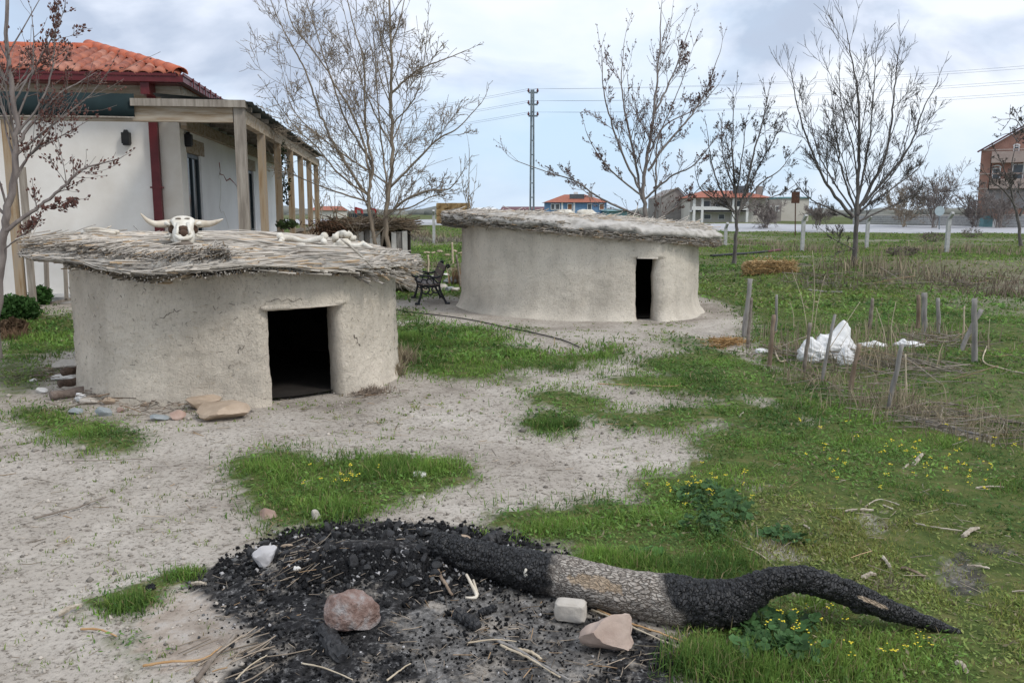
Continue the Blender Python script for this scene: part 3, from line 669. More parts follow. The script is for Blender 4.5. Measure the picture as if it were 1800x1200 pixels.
# top layer: long stalks laid across, running to the right
def top_layer(n, xa, xb, ya, yb, l0, l1, dirx, r0, r1, dz=0.0, clip=.99, jit=.10, lo=.5, hi=1.25):
    x = RNG.uniform(xa, xb, n); y = RNG.uniform(ya, yb, n); ln = RNG.uniform(l0, l1, n)
    dd = np.stack([np.full(n, dirx[0])+RNG.normal(0, .02, n), np.full(n, dirx[1])+RNG.normal(0, jit, n), RNG.normal(0, .012, n)], 1); dd /= np.linalg.norm(dd, axis=1)[:, None]
    ok = np.ones(n, bool)
    for t_ in (0, 1):
        ex, ey = x+dd[:, 0]*ln*t_, y+dd[:, 1]*ln*t_
        rad_ = np.hypot(ex-C1[0], ey-C1[1]); an = np.degrees(np.arctan2(ey-C1[1], ex-C1[0])); ok &= rad_ < rp1.rad(an)*clip+.04*RNG.random(n)
    x, y, ln, dd = x[ok], y[ok], ln[ok], dd[ok]; n = len(x)
    an = np.degrees(np.arctan2(y-C1[1], x-C1[0])) % 360; rad_ = np.hypot(x-C1[0], y-C1[1])/rp1.rad(an)
    ex, ey = x+dd[:, 0]*ln, y+dd[:, 1]*ln; an2 = np.degrees(np.arctan2(ey-C1[1], ex-C1[0])) % 360; rad2 = np.hypot(ex-C1[0], ey-C1[1])/rp1.rad(an2)
    drop = lambda r_: .15*sstep(.74, 1.02, r_)
    z0 = zt1(an, x, y)-drop(rad_)+RNG.uniform(-.005, .03, n)+dz; z1 = zt1(an2, ex, ey)-drop(rad2)+RNG.uniform(-.005, .03, n)+dz
    dd[:, 2] = (z1-z0)/ln
    return reeds(np.stack([x, y, z0], 1), dd, ln, RNG.uniform(r0, r1, n), rcol(n, lo, hi))
L_.append(top_layer(3000, -4.2, -1.1, 7.6, 11.5, .7, 1.7, (1, .06), .005, .011, 0, .985, .07, .75, 1.4))
L_.append(top_layer(2400, -5.4, -2.4, 7.7, 11.5, .15, .6, (1, .1), .004, .008, 0, .95, .16, .85, 1.4))
L_.append(top_layer(500, -3.6, -2.2, 7.6, 8.6, 1.0, 1.8, (1, .14), .007, .013, .015, 1.02, .05, .6, 1.35))
# stalks laid round the sloping front rim
n = 2300; a = RNG.uniform(196, 352, n); t = RNG.random(n); rr_ = rp1.rad(a)*(1.005-.16*t)+.01; x, y = C1[0]+rr_*np.cos(np.radians(a)), C1[1]+rr_*np.sin(np.radians(a)); ln = RNG.uniform(.18, .55, n); da = np.degrees(ln/rr_)
x2, y2 = C1[0]+(rp1.rad(a+da)*(1.005-.16*t)+.01)*np.cos(np.radians(a+da)), C1[1]+(rp1.rad(a+da)*(1.005-.16*t)+.01)*np.sin(np.radians(a+da))
pz = lambda a_, x_, y_: zb1(a_, x_, y_)+(zt1(a_, x_, y_)-zb1(a_, x_, y_))*(.22+.78*t)+.015
z, z2 = pz(a, x, y), pz(a+da, x2, y2); d = np.stack([x2-x, y2-y, z2-z+RNG.normal(0, .02, n)], 1); L_.append(reeds(np.stack([x, y, z], 1), d, np.linalg.norm(d, axis=1), RNG.uniform(.004, .009, n), rcol(n, .65, 1.35)))
# bundle hanging over the right tip
n = 500; a = RNG.uniform(318, 368, n); ca, sa = np.cos(np.radians(a)), np.sin(np.radians(a)); rr_ = rp1.rad(a)
p0 = np.stack([C1[0]+(rr_-.35)*ca, C1[1]+(rr_-.35)*sa, 1.30+RNG.uniform(-.05, .08, n)], 1); d = np.stack([ca+RNG.normal(.25, .25, n), sa*.5+RNG.normal(0, .2, n), RNG.normal(-.16, .12, n)], 1)
L_.append(reeds(p0, d, RNG.uniform(.2, .42, n), RNG.uniform(.004, .010, n), rcol(n, .4, 1.15)))
V, T, C = join(L_)
o = link('thatch_reeds', npmesh('thatch_reeds', V, T, C), MR, roof1); tag(o, kind='stuff')
for k, (x0, y0, x1, y1) in enumerate([(312,486,470,452),(318,476,470,440),(330,470,480,436),(310,466,455,430),(345,480,520,455),(600,420,655,470),(575,448,650,458),(480,440,690,448),(520,432,700,440),(430,455,610,446),(400,448,560,432),(350,455,500,428)]):
    mb = MB(); a = P(x0, y0, 7.95+.05*(k % 4)); b = P(x1, y1, 8.25+.05*(k % 3)); mb.tube(spline([a, (a+b)/2+Vector((0, 0, .01)), b], 6), [.010, .011, .011, .010, .009, .008], 6)
    mb.build('reed', MT['reed'], roof1, smooth=True)
def wall_straw(plan, n, ztop, hut):
    a = RNG.uniform(150, 375, n); d0, d1 = (dl, dr) if hut == hut1 else (dl2, dr2); a = a[(a < d0-.8) | (a > d1+.8)]; n = len(a); z = RNG.uniform(.05, 1, n)*ztop; x, y = plan.pt(a)
    nse = .034*fbm(x*1.3, y*1.3, z*1.3, s=5 if hut == hut1 else 25, o=3); x, y = plan.pt(a, nse+.012)
    t = np.radians(a+90); s_ = np.sign(RNG.normal(0, 1, n)); d = np.stack([np.cos(t)*s_, np.sin(t)*s_, RNG.normal(0, .9, n)], 1)
    k = RNG.random(n); col = np.where((k < .55)[:, None], np.array([[.10, .085, .07]]), np.array([[.55, .46, .33]]))*RNG.uniform(.6, 1.3, (n, 1))
    V, T, C = reeds(np.stack([x, y, z], 1), d, RNG.uniform(.010, .045, n), RNG.uniform(.0010, .0020, n), col); o = link('wall_straw', npmesh('wall_straw', V, T, C), MR, hut); tag(o, kind='stuff')
wall_straw(pl1, 900, 1.3, hut1)
MT['crack'] = M('crack', (.10, .085, .07), (.2, .17, .14), 20, .95)
def crack(plan, a, z, da, dz, r, hut, sd, n=14):
    random.seed(sd); pts = []
    for i in range(n):
        aa, zz_ = a+da*i/(n-1)+random.gauss(0, .35), z+dz*i/(n-1)+random.gauss(0, .012); x, y = plan.pt(np.array([aa])); ns = .034*fbm(x*1.3, y*1.3, np.array([zz_*1.3]), s=sd_of(hut), o=3); x, y = plan.pt(np.array([aa]), ns+.004); pts.append((float(x[0]), float(y[0]), zz_))
    mb = MB(); mb.tube(pts, [r*random.uniform(.3, 1) for _ in pts], 5); mb.build('wall_crack', MT['crack'], hut)
def sd_of(h): return 5 if h == hut1 else 25
for q in ((dl-16, .16, 14, -.03, .005, 1), (dl-9, .55, 3, .12, .004, 2), (dr+5, .62, 2.5, -.10, .007, 3), (dr+4, .35, 2, -.12, .007, 4), (dl-30, .9, 6, .06, .004, 5), (dl-1, 1.03, 10, .01, .003, 6), (dr+8, .12, 10, .02, .008, 7), (dl-40, .4, -4, .10, .004, 8), (dl-22, .75, 2, -.14, .004, 9)): crack(pl1, q[0], q[1], q[2], q[3], q[4], hut1, q[5])
# clay lintel above door
mb = MB(); a, b = G(466, 716), G(588, 704); y0 = 8.0
pa, pb = pl1.pt(dl-2.0, .0), pl1.pt(dr+1.2, .0)
p = [Vector((pa[0], pa[1], .970)), Vector(((pa[0]+pb[0])/2+.02, (pa[1]+pb[1])/2-.02, .976)), Vector((pb[0], pb[1], .982))]
mb.tube(spline(p, 14), [.012, .028, .032, .03, .034, .03, .03, .034, .03, .032, .03, .03, .026, .01], 8); mb.build('lintel', MT['mud'], hut1, smooth=True)
# ---------------- far hut
C2 = (1.50, 16.95)
hut2 = empty('mud_hut', (C2[0], C2[1], 0)); tag(hut2, 'farther mud hut with narrow doorway and mud-coated reed roof', 'hut')
pl2 = RadPlan(C2, [(0, 2.05), (45, 2.2), (90, 2.3), (135, 2.4), (180, 2.50), (205, 2.35), (225, 2.25), (245, 2.22), (265, 2.28), (281, 2.42), (293, 2.68), (303, 2.60), (325, 2.28), (345, 2.10)])
dl2, dr2 = angof(C2, G(1093, 556)), angof(C2, G(1162, 566))
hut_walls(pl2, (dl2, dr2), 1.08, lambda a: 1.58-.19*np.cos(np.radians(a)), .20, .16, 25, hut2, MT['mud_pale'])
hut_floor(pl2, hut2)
rp2 = RadPlan(C2, [(0, 2.50), (45, 2.5), (90, 2.5), (135, 2.7), (165, 2.85), (185, 2.88), (205, 2.68), (225, 2.48), (245, 2.42), (265, 2.48), (281, 2.62), (295, 2.80), (308, 2.80), (325, 2.64), (345, 2.55)])
zt2 = lambda a, x, y: 1.745-.065*(x-C2[0])+.04*gauss(x, y, C2[0], C2[1], 1.8, 1.8)
zb2 = lambda a, x, y: 1.495-.080*(x-C2[0])+0*a
roof2 = thatch_slab(rp2, zt2, zb2, hut2, MT['thatch_mud'], 31, .09, .16)
L_ = []
def frill(n, a0, a1, z0, z1, l0, l1, lo, hi, tang=.5, out=-.03):
    a = RNG.uniform(a0, a1, n); rr_ = rp2.rad(a); ca, sa = np.cos(np.radians(a)), np.sin(np.radians(a)); ro = rr_+RNG.normal(out, .03, n)
    x, y = C2[0]+ro*ca, C2[1]+ro*sa
    p0 = np.stack([x, y, zb2(a, x, y)+RNG.uniform(z0, z1, n)], 1); s_ = np.sign(RNG.normal(0, 1, n))
    d = np.stack([-ca+sa*tang*s_*RNG.random(n)*2, -sa-ca*tang*s_*RNG.random(n)*2, RNG.normal(.0, .12, n)], 1)
    return reeds(p0, d, RNG.uniform(l0, l1, n), RNG.uniform(.004, .009, n), rcol(n, lo, hi))
L_.append(frill(2000, 150, 255, -.05, .16, .15, .4, .45, 1.15, .8)); L_.append(frill(1000, 245, 345, -.06, .06, .1, .3, .6, 1.2, .9, -.01)); L_.append(frill(260, 165, 200, -.12, .0, .15, .35, .3, .9, .5))
n = 1500; a = RNG.uniform(0, 360, n); r_ = np.sqrt(RNG.random(n))*.93; rr_ = rp2.rad(a)*r_; x, y = C2[0]+rr_*np.cos(np.radians(a)), C2[1]+rr_*np.sin(np.radians(a)); d = np.stack([RNG.normal(1, .6, n), RNG.normal(0, .6, n), RNG.normal(.03, .10, n)], 1)
L_.append(reeds(np.stack([x, y, zt2(a, x, y)+.028*fbm(x*2.2, y*2.2, s=40, o=4)+RNG.uniform(0, .02, n)-.10*sstep(.80, .97, r_)], 1), d, RNG.uniform(.06, .30, n), RNG.uniform(.004, .008, n), rcol(n, .8, 1.35)))
V, T, C = join(L_); o = link('thatch_reeds', npmesh('thatch_reeds', V, T, C), MR, roof2); tag(o, kind='stuff')
wall_straw(pl2, 500, 1.4, hut2)
# ================================================================ BONES ON THE ROOFS
def ring_pts(c, ax, ay, rx, ry, n=16, sq=1.0):
    o = []
    for k in range(n):
        a = 6.28319*k/n; ca, sa = math.cos(a), math.sin(a)
        o.append(Vector(c)+ax*(rx*math.copysign(abs(ca)**sq, ca))+ay*(ry*math.copysign(abs(sa)**sq, sa)))
    return o
def skull(base, yaw, pitch, s):
    e = empty('cattle_skull', base); tag(e, 'bleached white horned cattle skull lying on the nearer hut roof', 'skull')
    rot = Matrix.Rotation(yaw, 3, 'Z') @ Matrix.Rotation(pitch, 3, 'X')
    def T(x, y, z): return Vector(base)+rot @ Vector((x*s, y*s, z*s))
    # axis runs from the occiput (y=+) to the muzzle (y=-)
    prof = [(.24, .07, .09, .20), (.21, .125, .125, .20), (.14, .145, .14, .19), (.06, .15, .14, .185), (-.02, .155, .13, .17), (-.09, .135, .12, .15), (-.16, .105, .10, .125), (-.23, .092, .085, .10), (-.29, .088, .07, .083), (-.33, .085, .055, .07)]
    mb = MB(); rings = []
    for y, rx, rz, cz in prof:
        r = []
        for k in range(24):
            a = 6.28319*k/24; ca, sa = math.cos(a), math.sin(a); x = rx*math.copysign(abs(ca)**.8, ca); z = rz*math.copysign(abs(sa)**.8, sa)
            # eye hollows on the flanks
            if -.10 < y < .07 and abs(ca) > .75 and -.5 < sa < .55: x *= .62
            r.append(T(x, y, cz+z))
        rings.append(r)
    mb.loft(rings); mb.build('cranium', MT['bone'], e, smooth=True)
    for sg in (-1, 1):
        mb = MB(); mb.blob(T(sg*.105, -.02, .185), (.035*s, .05*s, .045*s), 2, .1, 2, 3); mb.build('eye_socket', MT['cavity'], e, smooth=True)
        mb = MB(); mb.tube([T(sg*.13, -.09, .235), T(sg*.155, -.03, .245), T(sg*.150, .03, .225)], [.012*s, .022*s, .014*s], 8); mb.tube([T(sg*.12, -.11, .12), T(sg*.165, -.03, .11), T(sg*.15, .08, .14)], [.012*s, .018*s, .012*s], 8); mb.build('cheek_bone', MT['bone'], e, smooth=True)
        pts = [T(sg*.10, .12, .25), T(sg*.19, .10, .245), T(sg*.26, .07, .245), T(sg*.33, .03, .265 if sg > 0 else .28), T(sg*.385, .0, .29 if sg > 0 else .345)]
        p_, r_ = spline(pts, 14, [.044*s, .038*s, .032*s, .021*s, .004*s]); mb = MB(); mb.tube(p_, r_, 12); mb.build('horn', MT['bone_tan'], e, smooth=True)
    mb = MB(); mb.blob(T(0, -.235, .180), (.052*s, .060*s, .038*s), 2, .15, 2, 5); mb.blob(T(0, -.30, .135), (.046*s, .045*s, .042*s), 2, .15, 2, 6); mb.build('nasal_opening', MT['cavity'], e, smooth=True)
    mb = MB(); mb.tube([T(-.045, -.13, .235), T(-.05, -.25, .19), T(-.06, -.34, .13)], [.02*s, .014*s, .012*s], 8); mb.tube([T(.045, -.13, .235), T(.05, -.25, .19), T(.06, -.34, .13)], [.02*s, .014*s, .012*s], 8)
    mb.tube([T(-.075, -.335, .115), T(-.03, -.375, .085), T(.03, -.375, .085), T(.075, -.335, .115)], [.018*s, .02*s, .02*s, .018*s], 8); mb.build('muzzle_bone', MT['bone'], e, smooth=True)
    mb = MB(); mb.blob(T(0, -.34, .035), (.085*s, .05*s, .035*s), 2, .2, 2, 8); mb.build('palate', MT['stick'], e, smooth=True)
    for sg in (-1, 1):
        mb = MB(); mb.blob(T(sg*.042, -.05, .292), (.030*s, .012*s, .010*s), 2, .2, 2, 9); mb.build('brow_hole', MT['stick'], e, smooth=True)
    return e
skull(P(324, 436, 8.2), R(21), R(-3), .95)
def bone(name, label, pts, rads, mat='bone', ends=None, group=None):
    mb = MB(); p_, r_ = spline(pts, 16, rads); mb.tube(p_, r_, 12)
    for q, r in (ends or []): mb.blob(q, r if isinstance(r, tuple) else (r, r, r), 2, .15, 2, int(q[0]*100) % 50)
    o = mb.build(name, MT[mat], smooth=True); tag(o, label, 'bone', group); return o
def roofz(x, y): return float(zt1(np.array([0.]), np.array([x]), np.array([y]))[0])
def RP(px, py, Y): return P(px, py, Y)
y = 9.3
bone('long_bone', 'thick white leg bone on the hut roof right of the skull', [RP(492,419,y), RP(510,418,y), RP(535,424,y-.05), RP(556,421,y-.05), RP(571,418,y-.05)], [.036, .030, .024, .032, .046], 'bone', [(RP(492,415,y), .040), (RP(496,421,y-.05), .030), (RP(570,415,y-.05), .042), (RP(569,425,y-.1), .036)])
bone('slender_bone', 'slender white bone lying in front of the thick leg bone', [RP(492,427,y-.2), RP(505,428,y-.2), RP(520,430,y-.2), RP(535,431,y-.2)], [.026, .015, .014, .024], 'bone', [(RP(493,424,y-.2), .024), (RP(534,432,y-.2), .026)])
mb = MB(); c = RP(604, 424, 9.35)
mb.blob(RP(604,428,9.3), (.085, .07, .055), 3, .25, 2.2, 4)
mb.tube([RP(604,424,9.35)+Vector((.10*math.cos(math.pi*k/13), .02*math.sin(k), .01+.075*math.sin(math.pi*k/13)+.012*math.sin(k*2.3))) for k in range(14)], [.034+.010*math.sin(k*1.9) for k in range(14)], 10)
mb.tube(spline([RP(582,436,9.3), RP(590,433,9.3), RP(604,434,9.25), RP(616,431,9.25), RP(628,432,9.25), RP(640,428,9.3)], 12), [.02, .03, .04, .03, .024, .024, .024, .022, .022, .024, .028, .034], 10)
mb.tube(spline([RP(640,430,9.25), RP(652,435,9.2), RP(663,441,9.2)], 6), [.026, .02, .016, .012, .008, .004], 8)
mb.tube([RP(590,420,9.35), RP(586,416,9.35), RP(580,419,9.35)], [.022, .014, .006], 8); mb.tube([RP(593,415,9.35), RP(594,409,9.35)], [.018, .006], 8); mb.tube([RP(612,414,9.35), RP(615,408,9.37)], [.016, .006], 8)
mb.blob(RP(640,430,9.27), (.035, .03, .03), 2, .2, 2, 7)
tag(mb.build('pelvis_bone', MT['bone'], smooth=True), 'ring-shaped white pelvis bone with spurs at the roof\'s right', 'bone')
mb = MB(); mb.blob(RP(604,417,9.28), (.045, .03, .032), 2, .1, 2, 9); 
mb = MB(); mb.tube(spline([RP(148,404,9.6), RP(170,402,9.5), RP(190,405,9.4), RP(208,408,9.3)], 10), [.012, .02, .022, .018, .016, .016, .018, .02, .022, .02], 8); mb.tube([RP(152,407,9.5), RP(175,406,9.4), RP(204,410,9.3)], [.012, .014, .018], 8)
mb.tube([RP(185,403,9.5), RP(196,397,9.5)], [.014, .004], 6); tag(mb.build('jaw_bone', MT['bone_tan'], smooth=True), 'pale tan jaw bone on the hut roof left of the skull', 'bone')
mb = MB(); mb.tube(spline([RP(640,436,10.2), RP(672,437,10.1), RP(706,440,10.0)], 6), [.02, .021, .021, .02, .02, .018], 8)
tag(mb.build('pole', MT['stick'], smooth=True), 'short grey wooden pole on the nearer roof behind the bones', 'pole')
for px0, px1, px2, py, nm, lb in ((978, 992, 1002, 371, 'bone', 'rounded white bone at the left on the farther hut roof'), (1012, 1030, 1042, 373, 'bone', 'jagged white bone lump on the farther hut roof')):
    mb = MB(); Y = 16.2; mb.blob(P((px0+px2)/2+4, py+2, Y), (.012*(px2-px0)/2, .10, .05 if px0 < 1000 else .075), 3, .5, 2.2, px0)
    mb.tube(spline([P(px0, py+4, Y), P(px1, py+1, Y), P(px2, py+3, Y)], 7), [.02, .03, .04, .035, .05, .05, .03], 8); tag(mb.build(nm, MT['bone'], smooth=True), lb, 'bone')
# ================================================================ HOUSE WITH PORCH
HC = Vector((-6.19, 16.3, 0)); hv = Vector((-.13, .9915, 0)); hu = Vector((-.9915, -.13, 0)); HZ = Vector((0, 0, 1))
def HP(a, b, z): return HC+hu*a+hv*b+HZ*z
HAX = (hu, hv, HZ)
def hbox(mb, a0, a1, b0, b1, z0, z1): return mb.box(HP((a0+a1)/2, (b0+b1)/2, (z0+z1)/2), (abs(a1-a0), abs(b1-b0), abs(z1-z0)), HAX)
def hit(px, py, p0, n):
    d = ray(px, py); o = Vector((0, 0, CAMH)); return o+d*((p0-o).dot(n)/d.dot(n))
house = empty('house', HC); tag(house, 'white plastered house with red tiled roof and wooden porch', 'house')
mb = MB(); hbox(mb, 0, 9, 0, .4, 0, 4.12); hbox(mb, 0, .4, .4, .47, 0, 4.12); mb.build('front_wall', MT['limewash'], house)
mb = MB()
for b0, b1 in ((1.62, 6.8), (8.1, 14)): hbox(mb, 0, .4, b0, b1, 0, 4.12)
for b0, b1 in ((.47, 1.62), (6.8, 8.1)): hbox(mb, 0, .4, b0, b1, 3.28, 4.12); hbox(mb, 0, .4, b0, b1, 0, .5)
mb.build('side_wall', MT['limewash_cool'], house)
mb = MB(); hbox(mb, -.002, .36, -.015, -.002, 0, 3.5); mb.build('corner_plaster', MT['plaster_beige'], house)
for b0, b1 in ((.47, 1.62), (6.8, 8.1)):
    d = empty('door', HP(.25, (b0+b1)/2, .5)); d.parent = house; d.location = Vector(d.location)-HC
    mb = MB(); hbox(mb, .04, .10, b0, b0+.08, .5, 3.0); hbox(mb, .04, .10, b1-.08, b1, .5, 3.0); hbox(mb, .04, .10, b0+.08, b1-.08, 2.92, 3.0); hbox(mb, .04, .10, b0+.08, b1-.08, 1.3, 1.42); hbox(mb, .04, .10, (b0+b1)/2-.03, (b0+b1)/2+.03, 1.42, 2.92); mb.build('door_frame', MT['door_dark'], d)
    mb = MB(); hbox(mb, .07, .085, b0+.08, b1-.08, 1.42, 2.92); mb.build('pane', MT['glass'], d)
    mb = MB(); hbox(mb, .06, .09, b0+.08, b1-.08, .5, 1.3); mb.build('door_panel', MT['door_dark'], d)
    mb = MB(); hbox(mb, -.02, .12, b0-.05, b1+.28, 3.0, 3.28); mb.build('lintel', MT['wood_tan_h'], house)
# eaves board, gutter, downpipe
mb = MB(); hbox(mb, -.06, 9, -.08, -.016, 3.92, 4.16); mb.build('eaves_board', MT['wood_tan_h'], house)
mb = MB(); hbox(mb, -.08, -.016, -.016, 14, 3.92, 4.16); mb.build('eaves_board', MT['wood_tan_h'], house)
mb = MB(); hbox(mb, -.13, 9, -.45, -.09, 4.15, 4.2); mb.build('soffit', MT['dark_red'], house)
mb = MB(); hbox(mb, -.13, 9, -.56, -.45, 4.16, 4.29); hbox(mb, -.13, 9, -.58, -.56, 4.26, 4.31); g = mb.build('gutter', MT['dark_red'], house)
mb = MB(); hbox(mb, -.24, -.13, -.56, 14, 4.16, 4.29); hbox(mb, -.26, -.24, -.58, 14, 4.26, 4.31); mb.build('gutter', MT['dark_red'], house)
for k in range(28):
    mb = MB(); hbox(mb, -.28, -.26, .1+.5*k, .14+.5*k, 4.15, 4.32); mb.build('gutter_bracket', MT['dark_red'], house)
mb = MB(); x = .44; hbox(mb, x-.075, x+.075, -.14, -.03, .1, 3.95); hbox(mb, x-.075, x+.075, -.50, -.03, 3.95, 4.16); mb.build('downpipe', MT['dark_red'], house)
for z in (2.3, .9):
    mb = MB(); hbox(mb, x-.11, x+.11, -.15, -.02, z, z+.03); mb.build('pipe_clamp', MT['dark_red'], house)
# wall lamps
for p_, nrm in ((hit(222, 243, HP(0, -.06, 0), hv), -hv), (hit(331, 246, HP(-.06, 0, 0), hu), -hu)):
    mb = MB(); mb.box(p_, (.14, .14, .2), HAX); mb.box(p_+Vector((0, 0, .12)), (.09, .09, .06), HAX, .6); mb.box(p_-Vector((0, 0, .115)), (.11, .11, .03), HAX); mb.build('wall_lamp', MT['black'], house)
# crack on the side wall
n_ = hu; p0 = HP(-.003, 0, 0)
for pts, r in (([(385,286),(387,300),(386,306),(393,308),(398,318),(404,314),(412,322),(417,329),(427,330)], .018), ([(386,306),(384,312),(388,316),(388,340),(386,365),(389,374),(393,372),(400,392),(402,402)], .006)):
    mb = MB(); mb.tube([hit(a, b, p0, n_) for a, b in pts], [r*(.3+.7*random.random()) for _ in pts], 5); mb.build('wall_crack', M('crack_red', (.20, .05, .04), (.30, .10, .09), 8, .9) if r > .01 else MT['plaster_beige'], house)
# roof
E1 = HP(-.16, -.48, 4.26); A = P(172, 92, 17.9); RD = P(-160, 104, 18.4)
wv = (A-E1)-hu*((A-E1).dot(hu)); tA = wv.length; wv.normalize(); sA = (A-E1).dot(hu)
rn = hu.cross(wv); rn = rn if rn.z > 0 else -rn
roof = MB(); BK = E1+hv*14.5; AB = A+hv*12.5
sR = (RD-E1).dot(hu); R2 = E1+hu*9+wv*(tA-.05*(9-sA))
roof.add([E1-rn*.03, E1+hu*9.4-rn*.03, R2-rn*.03, A-rn*.03], [(0, 1, 2, 3)])
nw = 60; vv = []
for k in range(nw*4+1):
    f = k/(nw*4); z = .03*math.cos(k*math.pi/2)+.02; vv += [E1.lerp(BK, f)+HZ*z, A.lerp(AB, f)+HZ*z]
roof.add(vv, [(2*i, 2*i+2, 2*i+3, 2*i+1) for i in range(nw*4)])
roof.add([A, R2, R2+hv*8-HZ*2.4, AB], [(0, 1, 2, 3)])
roof = roof.build('roof', MT['tile'], house)
def barrel(name, ln, w0, w1, h, th=.016, n=8):
    mb = MB(); v = []
    for y, wd in ((0, w0), (ln*.5, (w0+w1)/2), (ln, w1)):
        for t_ in (0, -th):
            for k in range(n+1):
                a = math.pi*k/n; v.append(((wd/2+t_)*math.cos(a), y, (h*wd/w0+t_)*math.sin(a)))
    m = n+1; f = []
    for i in range(2):
        for k in range(n):
            o = i*2*m; f.append((o+k, o+k+1, o+2*m+k+1, o+2*m+k)); o += m; f.append((o+k+1, o+k, o+2*m+k, o+2*m+k+1))
    for k in range(n): f.append((k+1, k, m+k, m+k+1)); f.append((4*m+k, 4*m+k+1, 5*m+k+1, 5*m+k))
    mb.add(v, f); me = bpy.data.meshes.new(name); me.from_pydata(mb.v, [], mb.f); me.polygons.foreach_set('use_smooth', np.ones(len(me.polygons), bool)); return me
tile_meshes = []
for k in range(4):
    me = barrel('roof_tile', .43, .25, .20, .095); me.materials.append(M('tile_%d' % k, *[[(.27, .080, .048), (.36, .12, .072)], [(.32, .10, .058), (.41, .15, .092)], [(.22, .07, .045), (.33, .115, .075)], [(.34, .135, .09), (.43, .19, .13)]][k], 7, .75, .2, 60)); tile_meshes.append(me)
pan_mesh = barrel('pan_tile', .43, .22, .18, -.05); pan_mesh.materials.append(MT['tile'])
rw = wloc(roof)
def put(me, name, p, X, Y, Z, parent, pw):
    o = bpy.data.objects.new(name, me); COL.objects.link(o); o.parent = parent
    o.matrix_basis = Matrix(((X.x, Y.x, Z.x, p.x-pw.x), (X.y, Y.y, Z.y, p.y-pw.y), (X.z, Y.z, Z.z, p.z-pw.z), (0, 0, 0, 1))); return o
def frame(Y, up):
    Y = Y.normalized(); X = Y.cross(up).normalized(); return X, Y, X.cross(Y)
for row in range(8):
    t = -.08+row*.31
    for cidx in range(34):
        s = .10+cidx*.245
        if s < max(t, 0)*sA/tA+.08 or t > tA-.055*(max(s-sA, 0))-.1: continue
        Y = (wv+rn*.10+hu*random.gauss(0, .03)); X_, Y_, Z_ = frame(Y, rn)
        put(random.choice(tile_meshes), 'roof_tile', E1+hu*s+wv*t+rn*(.02+random.random()*.012), X_, Y_, Z_, roof, rw)
        put(pan_mesh, 'pan_tile', E1+hu*(s+.122)+wv*t+rn*.03, *frame(wv+rn*.08, rn), roof, rw)
cap = barrel('ridge_tile', .46, .30, .25, .12); cap.materials.append(MT['tile_ridge'])
dirn = (A-E1); ln = dirn.length; dn = dirn.normalized()
for k in range(int(ln/.36)+1): put(cap, 'ridge_tile', E1+dn*(k*.36-.05)+HZ*.06, *frame(dn+HZ*.09, HZ), roof, rw)
dirn = R2-A; ln = dirn.length; dn = dirn.normalized()
for k in range(int(ln/.36)): put(cap, 'ridge_tile', A+dn*(k*.36)+HZ*.05, *frame(dn+HZ*.07, HZ), roof, rw)
# porch
PA, PB = -1.37, -1.59
def post(a, b, z0, z1, wd=.15):
    mb = MB(); hbox(mb, a-wd/2, a+wd/2, b-wd/2, b+wd/2, z0, z1); return mb
for k in range(7): post(PA, PB+2.25*k, -.1, 3.36 if k else 3.60, .14 if k else .17).build('porch_post', MT['wood_tan'] if k else MT['wood_grey'], house)
mb = MB(); hbox(mb, PA-.0+.1, 9, PB-.07, PB+.07, 3.36, 3.60); mb.build('porch_beam', MT['wood_tan_h'], house)
mb = MB(); hbox(mb, PA-.12, .35, PB-.16, PB+.10, 3.60, 3.72); mb.build('porch_cap_board', MT['wood_grey'], house)
mb = MB(); hbox(mb, PA-.07, PA+.07, PB+.1, PB+14, 3.36, 3.58); mb.build('porch_beam', MT['wood_tan_h'], house)
mb = MB(); hbox(mb, -.13, -.02, -.0, 13, 3.40, 3.62); mb.build('wall_beam', MT['wood_tan_h'], house)
for k in range(14):
    mb = MB(); b = PB+.4+k*.95; mb.beam(HP(PA-.14, b, 3.62), HP(-.02, b, 3.72), .07, .08); mb.build('rafter', MT['wood_grey'], house)
mb = MB(); vv = []; nn = 130
for k in range(nn+1):
    b = PB-.10+k*(14.0/nn); z = .018*math.cos(k*math.pi/2)
    vv += [HP(PA-.24, b, 3.68+z), HP(-.0, b, 3.80+z)]
mb.add(vv, [(2*i, 2*i+1, 2*i+3, 2*i+2) for i in range(nn)]); mb.build('porch_roof_sheet', MT['metal_sheet'], house)
mb = MB(); hbox(mb, PA-.1, -.002, PB+1.0, PB+14, .1, .45); mb.build('porch_floor', MT['wood_grey'], house)
for k in range(1, 6):
    b0, b1 = PB+2.25*k+.1, PB+2.25*(k+1)-.1
    if k == 2: continue
    mb = MB(); hbox(mb, PA-.05, PA+.05, b0, b1, 1.36, 1.44); mb.build('railing_cap', MT['wood_grey'], house)
    for j in range(12):
        bb = b0+(b1-b0)*(j+.5)/12; mb = MB(); hbox(mb, PA-.012, PA+.012, bb-.075, bb+.075, .45, 1.355+random.uniform(-.02, 0)); mb.build('railing_board', MT['wood_tan'], house)
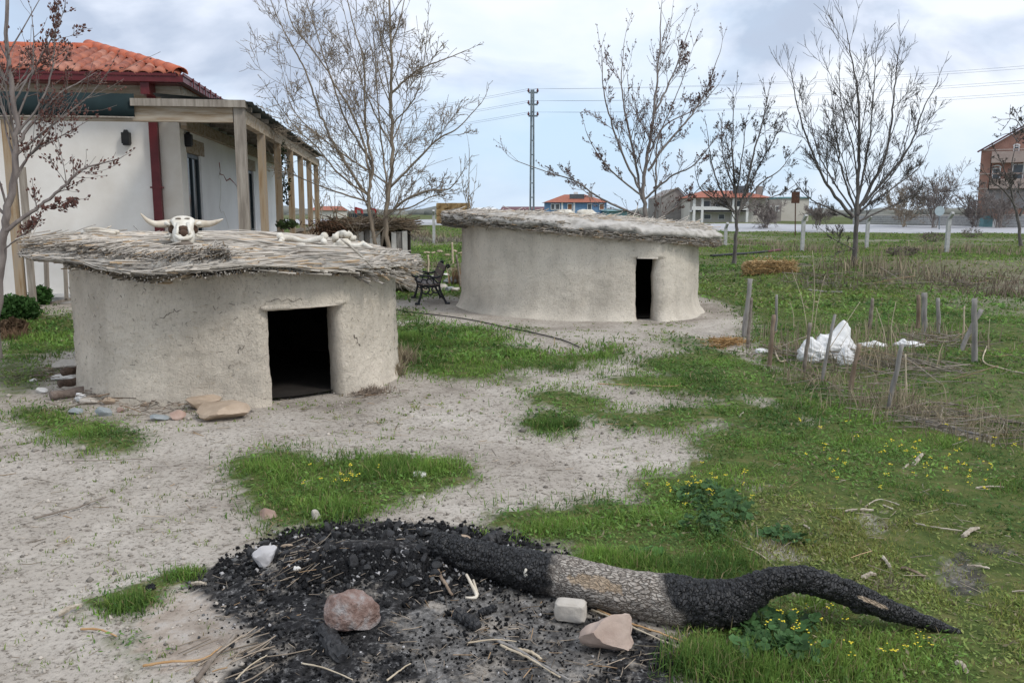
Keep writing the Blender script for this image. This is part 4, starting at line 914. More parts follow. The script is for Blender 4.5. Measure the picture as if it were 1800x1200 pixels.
# awning over the front and the stair rail at the left
mb = MB(); vv = []
for i in range(41):
    a = .30+i*.2; s = .012*math.sin(i*1.3)
    vv += [HP(a, PB-.10+s, 3.80), HP(a, PB-.13+s*2, 3.60+s), HP(a, PB-.12-s, 3.42+.012*math.sin(i*.9))]
mb.add(vv, [(3*i+j, 3*i+3+j, 3*i+4+j, 3*i+1+j) for i in range(40) for j in range(2)]); aw = mb.build('awning', MT['awning'], house, smooth=True)
md = aw.modifiers.new('thick', 'SOLIDIFY'); md.thickness = .008
mb = MB(); mb.tube([HP(.3+i*.5, PB-.125, 3.41+.006*math.sin(i)) for i in range(17)], .014, 6); mb.build('awning_hem', MT['wood_grey'], house)
post(2.35, PB, .1, 3.36, .13).build('porch_post', MT['wood_tan'], house); post(2.18, PB+.02, .1, 2.6, .09).build('porch_post', MT['wood_grey'], house)
Yr = 15.1
for a, b, wd in (((52,438),(150,425),.06), ((55,540),(145,522),.05), ((80,434),(84,534),.06), ((113,430),(117,527),.05)):
    mb = MB(); mb.beam(P(*a, Yr), P(*b, Yr), wd, wd); mb.build('stair_rail', MT['wood_grey'], house)
ter = MB(); g0, g1 = P(52, 556, 15.3), P(165, 548, 15.3); ter.box(((g0.x+g1.x)/2, 15.7, .17), (g1.x-g0.x, .8, .36)); ter.build('terrace_step', MT['concrete'], house)
# ================================================================ TREES
MT['bark_grey'] = M('bark_grey', (.18, .165, .15), (.34, .32, .30), 6, .9, .5, 40, (2, 2, .5))
MT['bark_tan'] = M('bark_tan', (.17, .135, .10), (.30, .25, .19), 6, .9, .4, 40, (2, 2, .5))
MT['bark_dark'] = M('bark_dark', (.080, .071, .067), (.165, .15, .14), 6, .9, .5, 40, (2, 2, .5))
MT['bark_red'] = M('bark_red', (.15, .125, .115), (.27, .235, .215), 6, .9, .4, 40, (2, 2, .5))
MT['bud_red'] = M('bud_red', (.085, .038, .032), (.16, .075, .058), 12, .8)
MT['bud_dark'] = M('bud_dark', (.055, .045, .040), (.11, .085, .075), 12, .8)
MT['bud_tan'] = M('bud_tan', (.26, .20, .14), (.36, .29, .21), 12, .8)
def rnd_perp(d):
    v = Vector((random.gauss(0, 1), random.gauss(0, 1), random.gauss(0, 1))); v -= d*v.dot(d)
    return v.normalized()
def branch(mb, buds, p, d, ln, r, lvl, o):
    nseg = 4 if lvl < 1 else 3 if lvl < 2 else 2; pts = [p.copy()]; rad = [r]; q = p.copy(); d = d.normalized(); st = ln/nseg
    for i in range(nseg):
        d = (d+rnd_perp(d)*o['wig']+Vector((0, 0, o['up']*(1+lvl*.3)))).normalized(); q = q+d*st
        pts.append(q.copy()); rad.append(max(r*(1-(i+1)/nseg*.75), o['rmin']))
    mb.tube(pts, rad, 5 if r > .03 else 4 if r > .012 else 3, cap=False)
    if buds is not None and lvl >= o['lv']-1:
        if True:
            for i in range(o['nb']):
                t = random.uniform(.15, 1.0)*nseg; k = min(int(t), nseg-1); buds.append((pts[k].lerp(pts[k+1], t-k)+rnd_perp(d)*o['bs']*.8, (pts[k+1]-pts[k]).normalized()))
    if lvl >= o['lv']: return
    n = max(2, int(o['kids'][lvl]*random.uniform(.7, 1.3)))
    for i in range(n):
        t = random.uniform(.18, .98)*nseg; k = min(int(t), nseg-1); b = pts[k].lerp(pts[k+1], t-k); dd = (pts[k+1]-pts[k]).normalized()
        a = R(random.uniform(*o['ang'])); nd = dd*math.cos(a)+rnd_perp(dd)*math.sin(a)
        branch(mb, buds, b, nd, ln*random.uniform(.30, .75)*(1-.35*t/nseg), max(rad[k]*.55, o['rmin']), lvl+1, o)
def tree(name, label, Y, limbs, bark, bud=None, group=None, cat='tree', seed=1, wig=.16, up=.08, lv=2, kids=(7, 6), ang=(25, 60), rmin=.004, nb=4, bs=.02, budr=.012, deep=.10, clen=.42, nlimb=8):
    random.seed(seed); base = P(*limbs[0][0][0], Y); e = empty(name, (base.x, base.y, hz(base.x, base.y))); tag(e, label, cat, group)
    o = dict(wig=wig, up=up, lv=lv, kids=kids, ang=ang, rmin=rmin, nb=nb, bs=bs)
    trunk = MB(); crown = MB(); buds = [] if bud else None
    for li, (pts, r0, r1) in enumerate(limbs):
        s_ = Y/F; off = random.uniform(-1, 1); off = 0 if li == 0 else off; w3 = []
        for i, (a, b) in enumerate(pts):
            w3.append(P(a, b, Y+off*deep*Y*.5*(i/(len(pts)-1))))
        if li == 0 or pts[0][1] > 10000: w3[0].z = min(w3[0].z, hz(w3[0].x, w3[0].y))-.05
        n = max(8, len(pts)*5); p_, r_ = spline(w3, n, [.50*s_*(r0*(1-t/(len(pts)-1))+r1*t/(len(pts)-1)) for t in range(len(pts))])
        if li == 0: r_[0] *= 1.5; r_[1] *= 1.2
        p_ = [q+Vector((random.gauss(0, 1), random.gauss(0, 1), 0))*min(.012, r_[i]*.5) for i, q in enumerate(p_)]
        (trunk if li == 0 else crown).tube(p_, [max(q, rmin) for q in r_], 9 if r0 > 8 else 6, cap=False)
        L0 = sum((w3[i+1]-w3[i]).length for i in range(len(w3)-1)); t0 = .35 if li == 0 else .12
        for k in range(int(nlimb*(.7+.1*L0))):
            t = random.uniform(t0, .99); i = min(int(t*(n-1)), n-2); dd = (p_[i+1]-p_[i]).normalized()
            a = R(random.uniform(*ang)); nd = dd*math.cos(a)+rnd_perp(dd)*math.sin(a)
            branch(crown, buds, p_[i], nd, L0*clen*random.uniform(.35, 1.0)*(1.1-.6*t), max(r_[i]*.45, rmin*1.3), 0 if t < .8 else 1, o)
        branch(crown, buds, p_[-1], (p_[-1]-p_[-2]), L0*.16, max(r_[-1], rmin), 1, o)
    trunk.build('trunk', MT[bark], e, smooth=True); cr = crown.build('crown', MT[bark], e, smooth=True)
    if bud:
        bm = MB()
        for p, d in buds:
            r = budr*random.uniform(.6, 1.4); X = rnd_perp(d); Yv = d.cross(X)
            bm.add([p-d*r*1.2, p+X*r, p-X*r*.5+Yv*r*.87, p-X*r*.5-Yv*r*.87, p+d*r*1.8], [(0, 2, 1), (0, 3, 2), (0, 1, 3), (4, 1, 2), (4, 2, 3), (4, 3, 1)])
        b = bm.build('buds', MT[bud], cr); tag(b, kind='stuff')
    print(name, len(crown.f), len(buds or [])); return e
# near tree at the left edge
tree('budding_tree', 'red-budded tree at the left edge in front of the white house', 10.6, [
 ([(-8,640),(-4,520),(2,440),(12,370),(26,300),(28,230),(20,150),(12,70),(14,-60)], 17, 5),
 ([(6,410),(40,382),(75,358),(110,330),(140,300),(175,288),(208,280)], 8, 1.5), ([(34,250),(70,200),(105,165),(140,145),(168,128)], 6, 1.2), ([(30,235),(75,175),(92,120),(96,70),(100,40)], 4.5, 1.2),
 ([(22,330),(50,275),(90,250),(125,230),(150,215)], 4, 1), ([(24,180),(60,120),(95,60),(115,12)], 4, 1), ([(10,380),(-30,330),(-60,280)], 6, 2), ([(20,150),(-20,100),(-60,40)], 5, 2), ([(5,440),(30,420),(60,400),(70,382)], 3, 1), ([(60,365),(90,362),(120,352),(145,350)], 2.2, .8)],
 'bark_red', 'bud_red', seed=5, lv=1, kids=(7,), nlimb=11, rmin=.0028, nb=4, budr=.013, bs=.03, clen=.42, up=.10, deep=.08, ang=(20, 55))
# big bare tree in the middle
tree('bare_tree', 'tall bare multi-stemmed tree between house porch and farther hut', 18.5, [
 ([(690,560),(684,460),(678,390),(686,320),(690,250),(688,180),(688,110),(686,40),(680,-70)], 9, 3),
 ([(665,560),(660,440),(652,385),(648,345),(655,290),(646,240),(640,180),(640,110),(620,40),(600,-40)], 8, 1.5),
 ([(650,350),(610,290),(575,230),(556,180),(535,120),(510,75),(485,25),(470,-20)], 5, 1.2), ([(652,330),(632,230),(590,150),(555,95),(515,45),(500,-10)], 4.5, 1.2), ([(655,290),(610,215),(585,145),(560,70),(535,-10)], 4, 1.2),
 ([(686,330),(730,285),(770,245),(805,225),(845,182)], 5, 1.2), ([(688,165),(715,138),(745,118),(780,105),(822,88)], 4.5, 1.2), ([(672,385),(715,350),(755,335),(790,332),(815,300)], 5, 1.2), ([(648,355),(600,340),(550,322),(505,300),(475,270)], 3.5, 1),
 ([(650,345),(600,310),(560,262),(520,225),(478,165)], 3.5, 1), ([(680,370),(720,365),(760,345),(800,340)], 3.5, 1), ([(645,300),(575,250),(520,200),(500,140)], 3, 1), ([(688,220),(730,170),(745,110),(752,40)], 3, 1), ([(688,120),(668,60),(660,-20)], 3, 1), ([(690,260),(650,180),(625,110),(605,20)], 3, 1), ([(686,80),(705,30),(715,-30)], 3, 1), ([(665,560),(672,420),(680,330),(668,230),(662,140),(655,40)], 5, 1.2)],
 'bark_tan', 'bud_tan', seed=11, lv=2, kids=(8, 4), nlimb=11, rmin=.0045, nb=1, budr=.008, clen=.42, up=.07, ang=(22, 60))
# budding tree behind the farther hut
tree('budding_tree', 'budding tree rising behind the farther hut roof', 23, [
 ([(1136,500),(1134,385),(1130,330),(1140,260),(1150,190),(1158,110),(1162,25)], 9, 1.5), ([(1128,350),(1112,260),(1098,190),(1092,140),(1098,70)], 5, 1), ([(1122,330),(1090,260),(1070,200),(1060,150),(1058,95)], 4, 1),
 ([(1140,300),(1175,250),(1210,210),(1240,160),(1268,85)], 5, 1), ([(1150,200),(1175,150),(1195,100),(1215,40)], 4, 1), ([(1132,382),(1090,365),(1050,345),(1010,318),(960,302),(905,282)], 4.5, 1), ([(1134,350),(1180,310),(1220,290),(1260,240)], 4, 1),
 ([(1130,345),(1085,310),(1050,270),(1030,230)], 3.5, 1), ([(1152,500),(1152,400),(1153,330),(1156,250),(1180,190),(1208,120)], 4.5, 1), ([(1140,270),(1170,220),(1225,190),(1262,150)], 3, 1), ([(1138,400),(1180,370),(1215,345),(1250,310)], 3.5, 1)],
 'bark_red', 'bud_red', seed=21, lv=2, kids=(6, 4), nlimb=8, rmin=.005, nb=2, budr=.014, bs=.03, clen=.36, up=.13, ang=(18, 46))
tree('budding_tree', 'rounded dark-budded tree beside the straw bale', 29.5, [
 ([(1290,466),(1293,420),(1295,376),(1290,310),(1287,250),(1290,180)], 7.5, 1), ([(1297,378),(1312,330),(1325,270),(1340,215),(1350,170)], 5, 1), ([(1292,376),(1265,330),(1250,280),(1243,230)], 4, 1), ([(1300,370),(1335,325),(1370,300),(1392,270)], 4, 1), ([(1290,372),(1255,350),(1230,330),(1222,300)], 3.5, 1), ([(1305,350),(1330,300),(1355,255),(1375,215)], 3.5, 1), ([(1290,330),(1270,270),(1268,215)], 3, 1), ([(1296,372),(1340,352),(1375,340),(1398,325)], 3, 1), ([(1295,340),(1305,270),(1312,210)], 3, 1)],
 'bark_dark', 'bud_dark', seed=31, lv=2, kids=(7, 4), nlimb=9, rmin=.0065, nb=1, budr=.018, bs=.04, clen=.40, up=.10, ang=(20, 50))
tree('bare_tree', 'wide-crowned bare dark tree standing behind the staked garden plot', 24, [
 ([(1500,496),(1503,440),(1505,388),(1508,320),(1510,250),(1508,170),(1498,110),(1488,52)], 10, 1), ([(1505,378),(1535,320),(1558,270),(1568,200),(1575,130),(1582,75)], 6.5, 1), ([(1500,382),(1465,340),(1440,300),(1418,240),(1400,180),(1390,125)], 6, 1), ([(1507,350),(1525,270),(1533,190),(1540,95)], 4.5, 1), ([(1515,362),(1560,310),(1600,255),(1622,195),(1648,145)], 5, 1), ([(1508,390),(1550,370),(1600,345),(1650,312)], 4, 1),
 ([(1498,385),(1455,365),(1425,350),(1398,322)], 4, 1), ([(1505,370),(1480,300),(1470,230),(1462,165)], 4, 1), ([(1500,372),(1460,310),(1435,260),(1425,210)], 3.5, 1), ([(1512,370),(1570,330),(1610,300),(1630,270)], 3.5, 1), ([(1508,380),(1540,340),(1580,290),(1600,220)], 3.5, 1), ([(1504,440),(1485,430),(1465,420),(1440,400)], 2, .8), ([(1508,330),(1500,260),(1480,190),(1475,130)], 3, 1)],
 'bark_dark', None, seed=41, lv=2, kids=(8, 5), nlimb=10, rmin=.0052, clen=.40, up=.11, ang=(18, 46))
tree('bare_tree', 'dark tree at the right edge before the brick building', 48, [
 ([(1796,420),(1790,385),(1780,350),(1776,310),(1784,260)], 6, 1), ([(1786,365),(1765,335),(1745,320),(1730,300)], 3, .8), ([(1792,380),(1815,330),(1812,270),(1790,215),(1765,210)], 4, .8), ([(1812,260),(1800,225),(1788,200)], 2.5, .6), ([(1780,340),(1762,290),(1748,262)], 2.5, .6), ([(1790,250),(1775,235),(1756,240)], 2, .6)],
 'bark_dark', 'bud_dark', seed=51, lv=2, kids=(5, 4), nlimb=7, rmin=.011, nb=1, budr=.03, bs=.05, clen=.34, ang=(25, 60))
# scrubby thicket trees in front of the long wall
for k, (x, y0, yt, wd, s, lb) in enumerate([(1590, 398, 330, 40, 61, 'brown leafless shrub at the left end of the long block wall'), (1640, 402, 292, 60, 62, 'tall brownish twiggy shrub-tree behind the round road sign'), (1712, 402, 335, 30, 63, 'reddish thicket shrub beside the brick building corner'), (1438, 396, 358, 22, 64, 'small bare roadside bush right of the rusty sign'), (1345, 400, 355, 35, 65, 'bare roadside bush left of the rusty sign'), (1755, 404, 320, 40, 66, 'fine-twigged shrub in front of the brick building')]):
    random.seed(s); L_ = [([(x+random.uniform(-5, 5), y0), (x+(j-2.5)*wd*.13, y0-(y0-yt)*.4), (x+(j-2.5)*wd*.36, yt+random.uniform(0, .35)*(y0-yt))], 1.6, .5) for j in range(6)]
    tree('shrub', lb, 88 if k != 3 else 84, L_, 'bark_red' if k != 0 else 'bark_tan', None, 'roadside shrubs', 'shrub', s, lv=2, kids=(8, 6), nlimb=9, rmin=.016, clen=.55, up=.08, ang=(20, 60))
# thin saplings seen through the porch and by the hay stack
for x, y0, yt, Y, s, lb, r in [(824, 402, 262, 40, 71, 'slim leafless sapling growing beside the hay stack', 3.2), (560, 420, 300, 34, 72, 'thin leafless sapling seen beyond the porch end', 3), (588, 415, 330, 36, 73, 'small leafless sapling beyond the porch near the orange roof', 2.2)]:
    tree('sapling', lb, Y, [([(x, y0+14), (x-1, y0-40), (x, (y0+yt)/2), (x+1, yt)], r, .8), ([(x, y0-20), (x+8, y0-60), (x+14, yt+40)], 1.3, .6), ([(x, y0-30), (x-10, y0-70), (x-14, yt+30)], 1.3, .6)], 'bark_tan', None, 'saplings', 'tree', s, lv=1, kids=(5,), nlimb=10, rmin=.008, clen=.22, up=.12, ang=(20, 45))
# ================================================================ BACKGROUND
random.seed(3)
MT['blue_wall'] = M('blue_wall', (.13, .24, .40), (.18, .30, .47), 2, .8)
MT['far_roof'] = M('far_roof', (.30, .10, .065), (.38, .15, .10), 3, .8)
MT['cream'] = M('cream', (.52, .49, .44), (.60, .57, .52), .5, .9)
MT['grey_block'] = M('grey_block', (.22, .20, .19), (.32, .30, .28), 1.2, .95)
MT['brick'] = M('brick_wall', (.33, .18, .14), (.40, .23, .18), .8, .9)
MT['brick_trim'] = M('brick_trim', (.42, .32, .28), (.48, .38, .33), 2, .9)
MT['teal'] = M('teal', (.14, .28, .30), (.20, .34, .36), 2, .6)
MT['maroon'] = M('maroon', (.12, .05, .06), (.16, .07, .08), 3, .7)
MT['red_paint'] = M('red_paint', (.36, .02, .025), (.46, .035, .04), 4, .4)
MT['win_dark'] = M('win_dark', (.05, .06, .07), (.08, .09, .10), 2, .15, spec=.5)
MT['shutter'] = M('shutter', (.22, .10, .05), (.28, .13, .07), 2, .8)
def zpx(py, Y): return P(900, py, Y).z
def xpx(px, Y): return P(px, 380, Y).x
def window(par, x0, x1, z0, z1, Y, mat='win_dark', fmat='white_paint', fw=.10):
    e = empty('window', ((x0+x1)/2, Y, z0)); e.parent = par; e.location = Vector(e.location)-wloc(par)
    mb = MB(); mb.box(((x0+x1)/2, Y-.03, z0+fw/2), (x1-x0+.0, .12, fw)); mb.box(((x0+x1)/2, Y-.03, z1-fw/2), (x1-x0, .12, fw))
    for x in (x0+fw/2, x1-fw/2): mb.box((x, Y-.03, (z0+z1)/2), (fw, .12, z1-z0-2*fw))
    if x1-x0 > 1.2: mb.box(((x0+x1)/2, Y-.03, (z0+z1)/2), (fw*.7, .1, z1-z0-2*fw))
    mb.build('frame', MT[fmat], e)
    mb = MB(); mb.box(((x0+x1)/2, Y-.01, (z0+z1)/2), (x1-x0-2*fw, .03, z1-z0-2*fw)); mb.build('pane', MT[mat], e); return e
def hip(mb, x0, x1, y0, y1, z0, z1, ov=.5, rl=.35):
    cx, cy = (x0+x1)/2, (y0+y1)/2; r = (x1-x0)*rl/2
    mb.add([(x0-ov, y0-ov, z0), (x1+ov, y0-ov, z0), (x1+ov, y1+ov, z0), (x0-ov, y1+ov, z0), (cx-r, cy, z1), (cx+r, cy, z1)], [(0, 1, 5, 4), (1, 2, 5), (2, 3, 4, 5), (3, 0, 4), (3, 2, 1, 0)]); return mb
def bld(name, label, px0, px1, Y, depth, pytop, mat, cat='house'):
    x0, x1 = xpx(px0, Y), xpx(px1, Y); e = empty(name, ((x0+x1)/2, Y, hz((x0+x1)/2, Y))); tag(e, label, cat)
    z1 = zpx(pytop, Y); g = hz((x0+x1)/2, Y)-.3
    mb = MB(); mb.box(((x0+x1)/2, Y+depth/2, (g+z1)/2), (x1-x0, depth, z1-g)); mb.build('wall', MT[mat], e); return e, x0, x1, g, z1
# blue house
Y = 150; e, x0, x1, g, z1 = bld('far_house', 'small blue house with red hipped roof beyond the road', 960, 1066, Y, 9, 356, 'blue_wall')
r = hip(MB(), x0, x1, Y, Y+9, z1+.02, zpx(341, Y)); rf = r.build('roof', MT['far_roof'], e)
for px in (1014, 1040): mb = MB(); mb.box((xpx(px, Y), Y+3, zpx(342, Y)), (.7, .7, 1.0)); mb.build('chimney', MT['white_paint'] if px < 1020 else MT['grey_block'], rf)
mb = MB(); mb.box((xpx(1015, Y), Y+1.6, zpx(345, Y)), (2.6, .1, .8)); mb.build('solar_panel', MT['win_dark'], rf)
for a, b, m in ((968,975,'win_dark'), (976,984,'win_dark'), (997,1006,'shutter'), (1032,1040,'win_dark'), (1053,1062,'shutter')): window(e, xpx(a, Y), xpx(b, Y), zpx(369, Y), zpx(358, Y), Y-.03, m)
for px in (988, 1009): mb = MB(); mb.box((xpx(px, Y), Y-.1, (g+z1)/2), (.3, .2, z1-g-.02)); mb.build('pillar', MT['white_paint'], e)
# balcony house
Y = 118; e, x0, x1, g, z1 = bld('far_house', 'two-storey balcony house with red roof beyond the road', 1212, 1345, Y, 9, 348, 'cream')
r = hip(MB(), x0, x1, Y-1.6, Y+9, z1+.02, zpx(334, Y), .4, .5); rf = r.build('roof', MT['far_roof'], e)
mb = MB(); mb.box((xpx(1340, Y), Y+2, zpx(337, Y)), (.8, .8, 1.6)); mb.build('chimney', MT['grey_block'], rf)
mb = MB(); mb.box((xpx(1302, Y), Y+.5, zpx(333, Y)), (2.2, .1, 1.0)); mb.build('solar_panel', MT['win_dark'], rf)
mb = MB(); mb.box(((x0+xpx(1310, Y))/2, Y-.75, zpx(371, Y)), (xpx(1310, Y)-x0, 1.5, .25)); mb.box(((x0+xpx(1310, Y))/2, Y-1.45, zpx(368, Y)), (xpx(1310, Y)-x0, .1, .75)); mb.build('balcony', MT['white_paint'], e)
for px in (1216, 1230, 1284, 1308): mb = MB(); mb.box((xpx(px, Y), Y-1.35, (g+z1)/2), (.32, .32, z1-g-.1)); mb.build('pillar', MT['white_paint'], e)
for a, b in ((1234,1248), (1256,1276), (1290,1302)): window(e, xpx(a, Y), xpx(b, Y), zpx(366, Y), zpx(352, Y), Y-.03)
for a, b in ((1236,1250), (1262,1274)): window(e, xpx(a, Y), xpx(b, Y), zpx(386, Y), zpx(376, Y), Y-.03)
# grey gable barn
Y = 124; e, x0, x1, g, z1 = bld('barn', 'grey gabled block barn behind the budding tree', 1162, 1206, Y, 12, 347, 'grey_block', 'barn')
za = zpx(331, Y); cxx = xpx(1190, Y); mb = MB(); mb.add([(x0, Y+.01, z1), (x1, Y+.01, z1), (cxx, Y+.01, za), (x0, Y+12, z1), (x1, Y+12, z1), (cxx, Y+12, za)], [(0, 1, 2), (5, 4, 3), (0, 2, 5, 3), (1, 4, 5, 2)]); mb.build('gable', MT['grey_block'], e)
mb = MB(); mb.beam((x0-.2, Y-.1, z1), (cxx, Y-.1, za+.1), .3, .12); mb.beam((cxx, Y-.1, za+.1), (x1+.2, Y-.1, z1), .3, .12); mb.build('roof_edge', MT['stick'], e)
# cream block with teal parapet
Y = 135; e, x0, x1, g, z1 = bld('flat_building', 'cream flat-roofed building with teal parapet behind the rusty sign', 1372, 1421, Y, 8, 349, 'cream', 'building')
mb = MB(); mb.box(((x0+x1)/2, Y+4, z1+.12), (x1-x0+.4, 8.4, .24)); mb.build('parapet', MT['teal'], e)
Y = 128; e, x0, x1, g, z1 = bld('block_building', 'low grey block building beside the balcony house', 1347, 1373, Y, 6, 351, 'grey_block', 'building')
for a, b in ((1350,1357), (1362,1369)): window(e, xpx(a, Y), xpx(b, Y), zpx(372, Y), zpx(362, Y), Y-.03)
# brick apartment block, gable towards us
Y = 104; X0 = 1716; e, x0, x1, g, z1 = bld('brick_building', 'three-storey red brick building with gable at the right edge', X0, 1960, Y, 12, 266, 'brick', 'building')
cxx = (x0+x1)/2; za = zpx(266, Y)+.62*(cxx-x0); mb = MB(); mb.add([(x0, Y-.002, z1), (x1, Y-.002, z1), (cxx, Y-.002, za), (x0, Y+12, z1), (x1, Y+12, z1), (cxx, Y+12, za)], [(0, 1, 2), (5, 4, 3), (0, 2, 5, 3), (1, 4, 5, 2)]); mb.build('gable', MT['brick'], e)
mb = MB(); mb.beam((x0-.4, Y-.3, z1-.1), (cxx, Y-.3, za+.15), .6, .14); mb.build('roof_edge', MT['maroon'], e)
for py in (264.5, 306, 332): mb = MB(); mb.box(((x0+x1)/2, Y-.06, zpx(py, Y)), (x1-x0+.1, .14, .16)); mb.build('string_course', MT['brick_trim'], e)
mb = MB(); mb.box(((xpx(1733, Y)+x1)/2, Y-.6, zpx(278, Y)), (x1-xpx(1733, Y), 1.2, 1.3)); mb.build('balcony', MT['brick_trim'], e)
mb = MB(); mb.box(((xpx(1733, Y)+x1)/2, Y-.6, zpx(324, Y)), (x1-xpx(1733, Y), 1.2, 1.1)); mb.build('balcony', MT['brick_trim'], e)
for a, b, pt, pb in ((1735,1748,296,317), (1765,1782,290,317), (1764,1773,259,273), (1735,1748,340,362), (1765,1782,338,362), (1790,1806,290,317)):
    wn_ = window(e, xpx(a, Y), xpx(b, Y), zpx(pb, Y), zpx(pt, Y), Y-.04)
    mb = MB(); xa, xb, zt_ = xpx(a, Y), xpx(b, Y), zpx(pt, Y); mb.tube([(xa+(xb-xa)*(.5-.5*math.cos(math.pi*k/8)), Y-.06, zt_+(xb-xa)*.32*math.sin(math.pi*k/8)) for k in range(9)], .09, 6); mb.build('arch', MT['white_paint'], wn_)
mb = MB(); mb.box(((xpx(1728, Y)+x1)/2, Y-.12, (zpx(334, Y)+zpx(366, Y))/2), (x1-xpx(1728, Y), .2, zpx(334, Y)-zpx(366, Y))); mb.build('lower_facade', M('lower_facade', (.26, .24, .25), (.36, .34, .35), .4, .9), e)
mb = MB(); mb.tube([(xpx(1731, Y), Y-.5, g), (xpx(1733, Y), Y-.5, zpx(276, Y))], .07, 6); mb.build('drain_pipe', MT['black'], e)
mb = MB(); mb.box((xpx(1800, Y), Y-.05, zpx(237, Y)), (.9, .1, .9)); mb.box((xpx(1800, Y), Y-.11, zpx(237, Y)), (.45, .03, .5)); mb.build('gable_sign', MT['red_paint'], e)
cor = Vector((x0, Y, 0)); mid = Vector(e.location); an = R(-31); e.location = cor+Matrix.Rotation(an, 3, 'Z') @ (mid-cor); e.rotation_euler.z = an
# long block wall
def blockwall(px0, px1, Y0, Y1, label):
    n = 9; x0, x1 = xpx(px0, Y0), xpx(px1, Y1); e = empty('block_wall', ((x0+x1)/2, (Y0+Y1)/2, hz((x0+x1)/2, Y0))); tag(e, label, 'wall'); g = hz(x0, Y0)
    top = zpx(379, Y0)
    for k in range(5):
        mb = MB(); z0 = g+(top-g)*k/5; z1 = g+(top-g)*(k+1)/5; mb.beam((x0, Y0-.02*(k % 2), (z0+z1)/2), (x1, Y1-.02*(k % 2), (z0+z1)/2), .28, z1-z0-.03); mb.build('block_course', MT['concrete'], e)
    mb = MB(); mb.beam((x0, Y0+.03, (g+top)/2), (x1, Y1+.03, (g+top)/2), .2, top-g-.02); mb.build('mortar_core', MT['grey_block'], e)
    mb = MB(); mb.beam((x0, Y0, top+.06), (x1, Y1, top+.06), .4, .14); mb.build('coping', MT['cream'], e)
blockwall(1500, 1722, 99, 92, 'long grey block wall left of the utility cabinet'); blockwall(1758, 1880, 90.5, 87, 'grey block wall right of the utility cabinet')
Y = 91; e = empty('utility_cabinet', (xpx(1742, Y), Y, hz(xpx(1742, Y), Y))); tag(e, 'teal and white utility cabinet set between the block walls', 'cabinet')
for a, b, t, m, nm in ((1726, 1742, 379, 'teal', 'side_panel'), (1742.3, 1755, 385, 'white_paint', 'cabinet_door')):
    mb = MB(); zt_ = zpx(t, Y); g = hz(xpx(a, Y), Y)-.1; mb.box(((xpx(a, Y)+xpx(b, Y))/2, Y, (g+zt_)/2), (xpx(b, Y)-xpx(a, Y), .8, zt_-g)); mb.build(nm, MT[m], e)
# signs
def sign(name, label, px, pyc, pyb, Y, kind):
    g = P(px, pyb, Y); e = empty(name, g); tag(e, label, 'sign'); c = P(px, pyc, Y)
    mb = MB(); mb.tube([(g.x, Y, hz(g.x, Y)-.1), (c.x, Y, c.z+.2)], .045, 8); mb.build('post', MT['rust'] if kind else MT['steel'], e)
    mb = MB()
    if kind: mb.box((c.x, Y-.07, c.z), (14*Y/F, .05, 20*Y/F))
    else: mb.tube([(c.x, Y-.06, c.z), (c.x, Y-.10, c.z)], 8.5*Y/F, 20)
    mb.build('sign_board', MT['rust'] if kind else MT['sign_pale'], e)
MT['sign_pale'] = M('sign_pale', (.30, .37, .39), (.38, .45, .47), 3, .6)
sign('rusty_sign', 'rusty square sign on a thin post beside the road', 1398, 347, 411, 70, 1); sign('round_sign', 'pale round road sign seen before the long wall', 1651, 371, 404, 84, 0)
# concrete fence posts with bent tops
for px, pt, pb, lb in ((763, 370, 428, 'concrete fence post left of the farther hut'), (1275, 392, 431, 'concrete fence post just right of the farther hut roof'), (1410, 378, 441, 'concrete fence post beside the rusty sign'), (1523, 380, 436, 'concrete fence post behind the wide bare tree'), (1664, 374, 443, 'concrete fence post in front of the long block wall')):
    g = G(px, pb); t = P(px+2, pt, g.y); mb = MB(); hgt = t.z-g.z; mb.beam(g-HZ*.1, g+HZ*(hgt-.25), .16, .16, Vector((0, 1, 0))); mb.beam(g+HZ*(hgt-.27), g+Vector((.02, -.28, hgt)), .13, .13, Vector((1, 0, 0)))
    tag(mb.build('fence_post', MT['concrete']), lb, 'post', 'concrete fence posts along the field')
# utility pole and lines
Y = 60; e = empty('utility_pole', P(935, 420, Y)); e.location.z = hz(e.location.x, Y); tag(e, 'tall steel twin-leg utility pole behind the farther hut', 'utility pole')
for dx in (-2.6, 2.4):
    mb = MB(); a, b = P(935+dx*1.3, 420, Y), P(936+dx*.7, 158, Y); a.z = e.location.z-.2; mb.beam(a, b, .13, .16, Vector((0, 1, 0))); mb.build('pole_leg', MT['steel'], e)
for k in range(9):
    py = 172+k*25; mb = MB(); c = P(935.5, py, Y); mb.box(c, (.17, .06, .07)); mb.build('rung', MT['steel'], e)
tips = []
for py, side in ((163, 1), (184, 1), (204, 1)):
    mb = MB(); a, b = P(929, py, Y), P(945, py, Y); mb.beam(a, b, .09, .11); arm = mb.build('crossarm', MT['steel'], e)
    for q in (a, b):
        mb = MB(); mb.tube([q+HZ*.02, q+HZ*.12, q+HZ*.20, q+HZ*.28], [.05, .09, .06, .03], 8); mb.build('insulator', MT['maroon'], arm); tips.append(q+HZ*.26)
names = ['topmost power line, left conductor, strung through the utility pole', 'topmost power line, right conductor, strung through the utility pole', 'middle power line, left conductor, strung through the utility pole', 'middle power line, right conductor, strung through the utility pole', 'lowest power line, left conductor, strung through the utility pole', 'lowest power line, right conductor, strung through the utility pole']
